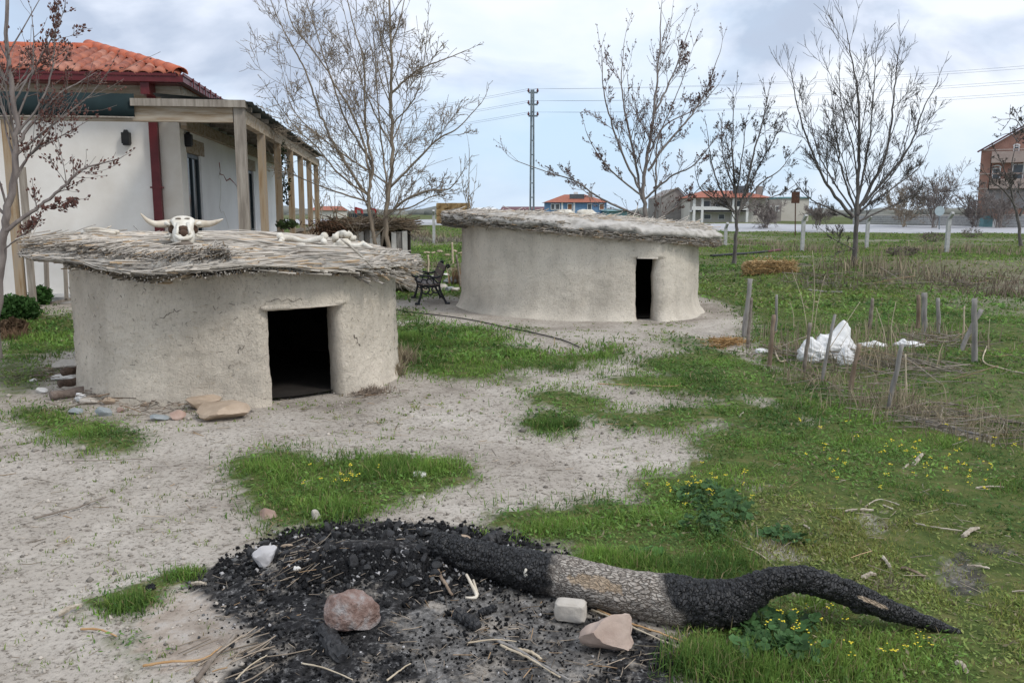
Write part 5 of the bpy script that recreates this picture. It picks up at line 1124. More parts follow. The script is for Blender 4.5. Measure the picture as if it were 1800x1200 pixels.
for k, tp in enumerate(tips):
    yr = (116, 121, 142, 147, 163, 168)[k]; yl = (205, 209, 222, 226, 240, 244)[k]; b = P(1900, yr-8, 40); l = P(560, yl, 105); mb = MB(); pts = []
    for t in range(25):
        u = t/24; q = tp.lerp(b, u); q.z -= .9*4*u*(1-u)*.35; pts.append(q)
    mb.tube(pts, .006, 4, cap=False); pts = []
    for t in range(25):
        u = t/24; q = tp.lerp(l, u); q.z -= 1.2*4*u*(1-u)*.35; pts.append(q)
    mb.tube(pts, .009, 4, cap=False); tag(mb.build('power_line', MT['steel'], origin=tp), names[k], 'power line', 'power lines')
# hay stack of bales
MT['hay_dark'] = M('hay_dark', (.14, .085, .035), (.26, .17, .08), 2.2, .95, .8, 12, c3=(.34, .24, .12), bdist=.06)
Y = 96; k = 0
for row, (pt, pb, xs_) in enumerate(((380, 392, (768, 785, 803, 820)), (367, 380, (768, 787, 806, 822)), (357, 367, (768, 788, 806, 826)))):
    for j in range(3):
        a, b = xs_[j], xs_[j+1]; mb = MB(); c = P((a+b)/2, (pt+pb)/2, Y); mb.blob(c, ((b-a)*Y/F*.60, .9, (pb-pt)*Y/F*.62), 3, .12, 3, k+5)
        v = np.array([tuple(q) for q in mb.v])-np.array(c); lim = np.array([(b-a)*Y/F*.495, .8, (pb-pt)*Y/F*.5]); v = np.clip(v*1.35, -lim, lim)*(1+.03*fbm(v[:, 0]*3, v[:, 1]*3, v[:, 2]*3, s=k)[:, None])+np.array(c); mb.v = [tuple(q) for q in v]
        tag(mb.build('hay_bale', MT['hay_dark']), '%s hay bale in the %s row of the far stack' % (('left', 'middle', 'right')[j], ('bottom', 'middle', 'top')[row]), 'hay bale', 'hay bales stacked across the road'); k += 1
# low sheds and farm machines on the horizon
def shed(name, label, px0, px1, Y, pt, pe, wall, roof, cat='shed'):
    e, x0, x1, g, z1 = bld(name, label, px0, px1, Y, 10, pe, wall, cat); za = zpx(pt, Y); mb = MB()
    mb.add([(x0-.3, Y-.4, z1+.01), (x1+.3, Y-.4, z1+.01), (x1, Y+5, za), (x0, Y+5, za), (x0-.3, Y+10.4, z1+.01), (x1+.3, Y+10.4, z1+.01)], [(0, 1, 2, 3), (3, 2, 5, 4), (0, 3, 4), (1, 5, 2), (0, 4, 5, 1)]); mb.build('roof', MT[roof], e); return e
shed('long_shed', 'low dark shed with maroon roof left of the blue house', 882, 962, 170, 363, 369, 'grey_block', 'maroon')
shed('far_farmhouse', 'distant orange-roofed farm building seen past the porch', 546, 592, 160, 362, 370, 'cream', 'far_roof', 'building')
shed('low_shed', 'low bluish shed right of the blue house', 1070, 1102, 140, 367, 371, 'teal', 'teal')
shed('far_farmhouse', 'distant low white farm building left of the maroon shed', 834, 870, 180, 365, 368, 'white_paint', 'white_paint', 'building')
for px, lb in ((628, 'red farm machine with raised arm left of the tree trunk'), (652, 'red farm machine half hidden behind the tree trunk')):
    Y = 60; c = P(px, 384, Y); e = empty('farm_machine', (c.x, Y, hz(c.x, Y))); tag(e, lb, 'machine'); s = Y/F
    for nm, a, b, w_ in (('chassis', (-16, 379), (8, 379), 7), ('mast', (-2, 384), (-3, 364), 4), ('boom', (-3, 366), (8, 369), 4), ('dipper', (8, 368), (9, 382), 3.5), ('bucket', (5, 383), (12, 383), 4)):
        mb = MB(); mb.beam(P(px+a[0], a[1], Y), P(px+b[0], b[1], Y), w_*s, w_*s, Vector((0, 1, 0))); mb.build(nm, MT['red_paint'] if nm != 'chassis' else MT['door_dark'], e)
    for dx in (-12, -2, 6):
        mb = MB(); mb.tube([P(px+dx, 387, Y-.3), P(px+dx, 387, Y+.1)], 4*s, 14); mb.build('wheel', MT['black'], e)
# far tree line
mb = MB()
for k in range(420):
    px = random.uniform(-100, 1900); Y = random.uniform(380, 900); c = P(px, 374, Y); h = random.uniform(1.0, 4.0); mb.blob((c.x, Y, h*.5), (h*random.uniform(1.5, 5), 2, h*.8), 1, .5, 2, k)
tag(mb.build('distant_scrub', M('distant_scrub', (.16, .17, .16), (.24, .24, .22), .05, .95), smooth=True), 'hazy far-off scrub and tree line along the horizon', 'scrub', kind='stuff')
# ================================================================ MIDDLE GROUND
random.seed(9)
# cast-iron bench
N0 = (G(738, 535)+G(781, 535))/2; bl = Vector((-.17, .985, 0)).normalized(); bf = Vector((-.985, -.17, 0)).normalized()
bench = empty('park_bench', N0); tag(bench, 'black cast-iron bench with brown slats beside the farther hut', 'bench')
bz = hz(N0.x, N0.y)
def BP(f, l, z): q = N0+bf*(f-.24)+bl*l; q.z = bz+z*.96; return q
def sec(mb, pts, l, r, n=14): p_, r_ = spline([BP(f, l, z) for f, z in pts], n, [r]*len(pts)); mb.tube(p_, r_, 8)
BL = 1.35
for l in (0, BL):
    mb = MB(); sec(mb, [(-.06,0),(.0,.12),(.07,.28),(.09,.42),(.04,.60),(-.05,.80)], l, .024); sec(mb, [(.52,0),(.47,.16),(.44,.30),(.47,.42)], l, .024)
    mb.box(BP(-.07, l, .02), (.10, .06, .04)); mb.box(BP(.53, l, .02), (.10, .06, .04)); mb.build('leg_frame', MT['iron'], bench, smooth=True)
    mb = MB(); sec(mb, [(.02,.62),(.14,.56),(.30,.585),(.46,.60),(.55,.56),(.54,.49),(.47,.47)], l, .020); sec(mb, [(-.05,.80),(-.10,.82),(-.11,.78),(-.07,.76)], l, .022); mb.build('armrest', MT['iron'], bench, smooth=True)
    mb = MB(); sec(mb, [(.08,.40),(.28,.37),(.50,.41)], l, .022); p_ = [BP(.27+.07*math.cos(a*.524), l, .475+.07*math.sin(a*.524)) for a in range(13)]; mb.tube(p_, .014, 6)
    sec(mb, [(.10,.42),(.17,.50),(.22,.56)], l, .013); sec(mb, [(.34,.50),(.42,.52),(.46,.45)], l, .013); sec(mb, [(.08,.30),(.16,.24),(.24,.30),(.22,.36)], l, .016); sec(mb, [(.44,.26),(.36,.22),(.29,.29),(.31,.37)], l, .016); sec(mb, [(.2,.26),(.27,.20),(.34,.26)], l, .014); mb.build('scroll_work', MT['iron'], bench, smooth=True)
for f, z in ((.13, .425), (.24, .415), (.35, .42), (.46, .435)):
    mb = MB(); mb.beam(BP(f, -.06, z), BP(f, BL+.06, z), .09, .025); mb.build('seat_slat', MT['slat'], bench)
for f, z in ((.075, .52), (.035, .64), (-.015, .755)):
    mb = MB(); a, b = BP(f, -.05, z), BP(f, BL+.05, z); mb.beam(a, b, .105, .022, (bf*.25+HZ).cross(bl).normalized() if False else (bf-HZ*.0+HZ*.35).normalized()); mb.build('back_slat', MT['slat'], bench)
# rubble and blue-grey stones behind the bench
st = [MT['rock_pink'] if False else M('stone_pale', (.42, .38, .33), (.56, .52, .47), 6, .9, .5, 25), M('stone_grey', (.22, .25, .26), (.36, .38, .39), 6, .9, .4, 25), M('stone_tan', (.34, .26, .19), (.48, .38, .29), 6, .9, .6, 25), M('stone_white', (.60, .58, .55), (.72, .70, .67), 6, .9, .4, 25), M('stone_pink', (.34, .22, .175), (.50, .37, .31), 5, .9, .5, 22)]
def rock(name, label, px, pyb, wp, hp, mat, seed, dr=.8, group='loose stones', rot=0.0, sub=3, amp=.14, cat='stone'):
    g = G(px, pyb); s = (g-Vector((0, 0, CAMH))).length/F; wx, hzr = wp*s/2, hp*s/2
    mb = MB(); mb.blob((g.x, g.y+wx*dr*.8, g.z+hzr*.72), (wx*1.12, wx*dr*1.05, hzr*1.15), sub, amp, 1.6, seed, .25, rot, True)
    v = np.array(mb.v); c_ = np.array((g.x, g.y+wx*dr*.8, g.z+hzr*.72)); q = (v-c_)/max(wx, 1e-3); k_ = 1+.07*fbm(q[:, 0]*4, q[:, 1]*4, q[:, 2]*4, s=seed+2, o=4)+.025*vn(q[:, 0]*15, q[:, 1]*15, q[:, 2]*15, s=seed); mb.v = [tuple(z_) for z_ in c_+(v-c_)*k_[:, None]]
    ob = mb.build(name, mat, smooth=True); ob.data.set_sharp_from_angle(angle=R(24)); return tag(ob, label, cat, group)
for i, (px, pb, w_, h_, m, lb) in enumerate([(745,505,22,10,0,'pale stone at the left of the rubble behind the bench'), (772,510,26,14,0,'pale stone directly behind the bench legs'), (795,500,30,14,1,'blue-grey stone slab behind the bench'), (790,512,20,10,1,'blue-grey stone low behind the bench'), (802,512,18,9,0,'pale stone at the foot of the farther hut'), (760,492,18,9,3,'white stone above the bench seat'), (785,486,16,8,3,'white stone at the back of the bench rubble'), (815,495,14,8,2,'tan stone beside the farther hut wall')]): rock('stone', lb, px, pb, w_, h_, st[m], 100+i)
# pale rubble strip
for i in range(6):
    px = 750+i*12; rock('rubble_stone', 'pale rubble stone in the low line behind the bench', px, 447+random.uniform(-4, 4), 12, 5, st[2], 130+i, group='pale rubble line')
# stakes
def stake(label, top, base, wp, mat='stick', name='stake', group='garden stakes', split=None):
    g = G(*base); Y = g.y; t = P(*top, Y); t.y += random.uniform(-.05, .05); r = wp*Y/F/2; mb = MB(); pts = [g-HZ*.08, g.lerp(t, .3), g.lerp(t, .65), t]
    p_, r_ = spline(pts, 9, [r*1.05, r, r*.95, r*.9]); p_ = [q+Vector((random.gauss(0, r*.12), random.gauss(0, r*.12), 0)) for q in p_]; mb.tube(p_, [q*random.uniform(.88, 1.1) for q in r_], 8)
    if split: mb.tube([p_[5], p_[5]+Vector((r*2.2, -.01, .07))], [r*.5, r*.2], 5)
    tag(mb.build(name, MT[mat], smooth=True), label, 'stake', group)
MT['stake_grey'] = M('stake_grey', (.19, .175, .165), (.34, .32, .30), 6, .9, .5, 40, (3, 3, .6))
MT['stake_brown'] = M('stake_brown', (.15, .105, .075), (.30, .23, .17), 7, .9, .5, 40, (2, 2, .6))
for a in [('tall grey stake at the near left corner of the garden plot', (1320,490), (1308,592), 9, 'stake_grey'), ('forked dark stake leaning on the tall corner stake', (1320,523), (1314,612), 6, 'stick'), ('thin grey stake standing behind the corner stakes', (1366,518), (1363,584), 5, 'stake_grey'), ('orange-brown broken stake left of the white sacks', (1362,554), (1352,646), 8, 'stake_brown'),
          ('dark straight stake in front of the white sacks', (1422,567), (1412,656), 7, 'stick'), ('thin leaning grey stake in front of the sacks', (1470,553), (1443,674), 6, 'stake_grey'), ('short split stake right of the sacks', (1511,604), (1493,690), 9, 'stake_brown'), ('pale leaning stake nearest the camera', (1582,604), (1560,720), 9, 'stake_grey'),
          ('slim brown stake at the left of the far pair', (1614,518), (1614,578), 7, 'stake_brown'), ('thick grey stake at the right of the far pair', (1624,515), (1625,590), 10, 'stake_grey'), ('pale slim stake right of the far pair', (1650,524), (1650,588), 7, 'stake_grey'), ('thick upright grey stake at the right end of the plot', (1710,524), (1714,638), 10, 'stake_grey'), ('slanting pale stake crossing the right-end stake', (1728,544), (1686,618), 8, 'stake_grey'), ('short dark stake behind the white sacks', (1532,524), (1528,580), 7, 'stick'), ('thin dry stem stake between the two near stakes', (1592,622), (1594,705), 3, 'stick_pale'), ('thin pale stem in the field right of the far stakes', (1694,538), (1694,590), 3, 'stick_pale')]:
    stake(a[0], a[1], a[2], a[3], a[4], split='split' in a[0] or 'forked' in a[0] or 'broken' in a[0])
for a in [('pale peg in the grass behind the bench, leftmost', (715,428), (718,452), 4, 'stick_pale'), ('pale peg rising directly left of the bench back', (752,448), (753,492), 4, 'stick_pale'), ('orange-tinged peg in the green strip by the farther hut', (795,426), (796,463), 4, 'stick_pale'), ('dark leaning stick before the dry tuft at the hut', (802,448), (810,505), 4, 'stick')]: stake(*a, group='pegs behind the bench')
# white sacks
def sack(label, px, pyb, wp, hp, seed, peaks, depth=.6):
    g = G(px, pyb); s = g.y/F; v, f = ico(5); v = v.copy(); wx, hh = wp*s/2, hp*s
    d = v*np.array([wx, wx*depth, hh*.42])
    n1 = 1-np.abs(fbm(v[:, 0]*1.7+seed, v[:, 1]*1.7, v[:, 2]*1.7, s=seed, o=3))*2; n2 = 1-np.abs(fbm(v[:, 0]*4+seed, v[:, 1]*4, v[:, 2]*4, s=seed+4, o=3))*2
    d = d*(1+.26*(n1-.5)+.16*(n2-.5))[:, None]
    z = d[:, 2]
    for cx, w_, h_ in peaks: z = z+np.where(v[:, 2] > -.2, hh*h_*np.exp(-((v[:, 0]-cx)/w_)**2-(v[:, 1]/.5)**2), 0)
    z = np.maximum(z, -hh*.36+.02*n2*hh); d[:, 2] = z
    d = d+np.array([g.x, g.y+wx*depth*.8, g.z+hh*.34]); mb = MB(); mb.add([tuple(q) for q in d], f)
    o = mb.build('sack', MT['sack'], smooth=True); tag(o, label, 'sack', 'white sacks'); return o
sack('large crumpled white woven sack with raised corner among stakes', 1468, 638, 82, 56, 3, [(.30, .30, .42), (.55, .22, .30), (-.5, .3, .12)], .55); sack('folded white sack in front at the left of the heap', 1432, 640, 50, 46, 8, [(-.2, .4, .25)], .6); sack('small white sack drooping at the right front of the heap', 1488, 646, 26, 40, 12, [(0, .4, .2)], .7)
sack('flat white sack scrap trailing right of the heap', 1535, 612, 50, 12, 15, [(.2, .2, .3)], .4); sack('torn greyish plastic scrap near the far stakes', 1602, 612, 50, 14, 19, [(-.4, .2, .4)], .5); sack('small white scrap left of the garden plot', 1340, 622, 22, 12, 23, [], .5)
# brush and twig litter round the plot
def litter(name, label, spots, seed, mat=MR, cat='twigs', c=(.30, .26, .22)):
    L_ = []
    for px, py, rxp, n, l0, l1, r0, r1, zz_, dirb in spots:
        g = G(px, py); s = g.y/F; x = RNG.normal(g.x, rxp*s*.5, n); y = RNG.normal(g.y, rxp*s*.5*.9, n); a = RNG.uniform(0, 6.283, n) if dirb is None else RNG.normal(dirb, .35, n)
        d = np.stack([np.cos(a), np.sin(a), np.abs(RNG.normal(0, .16, n))], 1); L_.append(reeds(np.stack([x, y, H(x, y)+RNG.uniform(0.005, zz_, n)], 1), d, RNG.uniform(l0, l1, n), RNG.uniform(r0, r1, n), rcol(n, .35, 1.3, c), 3 if False else 4))
    V, T, C = join(L_); o = link(name, npmesh(name, V, T, C), mat, origin=(0, 0, 0)); tag(o, label, cat, kind='stuff')
litter('twig_litter', 'grey brushwood and dead stalks strewn round the garden plot', [(1400,625,90,110,.1,.5,.002,.005,.08,None),(1540,650,160,130,.1,.6,.002,.005,.06,None),(1640,650,120,60,.2,.8,.002,.005,.06,2.9),(1620,735,110,80,.1,.5,.002,.004,.05,-.4),(1720,760,100,60,.1,.6,.002,.004,.05,None),(1500,690,110,60,.1,.4,.002,.004,.05,-.5),(1650,610,80,70,.1,.5,.003,.006,.14,None),(1470,490,120,40,.3,1.0,.005,.010,.06,None),(1700,500,160,60,.3,1.0,.005,.010,.08,None)], 5)
litter('straw_litter', 'orange straw heap lying left of the garden stakes', [(1275,606,20,230,.05,.22,.002,.004,.08,None),(1260,612,14,70,.05,.2,.002,.004,.04,None)], 6, cat='straw', c=(.44, .28, .13))
litter('pit_litter', 'charred twigs, straw ends and bone splinters in the fire pit', [(640,1080,420,170,.01,.07,.0010,.0022,.02,None),(900,1130,300,150,.02,.10,.0010,.0022,.02,None),(390,1165,90,26,.05,.2,.002,.004,.02,.7),(530,1000,60,36,.04,.14,.001,.002,.05,.8),(1100,1170,180,50,.02,.10,.0010,.002,.02,None)], 7, c=(.34, .28, .22))
litter('ground_litter', 'small bleached stems scattered over the bare soil and grass', [(250,900,500,150,.03,.14,.001,.0025,.006,None),(900,780,500,140,.03,.16,.0015,.003,.006,None),(1500,930,420,110,.03,.15,.001,.0025,.04,None),(560,760,260,80,.03,.14,.0012,.003,.006,None)], 8, c=(.40, .34, .27))
# tall dry reeds standing in the plot
for i, (b, t, lb) in enumerate([((1420,590),(1392,475),'tall dry reed leaning left above the plot'), ((1425,585),(1428,440),'tallest dry reed standing upright above the plot'), ((1430,590),(1450,485),'dry reed leaning right beside the tallest reed'), ((1395,580),(1388,530),'short dry reed left of the sacks'), ((1440,640),(1512,530),'long broken reed slanting across the sacks'), ((1560,640),(1540,540),'dry reed right of the sack heap'), ((1570,630),(1575,530),'upright dry stalk between sacks and far stakes'), ((1738,620),(1740,560),'thin stalk at the plot\'s far right')]):
    g = G(*b); t_ = P(*t, g.y); mb = MB(); m_ = (g+t_)/2+Vector((random.uniform(-.05, .05), 0, .02)); p_, r_ = spline([g, m_, t_], 8, [.006, .005, .003]); mb.tube(p_, r_, 5); tag(mb.build('dry_reed', MT['stick_pale'], smooth=True), lb, 'reed', 'dry reeds in the garden plot')
# long dead branches on the ground at the plot's near edge
for pts, r, lb, m in [([(1560,715),(1600,722),(1640,712),(1700,718),(1760,740),(1800,752)], .012, 'long dark dead branch along the plot\'s near right edge', 'stick'), ([(1590,738),(1650,752),(1700,768),(1740,775)], .014, 'pale dead branch lying lowest at the right', 'stake_grey'), ([(1735,612),(1728,640),(1760,650),(1810,662)], .010, 'curved pale branch at the right frame edge', 'stick_pale'), ([(1362,620),(1400,650),(1440,668),(1480,690),(1530,710)], .010, 'thin dead branch edging the plot below the sacks', 'stick'), ([(1360,615),(1366,632),(1372,640),(1380,638)], .012, 'hooked pale root at the orange-brown stake', 'stick_pale'), ([(1420,512),(1450,514),(1480,516)], .025, 'grey plank lying in the grass beyond the plot', 'stake_grey')]:
    w3 = [G(*q, .015+.03*random.random()) for q in pts]; p_, r_ = spline(w3, 18, [r]*len(w3)); mb = MB(); mb.tube(p_, [q*random.uniform(.7, 1.1) for q in r_], 7); tag(mb.build('dead_branch', MT[m], smooth=True), lb, 'branch', 'dead branches round the plot')
# garden hose
w3 = [G(*q, .018) for q in [(670,532),(700,546),(740,552),(790,558),(840,566),(885,576),(930,585),(960,592),(990,600),(1018,612)]]; p_, r_ = spline(w3, 50, [.0095]*10); mb = MB(); mb.tube(p_, r_, 8); tag(mb.build('garden_hose', MT['black'], smooth=True), 'thin black hose crossing the bare soil before the farther hut', 'hose')
w3 = [G(*q, .05) for q in [(1250,452),(1290,449),(1330,446),(1372,441)]]; p_, r_ = spline(w3, 16, [.06]*4); mb = MB(); mb.tube(p_[:13], r_[:13], 10); pe = mb.build('pipe', MT['black'], smooth=True); tag(pe, 'thick black pipe lying behind the dark-budded tree', 'pipe'); mb = MB(); mb.tube(p_[12:], [.064]*4, 10); mb.build('pipe_end', MT['maroon'], pe, smooth=True)
# straw bale in the field
g0, g1 = G(1310, 484), G(1396, 480); c = (g0+g1)/2; w_ = (g1-g0).length
mb = MB(); v, f = ico(4); d = np.sign(v)*np.abs(v)**.45*np.array([w_*.52, .30, .19]); d = d*(1+.07*fbm(v[:, 0]*3, v[:, 1]*3, v[:, 2]*3, s=3)[:, None]); d = d+np.array([c.x, c.y+.25, c.z+.17]); mb.add([tuple(q) for q in d], f); bo = mb.build('straw_bale', MT['straw'], smooth=True); tag(bo, 'weathered orange straw bale on the grass by the dark-budded tree', 'straw bale')
n = 1000; x = RNG.uniform(-w_*.5, w_*.5, n); zz_ = RNG.uniform(0, .33, n); p0 = np.stack([c.x+x, np.full(n, c.y-.04)+RNG.normal(0, .02, n), c.z+zz_], 1); d = np.stack([RNG.normal(0, 1, n), RNG.normal(-.1, .15, n), RNG.normal(0, .5, n)], 1)
V, T, C = reeds(p0, d, RNG.uniform(.08, .3, n), RNG.uniform(.004, .008, n), rcol(n, .4, 1.3, (.46, .32, .16))); o = link('loose_straw', npmesh('loose_straw', V, T, C), MR, bo); tag(o, kind='stuff')
# dug-out shelter behind the near hut
Y = 23.; e = empty('dugout_shelter', P(640, 470, Y)); e.location.z = hz(e.location.x, Y); tag(e, 'half-ruined brushwood shelter with white boards behind the hut', 'shelter')
mb = MB(); a, b = P(590, 394, Y), P(706, 397, Y); mb.blob(((a.x+b.x)/2, Y+1.0, a.z-.05), ((b.x-a.x)*.52, 1.4, .13), 3, .3, 2.5, 4); rf = mb.build('brush_roof', MT['stick'], e, smooth=True)
n = 1500; x = RNG.uniform(a.x-.1, b.x+.1, n); p0 = np.stack([x, Y-.3+RNG.uniform(-.15, 2, n), a.z+RNG.uniform(-.14, .12, n)], 1); d = np.stack([RNG.normal(0, 1, n), RNG.normal(0, .5, n), RNG.normal(0, .14, n)], 1); V, T, C = reeds(p0, d, RNG.uniform(.2, .6, n), RNG.uniform(.005, .011, n), rcol(n, .3, 1.0, (.20, .155, .11))); o = link('brushwood', npmesh('brushwood', V, T, C), MR, rf); tag(o, kind='stuff')
n = 900; xl = P(583, 415, Y).x; p0 = np.stack([RNG.normal(xl, .25, n), Y-.3+RNG.normal(0, .25, n), RNG.uniform(.7, a.z+.1, n)], 1); d = RNG.normal(0, 1, (n, 3)); V, T, C = reeds(p0, d, RNG.uniform(.05, .22, n), RNG.uniform(.006, .012, n), rcol(n, .3, .9, (.20, .12, .08))); o = link('dead_bush', npmesh('dead_bush', V, T, C), MR, e); tag(o, kind='stuff')
mb = MB(); c0 = P(640, 420, Y+1.6); mb.box((c0.x, Y+1.8, .6), (2.6, .2, 2.0)); mb.build('back_wall', MT['interior_shade'], e)  # near-black wall paints in the darkness of the shelter opening
for k in range(11):
    px = 618+k*9.5
    if 672 < px < 686: continue
    t_ = P(px, 399+random.uniform(0, 10)+(6 if k < 2 else 0), Y); mb = MB(); mb.box((t_.x, Y-.2+.03*(k % 2), (t_.z+.0)/2), (.128, .03, t_.z), None, 1.0); mb.build('board', st[3] if k % 3 else MT['stake_grey'], e)
mb = MB(); mb.tube([P(596, 470, Y), P(598, 396, Y)], .06, 8); mb.build('prop', MT['wood_grey'], e)
# reed heap beside the near hut
g = G(712, 512); n = 1100; a_ = RNG.normal(.5, .35, n); r_ = np.abs(RNG.normal(0, .35, n)); x = g.x-.25+RNG.normal(0, .30, n); yv = g.y+RNG.normal(.25, .25, n); d = np.stack([np.full(n, .9)+RNG.normal(0, .25, n), RNG.normal(-.1, .3, n), -.45+RNG.normal(0, .18, n)], 1)
zz_ = H(x, yv)+.35*np.exp(-((x-g.x+.45)/.45)**2)+RNG.uniform(0, .12, n); V, T, C = reeds(np.stack([x, yv, zz_], 1), d, RNG.uniform(.25, .6, n), RNG.uniform(.004, .009, n), rcol(n, .4, 1.2)); V[:, 2] = np.maximum(V[:, 2], H(V[:, 0], V[:, 1])+.005); o = link('reed_heap', npmesh('reed_heap', V, T, C), MR, origin=(g.x, g.y, 0)); tag(o, 'loose heap of grey reeds between near hut and bench', 'reed heap')
# green bush by the house steps and the leafy vine on the porch
def bush(name, label, px, pyb, wp, hp, n, col, lw, cat='bush', Y=None):
    g = G(px, pyb) if Y is None else Vector((P(px, pyb, Y).x, Y, P(px, pyb, Y).z)); s = g.y/F; e = empty(name, g); tag(e, label, cat); wx, hh = wp*s/2, hp*s
    u = RNG.normal(0, 1, (n, 3)); u /= np.linalg.norm(u, axis=1)[:, None]; r = RNG.uniform(.35, 1, n)**.5; k = 1+.35*fbm(u[:, 0]*2, u[:, 1]*2, u[:, 2]*2, s=int(px))
    c = np.stack([g.x+u[:, 0]*r*k*wx, g.y+.2+u[:, 1]*r*k*wx*.7, g.z+hh*.5+u[:, 2]*r*k*hh*.55], 1); c[:, 2] = np.maximum(c[:, 2], g.z+.01)
    A_ = RNG.normal(0, 1, (n, 3)); A_ /= np.linalg.norm(A_, axis=1)[:, None]; B_ = np.cross(A_, RNG.normal(0, 1, (n, 3))); B_ /= np.linalg.norm(B_, axis=1)[:, None]; l_ = lw*RNG.uniform(.6, 1.4, (n, 1))
    V = np.stack([c-A_*l_, c+B_*l_*.45, c+A_*l_, c-B_*l_*.45], 1).reshape(-1, 3); q = np.arange(n)[:, None]*4; T = np.concatenate([q+np.array([[0, 1, 2]]), q+np.array([[0, 2, 3]])], 0)
    C = np.repeat(np.array(col)*RNG.uniform(.6, 1.35, (n, 1)), 4, axis=0); o = link('foliage', npmesh('foliage', V, T, C), MG, e); tag(o, kind='stuff')
    mb = MB()
    for k in range(6): mb.tube([g+Vector((random.uniform(-.1, .1), .2, -.02)), g+Vector((random.uniform(-.8, .8)*wx, .2, hh*random.uniform(.4, .8)))], [.012, .004], 5)
    tag(mb.build('stems', MT['bark_dark'], e), kind='stuff')
bush('green_bush', 'dark green bush at the house steps by the left edge', 12, 570, 90, 46, 2600, (.05, .11, .03), .045); bush('green_bush', 'small dark green bush behind the stair rail', 62, 538, 40, 34, 900, (.05, .12, .03), .04)
bush('climbing_vine', 'sparse dark vine climbing between the porch posts', 496, 360, 26, 110, 260, (.03, .05, .022), .05, 'vine', 19.5); bush('potted_shrub', 'small leafy shrub on the porch railing', 500, 402, 40, 16, 220, (.06, .09, .035), .05, 'shrub', 18.5)
bush('dry_bush', 'dry brown weed clump at the left frame edge', 10, 592, 50, 30, 900, (.12, .08, .05), .035)
for i, (px, py, w_, h_) in enumerate([(1640,425,50,16), (1710,418,40,16), (1590,450,60,16)]):
    bush('dry_shrub', ['grey-brown field shrub left of the wall-side fence post', 'grey-brown field shrub below the utility cabinet', 'spreading dry shrub right of the wide bare tree'][i], px, py, w_, h_, 400, (.17, .14, .12), .06, 'shrub')
# ================================================================ FOREGROUND
random.seed(17)
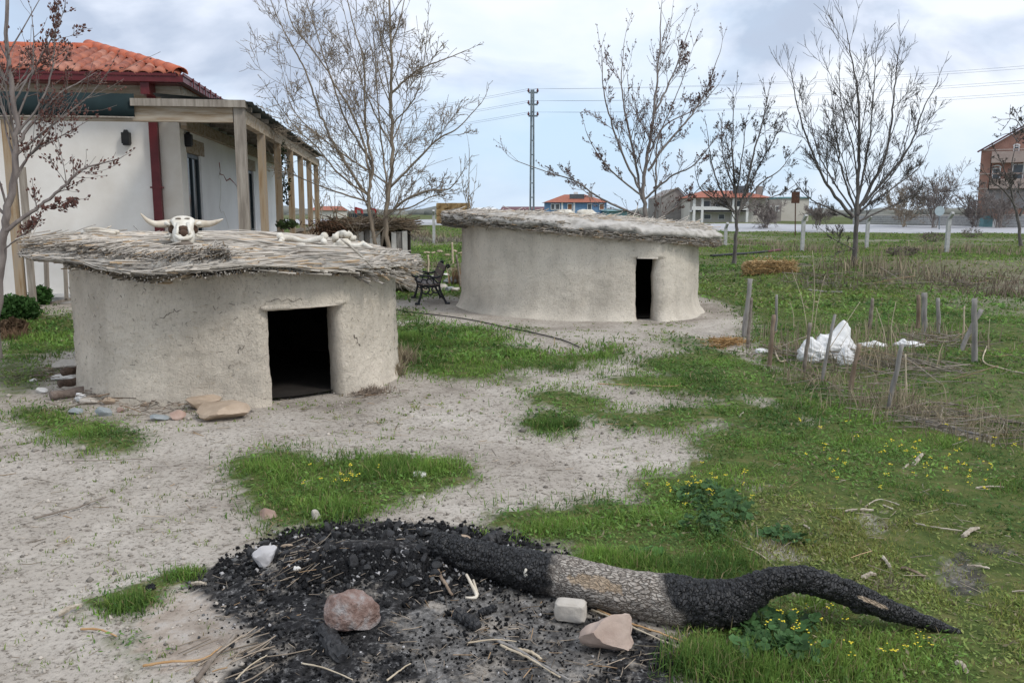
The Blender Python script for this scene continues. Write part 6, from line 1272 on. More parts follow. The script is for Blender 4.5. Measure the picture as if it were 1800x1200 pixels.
# ---- charred log
def log_mat():
    m = bpy.data.materials.new('log'); m.use_nodes = True; t = m.node_tree; b = t.nodes['Principled BSDF']
    geo = t.nodes.new('ShaderNodeNewGeometry')
    def noise(sc, det=6, ro=.65):
        n = t.nodes.new('ShaderNodeTexNoise'); n.inputs['Scale'].default_value = sc; n.inputs['Detail'].default_value = det; n.inputs['Roughness'].default_value = ro; t.links.new(geo.outputs['Position'], n.inputs['Vector']); return n.outputs[0]
    def attr(n): a = t.nodes.new('ShaderNodeAttribute'); a.attribute_name = n; return a.outputs['Fac']
    def mix(f, a, c):
        n = t.nodes.new('ShaderNodeMix'); n.data_type = 'RGBA'; t.links.new(f, n.inputs[0]); t.links.new(a, n.inputs[6]); t.links.new(c, n.inputs[7]); return n.outputs[2]
    bark = ramp(t, noise(45), [(.3, (.23, .195, .165)), (.5, (.40, .355, .31)), (.7, (.54, .50, .445))])
    fl = t.nodes.new('ShaderNodeAttribute'); fl.attribute_name = 'flow'
    def cells(stretch, dist, rnd=1.0):
        n = t.nodes.new('ShaderNodeTexNoise'); n.inputs['Scale'].default_value = 22; n.inputs['Detail'].default_value = 3; t.links.new(fl.outputs['Vector'], n.inputs['Vector'])
        sc = t.nodes.new('ShaderNodeVectorMath'); sc.operation = 'SCALE'; sc.inputs['Scale'].default_value = dist; t.links.new(n.outputs['Color'], sc.inputs[0])
        ad = t.nodes.new('ShaderNodeVectorMath'); ad.operation = 'ADD'; t.links.new(fl.outputs['Vector'], ad.inputs[0]); t.links.new(sc.outputs[0], ad.inputs[1])
        mp = t.nodes.new('ShaderNodeMapping'); mp.inputs['Scale'].default_value = stretch; t.links.new(ad.outputs[0], mp.inputs[0])
        v = t.nodes.new('ShaderNodeTexVoronoi'); v.feature = 'DISTANCE_TO_EDGE'; v.inputs['Scale'].default_value = 1; v.inputs['Randomness'].default_value = rnd; t.links.new(mp.outputs[0], v.inputs['Vector']); return v.outputs['Distance']
    cb = ramp(t, cells((28, 84, 84), .035), [(.0, (0, 0, 0)), (.16, (1, 1, 1))]); cc = ramp(t, cells((70, 46, 46), .035, .9), [(.0, (0, 0, 0)), (.12, (1, 1, 1))])
    furrow = ramp(t, cb, [(.05, (.20, .155, .12)), (.60, (1, 1, 1))])
    mm = t.nodes.new('ShaderNodeMix'); mm.data_type = 'RGBA'; mm.blend_type = 'MULTIPLY'; mm.inputs[0].default_value = .85; t.links.new(bark, mm.inputs[6]); t.links.new(furrow, mm.inputs[7])
    bare = ramp(t, noise(30), [(.3, (.30, .215, .14)), (.6, (.46, .36, .26))])
    ch = ramp(t, noise(60), [(.35, (.007, .007, .008)), (.58, (.022, .022, .024)), (.72, (.075, .075, .078))])
    chd = t.nodes.new('ShaderNodeMix'); chd.data_type = 'RGBA'; chd.blend_type = 'MULTIPLY'; chd.inputs[0].default_value = .8; t.links.new(ch, chd.inputs[6]); t.links.new(cc, chd.inputs[7]); ch = chd.outputs[2]
    c = mix(attr('char'), mix(attr('bare'), mm.outputs[2], bare), ch); t.links.new(c, b.inputs['Base Color'])
    r = t.nodes.new('ShaderNodeMapRange'); t.links.new(attr('char'), r.inputs[0]); r.inputs[3].default_value = .9; r.inputs[4].default_value = .5; t.links.new(r.outputs[0], b.inputs['Roughness'])
    bp = t.nodes.new('ShaderNodeBump'); bp.inputs['Strength'].default_value = .9; bp.inputs['Distance'].default_value = .012; hm = mix(attr('char'), cb, cc); t.links.new(nmath(t, 'ADD', hm, nmath(t, 'MULTIPLY', noise(90), .35)), bp.inputs['Height']); t.links.new(bp.outputs[0], b.inputs['Normal'])
    return m
MT['log'] = log_mat()
MT['char'] = M('charcoal', (.007, .007, .008), (.020, .020, .022), 30, .55, .6, 120, c3=(.045, .045, .048), spec=.45, bdist=.004)
ctr = [(760,955,24),(800,968,29),(860,985,33),(920,1000,36),(985,1012,37),(1050,1030,39),(1120,1045,40),(1190,1056,43),(1240,1063,45),(1282,1058,41),(1318,1041,31),(1348,1026,26),(1392,1017,24),(1440,1025,24),(1500,1046,22),(1560,1070,18),(1620,1090,13),(1662,1104,8.5),(1690,1113,4.5)]
Y1, Y2_ = G(1250, 1112).y+.06, G(1690, 1116).y; pts = []; rads = []
for cx, cy, r in ctr:
    if cx <= 1260: yy = G(cx, cy+r).y+.05
    else: yy = Y1+(Y2_-Y1)*(cx-1260)/430
    pts.append(P(cx, cy, yy)); rads.append(r*(pts[-1]-Vector((0, 0, CAMH))).length/F*.97)
NS, NA = 500, 90
pl_, rl_ = spline(pts, NS, rads); cxs = np.interp(np.linspace(0, 1, NS), np.linspace(0, 1, len(ctr)), [c[0] for c in ctr])
Vv = np.zeros((NS, NA, 3)); tang = [(pl_[min(i+1, NS-1)]-pl_[max(i-1, 0)]).normalized() for i in range(NS)]
arc = np.concatenate([[0], np.cumsum([(pl_[i+1]-pl_[i]).length for i in range(NS-1)])])
AX = np.zeros((NS, NA)); ths = np.linspace(0, 2*math.pi, NA, endpoint=False); DIR = np.zeros((NS, NA, 3)); UPN = np.zeros((NS, NA))
for i in range(NS):
    X = tang[i].cross(HZ).normalized(); Yv = X.cross(tang[i])
    D = np.cos(ths)[:, None]*np.array(X)+np.sin(ths)[:, None]*np.array(Yv); DIR[i] = D; UPN[i] = np.sin(ths)
arcg = np.repeat(arc[:, None], NA, 1); rg = np.repeat(np.array(rl_)[:, None], NA, 1); tg = np.repeat(ths[None], NS, 0)
cosr, sinr = np.cos(tg), np.sin(tg)
fx, fy, fz = arcg.ravel(), (cosr*rg).ravel(), (sinr*rg).ravel()
d1, d2, idb = worley(np.stack([fx*26+.8*fbm(fx*25, fy*25, fz*25, s=2, o=2), fy*62, fz*62], 1), 3); cellb = np.clip((d2-d1)*1.6, 0, 1)
e1, e2, idc_ = worley(np.stack([fx*44+.7*fbm(fx*20, fy*20, fz*20, s=4), fy*34+.7*fbm(fx*20, fy*20, fz*20, s=5), fz*34], 1), 9); cellc = np.clip((e2-e1)*1.6, 0, 1)
pxg = np.repeat(cxs[:, None], NA, 1).ravel(); up_ = UPN.ravel(); wob = 26*fbm(fx*14, fy*14, fz*14, s=6, o=4)
chl = 1-sstep(960, 992, pxg+wob-4*up_); chr_ = sstep(1178, 1206, pxg+wob+34*up_); chm_ = np.clip(chl+chr_, 0, 1)
bare_ = ((np.hypot((pxg-1060)/46, (up_-.50)/.24)+.6*fbm(fx*30, fy*30, fz*30, s=8, o=2)) < 1).astype(float)*(1-chm_)
bare_ = np.maximum(bare_, ((np.hypot((pxg-1525)/28, (up_-.35)/.18)) < 1)*.9); chm_ = np.where((pxg > 1400) & (bare_ > .5), 0, chm_)
lump = .15*fbm(fx*7, fy*7, fz*7, s=12, o=4)-.10*np.clip(fbm(fx*9, fy*26, fz*26, s=14, o=2)-.25, 0, 1)*2*chm_
disp = rg.ravel()*lump+(1-chm_)*(.006*fbm(fx*22, fy*50, fz*50, s=19, o=2)*(1-bare_)-.004*bare_)+chm_*(sstep(.0, .35, cellc)*.005+.010*(idc_-.5)-.007+.004*fbm(fx*60, fy*60, fz*60, s=15, o=2))
disp = disp*np.clip(rg.ravel()/.05, .15, 1)
PL = np.repeat(np.array([tuple(q) for q in pl_])[:, None, :], NA, 1).reshape(-1, 3); Vv = PL+DIR.reshape(-1, 3)*(rg.ravel()+disp)[:, None]
ii = np.arange(NS-1)[:, None]*NA+np.arange(NA)[None]; jj = np.arange(NS-1)[:, None]*NA+(np.arange(NA)[None]+1) % NA
Qd = np.stack([ii, jj, jj+NA, ii+NA], -1).reshape(-1, 4)[:, ::-1]
lg = npmesh('charred_log', Vv, Qd, attrs={'char': chm_, 'bare': bare_})
a_ = lg.attributes.new('flow', 'FLOAT_VECTOR', 'POINT'); a_.data.foreach_set('vector', np.stack([fx, fy, fz], 1).astype(np.float32).ravel())
lo = link('charred_log', lg, MT['log'], smooth=True); tag(lo, 'long curved log with burnt ends and bark in the middle', 'log')
mb = MB()
for k, (cx, cy, r, a_) in enumerate([(1512,1072,14,.5)]): mb.blob(P(cx-4, cy-8, Y1+(Y2_-Y1)*(cx-1260)/430-.01), (.042, .03, .034), 3, .45, 3, 4)
mb.build('burnt_stub', MT['char'], lo)
# ---- rocks
MT['granite'] = M('granite', (.15, .085, .066), (.27, .19, .165), 14, .9, .9, 60, c3=(.38, .36, .355), lo=.32, hi=.66, bdist=.02)
rock('fire_stone', 'large reddish-grey stone standing in the middle of the ashes', 617, 1118, 92, 88, MT['granite'], 3, .65, None, .4, 4)
rock('fire_stone', 'pale pink rounded stone in front of the log', 1078, 1156, 98, 72, M('stone_rose', (.40, .30, .25), (.52, .42, .36), 6, .9, .5, 30), 23, .6, None, .2, 4)
rock('fire_stone', 'flat pale grey stone at the left rim of the fire pit', 463, 1000, 46, 40, M('stone_ash', (.40, .39, .40), (.54, .53, .54), 6, .9, .4, 30), 12, .7, None, .8, 4)
rock('pale_chunk', 'elongated pale chunk resting on the charcoal behind the log', 806, 958, 54, 18, st[2], 14, .4, None, .1); rock('field_stone', 'small pinkish stone beside the front grass patch', 470, 912, 36, 18, st[4], 15, .7, None); rock('field_stone', 'upright grey stone in the grass above the fire pit', 555, 916, 22, 26, st[0], 16, .6, None); rock('field_stone', 'small white stone hidden in the front grass patch', 738, 842, 26, 16, st[3], 18, .7, None)
rock('small_chip', 'small white chip on the charcoal near the flat grey stone', 519, 1006, 16, 12, st[3], 19, .6, None); rock('small_chip', 'tan chip at the top rim of the fire pit', 504, 964, 20, 8, st[2], 20, .5, None)
# squared block
g = G(1005, 1102); s = g.length/F; mb = MB(); v, f = ico(4); d = np.sign(v)*np.abs(v)**.35; d = d*np.array([34*s, 20*s, 21*s])*.88*(1+.09*fbm(v[:, 0]*2.5, v[:, 1]*2.5, v[:, 2]*2.5, s=2, o=4)[:, None]+.03*vn(v[:, 0]*9, v[:, 1]*9, v[:, 2]*9, s=5)[:, None]); ca, sa = math.cos(-.25), math.sin(-.25); d = np.stack([d[:, 0]*ca-d[:, 1]*sa, d[:, 0]*sa+d[:, 1]*ca, d[:, 2]], 1)+np.array([g.x, g.y+.07, g.z+20*s]); mb.add([tuple(q) for q in d], f); tag(mb.build('stone_block', st[0], smooth=True), 'squared pale stone block leaning against the log', 'stone')
# ---- charcoal
var = []
for k in range(8):
    b_ = MB(); b_.blob((0, 0, 0), (1, .8, .75), 2, .25, 1.8, k+40, 0, 0, True); me = bpy.data.meshes.new('charcoal_lump'); me.from_pydata([tuple(q) for q in b_.v], [], b_.f); me.materials.append(MT['char']); var.append(me)
def mound_px():
    while True:
        px, py = random.gauss(700, 130), random.gauss(968, 26)
        if 440 < px < 960 and 925 < py < 1035: return px, py
k = 0; taken = []
for k in range(190):
    if k < 120: px, py = mound_px(); r = random.uniform(.016, .044)
    elif k < 165: px, py = random.gauss(520, 80), random.gauss(1060, 55); r = random.uniform(.010, .022)
    else: px, py = random.uniform(330, 1180), random.uniform(960, 1190); r = random.uniform(.008, .018)
    g = G(px, py); o = bpy.data.objects.new('charcoal_lump', random.choice(var)); COL.objects.link(o); o.location = (g.x, g.y, g.z+r*random.uniform(.3, .8)); o.scale = (r*random.uniform(.9, 1.5), r, r*random.uniform(.8, 1.1)); o.rotation_euler = (random.random()*6, random.random()*6, random.random()*6)
    tag(o, ('black charcoal lump heaped on the mound at the back of the fire pit', 'small charcoal lump in the burnt crust left of the large reddish stone', 'stray charcoal lump scattered over the outer ashes')[0 if k < 120 else 1 if k < 165 else 2], 'charcoal', ('charcoal lumps on the mound', 'charcoal lumps in the burnt crust', 'stray charcoal lumps')[0 if k < 120 else 1 if k < 165 else 2])
v0 = np.array([(1., 0, 0), (0, 1, 0), (-1, 0, 0), (0, -1, 0), (0, 0, 1), (0, 0, -1), ]); f0 = np.array([(0, 1, 4), (1, 2, 4), (2, 3, 4), (3, 0, 4), (1, 0, 5), (2, 1, 5), (3, 2, 5), (0, 3, 5)]); n = 17000
wgt = RNG.random(n); pxs = np.where(wgt < .55, RNG.normal(690, 140, n), RNG.uniform(260, 1230, n)); pys = np.where(wgt < .55, RNG.normal(972, 30, n), RNG.uniform(940, 1200, n))
# ground points, vectorised on the local plane
dx = (pxs-900)/F; dy = math.cos(TILT)+(600-pys)/F*math.sin(TILT); dz = -math.sin(TILT)+(600-pys)/F*math.cos(TILT); z = np.zeros(n)
for _ in range(10): t_ = (z-CAMH)/dz; z = .5*z+.5*H(dx*t_, dy*t_)
x, y = dx*t_, dy*t_; xj, yj = x+RNG.normal(0, .05, n), y+RNG.normal(0, .06, n); m = pip(*warp(xj, yj, .8), CHAR) & ~(pip(x, y, ASH2) & (RNG.random(n) < .2)); x, y, z = x[m], y[m], z[m]; n = len(x); r = RNG.uniform(.003, .012, n)*np.where(wgt[m] < .55, 1.5, .75)
A_ = RNG.normal(0, 1, (n, 3, 3)); A_, _ = np.linalg.qr(A_); sc = RNG.uniform(.6, 1.3, (n, 1, 3))
V = np.einsum('nij,nkj->nki', A_, (v0[None]*(1+.25*RNG.normal(0, 1, (n, len(v0), 1))*.6))*sc)*r[:, None, None]+np.stack([x, y, z+r*.35], 1)[:, None, :]
T = (f0[None]+np.arange(n)[:, None, None]*len(v0)).reshape(-1, 3); g_ = RNG.random(n); col = np.where((g_ < .03)[:, None], np.array([[.36, .35, .35]]), np.where((g_ < .12)[:, None], np.array([[.10, .10, .10]]), np.array([[.011, .011, .012]])))*RNG.uniform(.6, 1.4, (n, 1))
o = link('charcoal_grit', npmesh('charcoal_grit', V.reshape(-1, 3), T, np.repeat(col, len(v0), axis=0)), tint_mat('charcoal_grit', .6, 0), origin=(0, 0, 0)); tag(o, 'fine black charcoal crumbs and grey ash covering the fire pit', 'charcoal', kind='stuff')
def chunk(label, a, b, r, mat='char', name='burnt_chunk', seed=1, cat='burnt wood'):
    A0, B0 = G(*a, r*.7), G(*b, r*.7); mb = MB(); n = 18; rr_ = [r*(.55 if i in (0, n-1) else .85 if i in (1, n-2) else 1.0)*(1+.15*math.sin(i*2.1+seed)) for i in range(n)]; mb.tube([A0.lerp(B0, i/(n-1)) for i in range(n)], rr_, 18)
    v = np.array([tuple(q) for q in mb.v]); q1, q2, idd = worley(v*45, seed); c = np.array((A0+B0)/2); ax = np.array((B0-A0).normalized()); rel = v-c; rad = rel-np.outer(rel@ax, ax); v = v+rad/np.maximum(np.linalg.norm(rad, axis=1), 1e-6)[:, None]*((np.clip((q2-q1)*2, 0, .6)*.012+.008*idd-.008)*(r/.03))[:, None]; mb.v = [tuple(q) for q in v]
    tag(mb.build(name, MT[mat]), label, cat)
chunk('thick burnt stump piece in front of the large reddish stone', (568,1112), (602,1168), .036, seed=3); chunk('small burnt wood chunk in the pale ash', (800,1082), (842,1108), .026, seed=4); chunk('burnt stick end right of the small burnt chunk', (842,1082), (872,1072), .018, seed=5); chunk('upright charred lump at the right end of the charcoal heap', (852,958), (880,946), .032, seed=6); chunk('burnt wood bit in the low left grass patch', (258,1042), (272,1036), .02, seed=7)
# ---- sticks, reeds and bone splinters
def stick(label, pts, r, mat, name='stick', z=.012, cat='stick', taper=.6, group=None):
    w3 = [G(*q, z+(.01 if 0 < i < len(pts)-1 else 0)) for i, q in enumerate(pts)]; p_, r_ = spline(w3, 6*len(pts), [r*(1-(1-taper)*i/(len(pts)-1)) for i in range(len(pts))]); mb = MB(); mb.tube([q+Vector((random.gauss(0, r*.15), random.gauss(0, r*.15), random.gauss(0, r*.1))) for q in p_], [q*random.uniform(.7, 1.2) for q in r_] if cat == 'chip' else [q*random.uniform(.85, 1.12) for q in r_], 5 if cat == 'chip' else 7); tag(mb.build(name, MT[mat], smooth=cat != 'chip'), label, cat, group)
MT['chip'] = M('chip', (.30, .25, .19), (.55, .49, .41), 25, .85, .4, 80)
MT['reed_orange'] = M('reed_orange', (.38, .22, .10), (.52, .34, .18), 9, .7, .2, 60)
for a in [('knobbly brown stick standing in the charcoal', [(766,995),(772,1015),(782,1032),(795,1050)], .011, 'stake_brown'), ('dark curved twig on the bare soil at left', [(60,914),(100,906),(140,896),(165,886),(186,877)], .007, 'stick'), ('thin twig on the soil above the dark twig', [(110,812),(170,814),(262,808)], .004, 'stick'), ('orange reed piece by the small grass tuft at left', [(143,1109),(175,1114),(206,1122)], .006, 'reed_orange'), ('orange reed lying along the bottom left', [(252,1174),(300,1171),(355,1167),(390,1140)], .006, 'reed_orange'), ('grey forked branch at the lower left of the pit', [(345,1200),(375,1165),(400,1140),(415,1118)], .012, 'stick'),
          ('pale reed at the bottom edge left of centre', [(415,1198),(440,1178),(470,1155)], .004, 'stick_pale'), ('pale straw beside the dark chunk at the bottom', [(530,1170),(570,1182),(620,1199)], .004, 'stick_pale'), ('pale straw at the bottom centre', [(680,1200),(705,1185),(722,1170)], .004, 'stick_pale'), ('long grey reed running to the bottom edge', [(868,1128),(910,1150),(960,1180),(1000,1199)], .007, 'stake_grey'), ('second grey reed beside the long one', [(880,1138),(930,1165),(985,1195)], .006, 'stick_pale'), ('pale reed crossing the two long reeds', [(822,1134),(865,1132),(908,1131)], .004, 'stick_pale'), ('short splintered stick across the long reeds', [(912,1146),(935,1155),(950,1162)], .010, 'stick_pale'),
          ('tan reed along the foot of the log', [(1050,1075),(1100,1100),(1160,1120),(1222,1140)], .006, 'reed_orange'), ('tan reed passing behind the pink stone', [(1040,1075),(1080,1095),(1130,1118),(1210,1150)], .005, 'stick_pale'), ('pale reed leaning on the log\'s far side', [(1302,962),(1335,980),(1368,1003)], .005, 'stick_pale'), ('thin reed lying on the bare soil mid-field', [(1050,676),(1120,680),(1185,682),(1198,672)], .005, 'reed_orange'), ('reed on the grass by the hose', [(770,590),(810,591),(850,593)], .005, 'stick_pale')]: stick(*a)
for a in [('pale bark chip near the upper right of the meadow', [(1605,822),(1615,812),(1620,803)], .016), ('smaller pale chip left of the upper bark chip', [(1588,828),(1596,820)], .011), ('thin white stick at the right of the flowers', [(1716,862),(1740,862),(1766,861)], .007), ('white stick in the mid meadow', [(1485,903),(1510,903),(1535,902)], .009), ('short pale chip beside the white stick', [(1552,893),(1570,900)], .008), ('thick pale chip at right near the charred spot', [(1692,948),(1706,940),(1718,933)], .014), ('slanting pale chip right of the log bend', [(1550,984),(1558,996),(1566,1006)], .010), ('pale round-ended chip behind the log branch', [(1516,1022),(1528,1018),(1538,1015)], .012), ('brown flat splinter behind the log branch', [(1584,1004),(1604,1012),(1624,1020)], .010, 'stake_brown'), ('white splinter on the charred spot', [(1700,1000),(1720,1004),(1738,1005)], .008), ('pale chip at the bottom right', [(1682,1172),(1692,1182),(1698,1188)], .014), ('thin pale stem at the right frame edge', [(1778,1046),(1800,1048),(1820,1049)], .005), ('white piece of bone on the meadow left of the flowers', [(1414,928),(1425,936)], .008), ('pale curved twig in the mid meadow', [(1520,896),(1545,885),(1580,892)], .005), ('thin twig over the bare spot behind the log', [(1610,925),(1645,935),(1690,938)], .005), ('white shard on the soil at the far left', [(105,1087),(125,1078),(145,1070)], .013), ('pale chip on the ash at the left rim', [(338,1032),(352,1034),(362,1032)], .010), ('white twig stub beside the front meadow tuft', [(1300,736),(1306,728)], .009)]:
    stick(a[0], a[1], a[2], a[3] if len(a) > 3 else 'chip', 'wood_chip', .02, 'chip', .8, 'pale chips on the meadow')
mb = MB(); g = G(826, 1052); mb.tube(spline([G(820,1030,.06), G(828,1042,.05), G(838,1055,.02), G(818,1055,.015)], 12), [.007, .007, .007, .008, .008, .009, .009, .009, .008, .007, .006, .006], 7); mb.tube([G(832,1036,.05), G(840,1052,.02)], [.006, .007], 6); tag(mb.build('bone_splinter', MT['bone_tan'], smooth=True), 'forked pale bone splinter in the ash under the log', 'bone')
mb = MB(); q = P(924, 1006, G(924, 1040).y-.03); mb.blob(q, (.010, .006, .022), 2, .4, 3, 4); tag(mb.build('bird_dropping', MT['bone'], smooth=True), 'white splash on the burnt flank of the log', 'dropping')
# ---- stones and wood round the near hut
for i, (px, pb, w_, h_, m, lb) in enumerate([(390,742,100,38,2,'big orange-tan stone slab by the near hut doorway'), (352,722,70,34,2,'tan stone behind the big slab at the hut foot'), (377,717,40,16,1,'blue-grey stone on top of the tan slabs'), (308,738,28,18,4,'pinkish stone left of the big slab'), (276,741,30,13,1,'flat grey-green stone left of the pinkish stone'), (181,732,26,18,1,'grey pointed stone in front of the log pile'), (130,729,20,13,1,'small blue-grey stone at the left of the log pile'), (153,712,28,14,0,'pale rounded stone before the log pile'), (288,712,42,14,4,'flat rose stone at the hut foot'), (318,704,30,12,1,'grey stone against the hut wall'), (185,712,24,12,2,'small tan stone by the log pile'), (68,692,22,10,3,'white stone left of the log pile'), (55,672,12,7,3,'tiny white stone at the left path'), (110,650,44,16,0,'long pale stone left of the hut'), (142,640,26,14,0,'pale stone touching the hut\'s left wall'), (210,726,18,10,4,'small rose stone among the litter'), (255,716,22,10,2,'small tan stone under the hut wall')]): rock('stone', lb, px, pb, w_, h_, st[m], 200+i)
MT['log_brown'] = M('log_brown', (.060, .040, .030), (.15, .105, .08), 8, .9, .6, 40, (.6, 3, 3)); MT['log_grey'] = M('log_grey', (.16, .12, .10), (.26, .21, .18), 8, .9, .6, 40, (.6, 3, 3))
for lb, a, b, r, m, z in [('uppermost brown log of the pile by the near hut', (112,678), (205,658), .045, 'log_brown', .10), ('middle dark log of the pile by the near hut', (105,690), (202,673), .04, 'log_brown', .05), ('long log with cut end at the front of the pile', (90,704), (236,680), .045, 'log_grey', .0)]:
    A0, B0 = G(*a, r+z), G(*b, r+z); mb = MB(); n = 14; mb.tube([A0.lerp(B0, i/(n-1))+Vector((0, 0, .006*math.sin(i*1.7))) for i in range(n)], [r*random.uniform(.88, 1.08) for _ in range(n)], 12); tag(mb.build('firewood_log', MT[m], smooth=True), lb, 'log', 'firewood by the near hut')
def rag(label, px, py, wp, hp, seed, mat): 
    g = G(px, py); s = g.y/F; mb = MB(); mb.blob((g.x, g.y+.05, g.z+hp*s*.4), (wp*s/2, wp*s*.3, hp*s/2), 4, .55, 2.4, seed); tag(mb.build('plastic_scrap', mat, smooth=True), label, 'plastic scrap', 'plastic scraps')
rag('crumpled white plastic on the log pile', 165, 662, 60, 16, 3, MT['sack']); rag('white plastic behind the log pile', 110, 668, 50, 10, 5, st[3]); rag('white shard standing by the pale stone', 138, 708, 18, 18, 7, MT['sack']); rag('white scrap beside the grass at the hut foot', 326, 716, 32, 10, 9, MT['sack']); rag('white scrap at the hut\'s left wall', 142, 623, 26, 8, 11, MT['sack'])
for lb, pts, r in [('white bare root curling up the hut wall', [(240,676),(243,690),(258,698),(266,680)], .009), ('thin white string on the big slab', [(408,710),(425,720),(438,728),(440,734)], .005), ('tangled grey twig at the hut foot', [(215,690),(240,700),(270,694),(300,690)], .008), ('grey twig under the hut wall', [(200,696),(225,704),(250,708)], .008)]: stick(lb, pts, r, 'stake_grey', 'twig', .03)
litter('hut_litter', 'dead twigs and bark crumbs along the foot of the near hut', [(230,700,90,260,.05,.25,.002,.005,.08,None),(300,712,80,140,.04,.18,.002,.004,.05,None),(650,694,40,140,.03,.16,.0015,.003,.03,None),(100,660,70,120,.04,.2,.002,.005,.04,None)], 11, c=(.26, .21, .17))
# ---- broad-leaved mallow plants and yellow flowers
ML = tint_mat('mallow_leaf', .5, .25)
def mallow(label, spots, lr, hgt, cl_=(.060, .125, .045)):
    g = G(*spots[0][:2]); e = empty('mallow_plant', g); tag(e, label, 'plant', 'mallow plants'); V = []; T = []; C = []; o = 0; S = MB()
    for px, py, rp, n in spots:
        c = G(px, py); s = c.length/F
        for _ in range(n):
            a, r = random.uniform(0, 6.28), rp*s*math.sqrt(random.random()); b = Vector((c.x+r*math.cos(a), c.y+r*math.sin(a)*.8, 0)); b.z = hz(b.x, b.y)
            h = hgt*random.uniform(.35, 1)*(1-.4*(r/(rp*s))**2); top = b+Vector((random.gauss(0, .02), random.gauss(0, .02), h)); nrm = Vector((random.gauss(0, .45), random.gauss(-.25, .4), 1)).normalized(); X = rnd_perp(nrm); Yv = nrm.cross(X); R0 = lr*random.uniform(.55, 1.25); m = 14
            V.append(tuple(top-nrm*R0*.28)); col = np.array(cl_)*random.uniform(.65, 1.5); C.append(col*.75)
            for k in range(m+1):
                an = .35+(6.2832-.7)*k/m; rr_ = R0*(1+.07*math.sin(an*6)); V.append(tuple(top+X*rr_*math.cos(an)+Yv*rr_*math.sin(an)+nrm*R0*.10*math.sin(an*6))); C.append(col*random.uniform(.9, 1.1))
            T += [(o, o+1+k, o+2+k) for k in range(m)]; o += m+2; S.tube([b, b.lerp(top, .6)+Vector((0, 0, .005)), top-nrm*R0*.25], .0016, 4, cap=False)
    ob = link('leaves', npmesh('leaves', np.array(V), np.array(T), np.array(C)), ML, e); tag(ob, kind='stuff'); tag(S.build('stems', M('mallow_stem', (.08, .13, .04), (.12, .17, .06), 8, .7), e), kind='stuff')
mallow('round-leaved mallow clump in front of the log\'s burnt bend', [(1330,1110,40,40), (1345,1150,50,60), (1390,1120,40,36), (1400,1165,40,40), (1300,1170,25,16)], .024, .12)
mallow('large mallow clump in the grass behind the log', [(1250,885,60,90), (1280,910,50,60), (1225,870,40,40), (1240,935,40,40)], .022, .12); mallow('small mallow clump beside the tan leaning reed', [(1370,945,34,36), (1395,955,25,18)], .02, .07); mallow('broad rosette weed just behind the log', [(1115,985,20,22), (1150,980,16,14)], .028, .07, (.09, .19, .05))
mb = MB(); sm = MB()
def flower(px, py, h):
    g = G(px, py); t = g+Vector((random.gauss(0, .02), random.gauss(0, .02), h)); sm.tube([g, t], .0013, 4, cap=False)
    for _ in range(random.randint(3, 6)):
        q = t+Vector((random.gauss(0, .009), random.gauss(0, .009), random.gauss(0, .006))); r = random.uniform(.0035, .006)*max(1, g.y/4.5); mb.add([q+Vector((r, 0, .001)), q+Vector((0, r, 0)), q+Vector((-r, 0, .001)), q+Vector((0, -r, 0)), q+Vector((0, 0, r*.6)), q-Vector((0, 0, r*.6))], [(0, 1, 4), (1, 2, 4), (2, 3, 4), (3, 0, 4), (1, 0, 5), (2, 1, 5), (3, 2, 5), (0, 3, 5)])
for _ in range(65):
    px, py = random.gauss(1600, 110), random.gauss(830, 36)
    if 1380 < px < 1800 and 755 < py < 900: flower(px, py, random.uniform(.06, .16))
for _ in range(26): flower(random.gauss(1240, 45), random.gauss(880, 18), random.uniform(.10, .18))
for _ in range(14): flower(random.gauss(1390, 60), random.gauss(1140, 28), random.uniform(.08, .16))
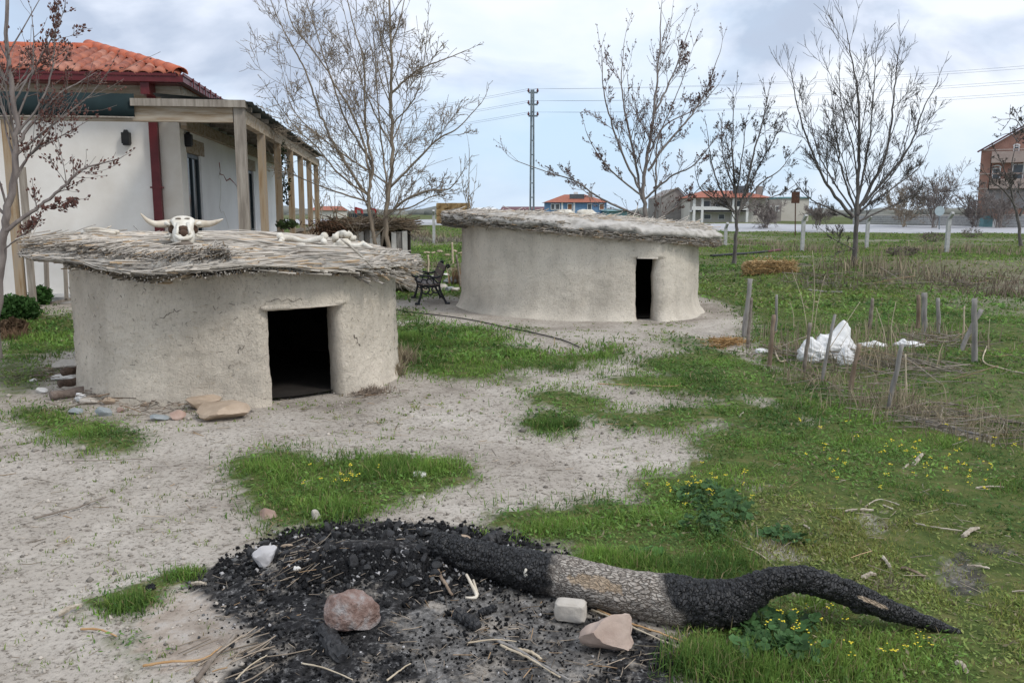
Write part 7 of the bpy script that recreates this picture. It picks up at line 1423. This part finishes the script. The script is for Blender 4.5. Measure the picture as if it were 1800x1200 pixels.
for _ in range(12): flower(random.gauss(590, 45), random.gauss(860, 10), random.uniform(.08, .14))
for _ in range(10): flower(random.gauss(1560, 60), random.gauss(1170, 12), random.uniform(.05, .1))
fo = mb.build('yellow_flowers', M('petal_yellow', (.62, .50, .03), (.75, .62, .06), 20, .6), origin=(0, 0, 0)); tag(fo, 'tiny yellow mustard flowers dotted over the meadow', 'flowers', kind='stuff'); sm.build('flower_stems', M('flower_stem', (.10, .15, .05)), fo)
# fresh tall tufts and leafy weeds near the log
parts = []
def tuft(px, py, rp, n, h0, h1, tone, wd=.0055, lean=.55):
    g = G(px, py); s = g.length/F; x = RNG.normal(g.x, rp*s*.5, n); y = RNG.normal(g.y, rp*s*.4, n); parts.append(blades((x, y), RNG.uniform(h0, h1, n), wd*RNG.uniform(.6, 1.3, n), gcol(n, np.full(n, tone), x, y), lean))
for a in [(q[0], q[1], q[2], q[3], q[4]*.7, q[5]*.74, q[6]) for q in [(1250,1180,70,1500,.06,.20,.05),(1330,1195,90,1500,.06,.18,.05),(1450,1185,90,1300,.05,.15,.12),(1560,1160,100,1100,.04,.12,.2),(1440,1070,40,500,.04,.12,.15),(1060,990,40,800,.06,.16,.03),(1120,1000,50,900,.06,.17,.03),(970,935,60,900,.05,.13,.05),(1200,1020,80,1200,.06,.15,.05),(1280,1000,60,900,.05,.14,.05),(690,835,60,1100,.08,.19,.02),(740,830,50,800,.06,.17,.02),(470,825,50,700,.06,.14,.03),(590,900,60,900,.06,.16,.03),(225,1065,40,700,.04,.12,.03),(320,1015,30,500,.04,.10,.03),(960,752,30,900,.06,.15,.0),(1000,750,20,500,.06,.14,.0),(150,765,50,900,.05,.13,.02),(720,600,40,900,.1,.28,.02),(770,610,50,800,.08,.2,.02),(1600,970,200,1500,.02,.06,.6),(1450,960,120,1000,.02,.07,.6)]]: tuft(*a)
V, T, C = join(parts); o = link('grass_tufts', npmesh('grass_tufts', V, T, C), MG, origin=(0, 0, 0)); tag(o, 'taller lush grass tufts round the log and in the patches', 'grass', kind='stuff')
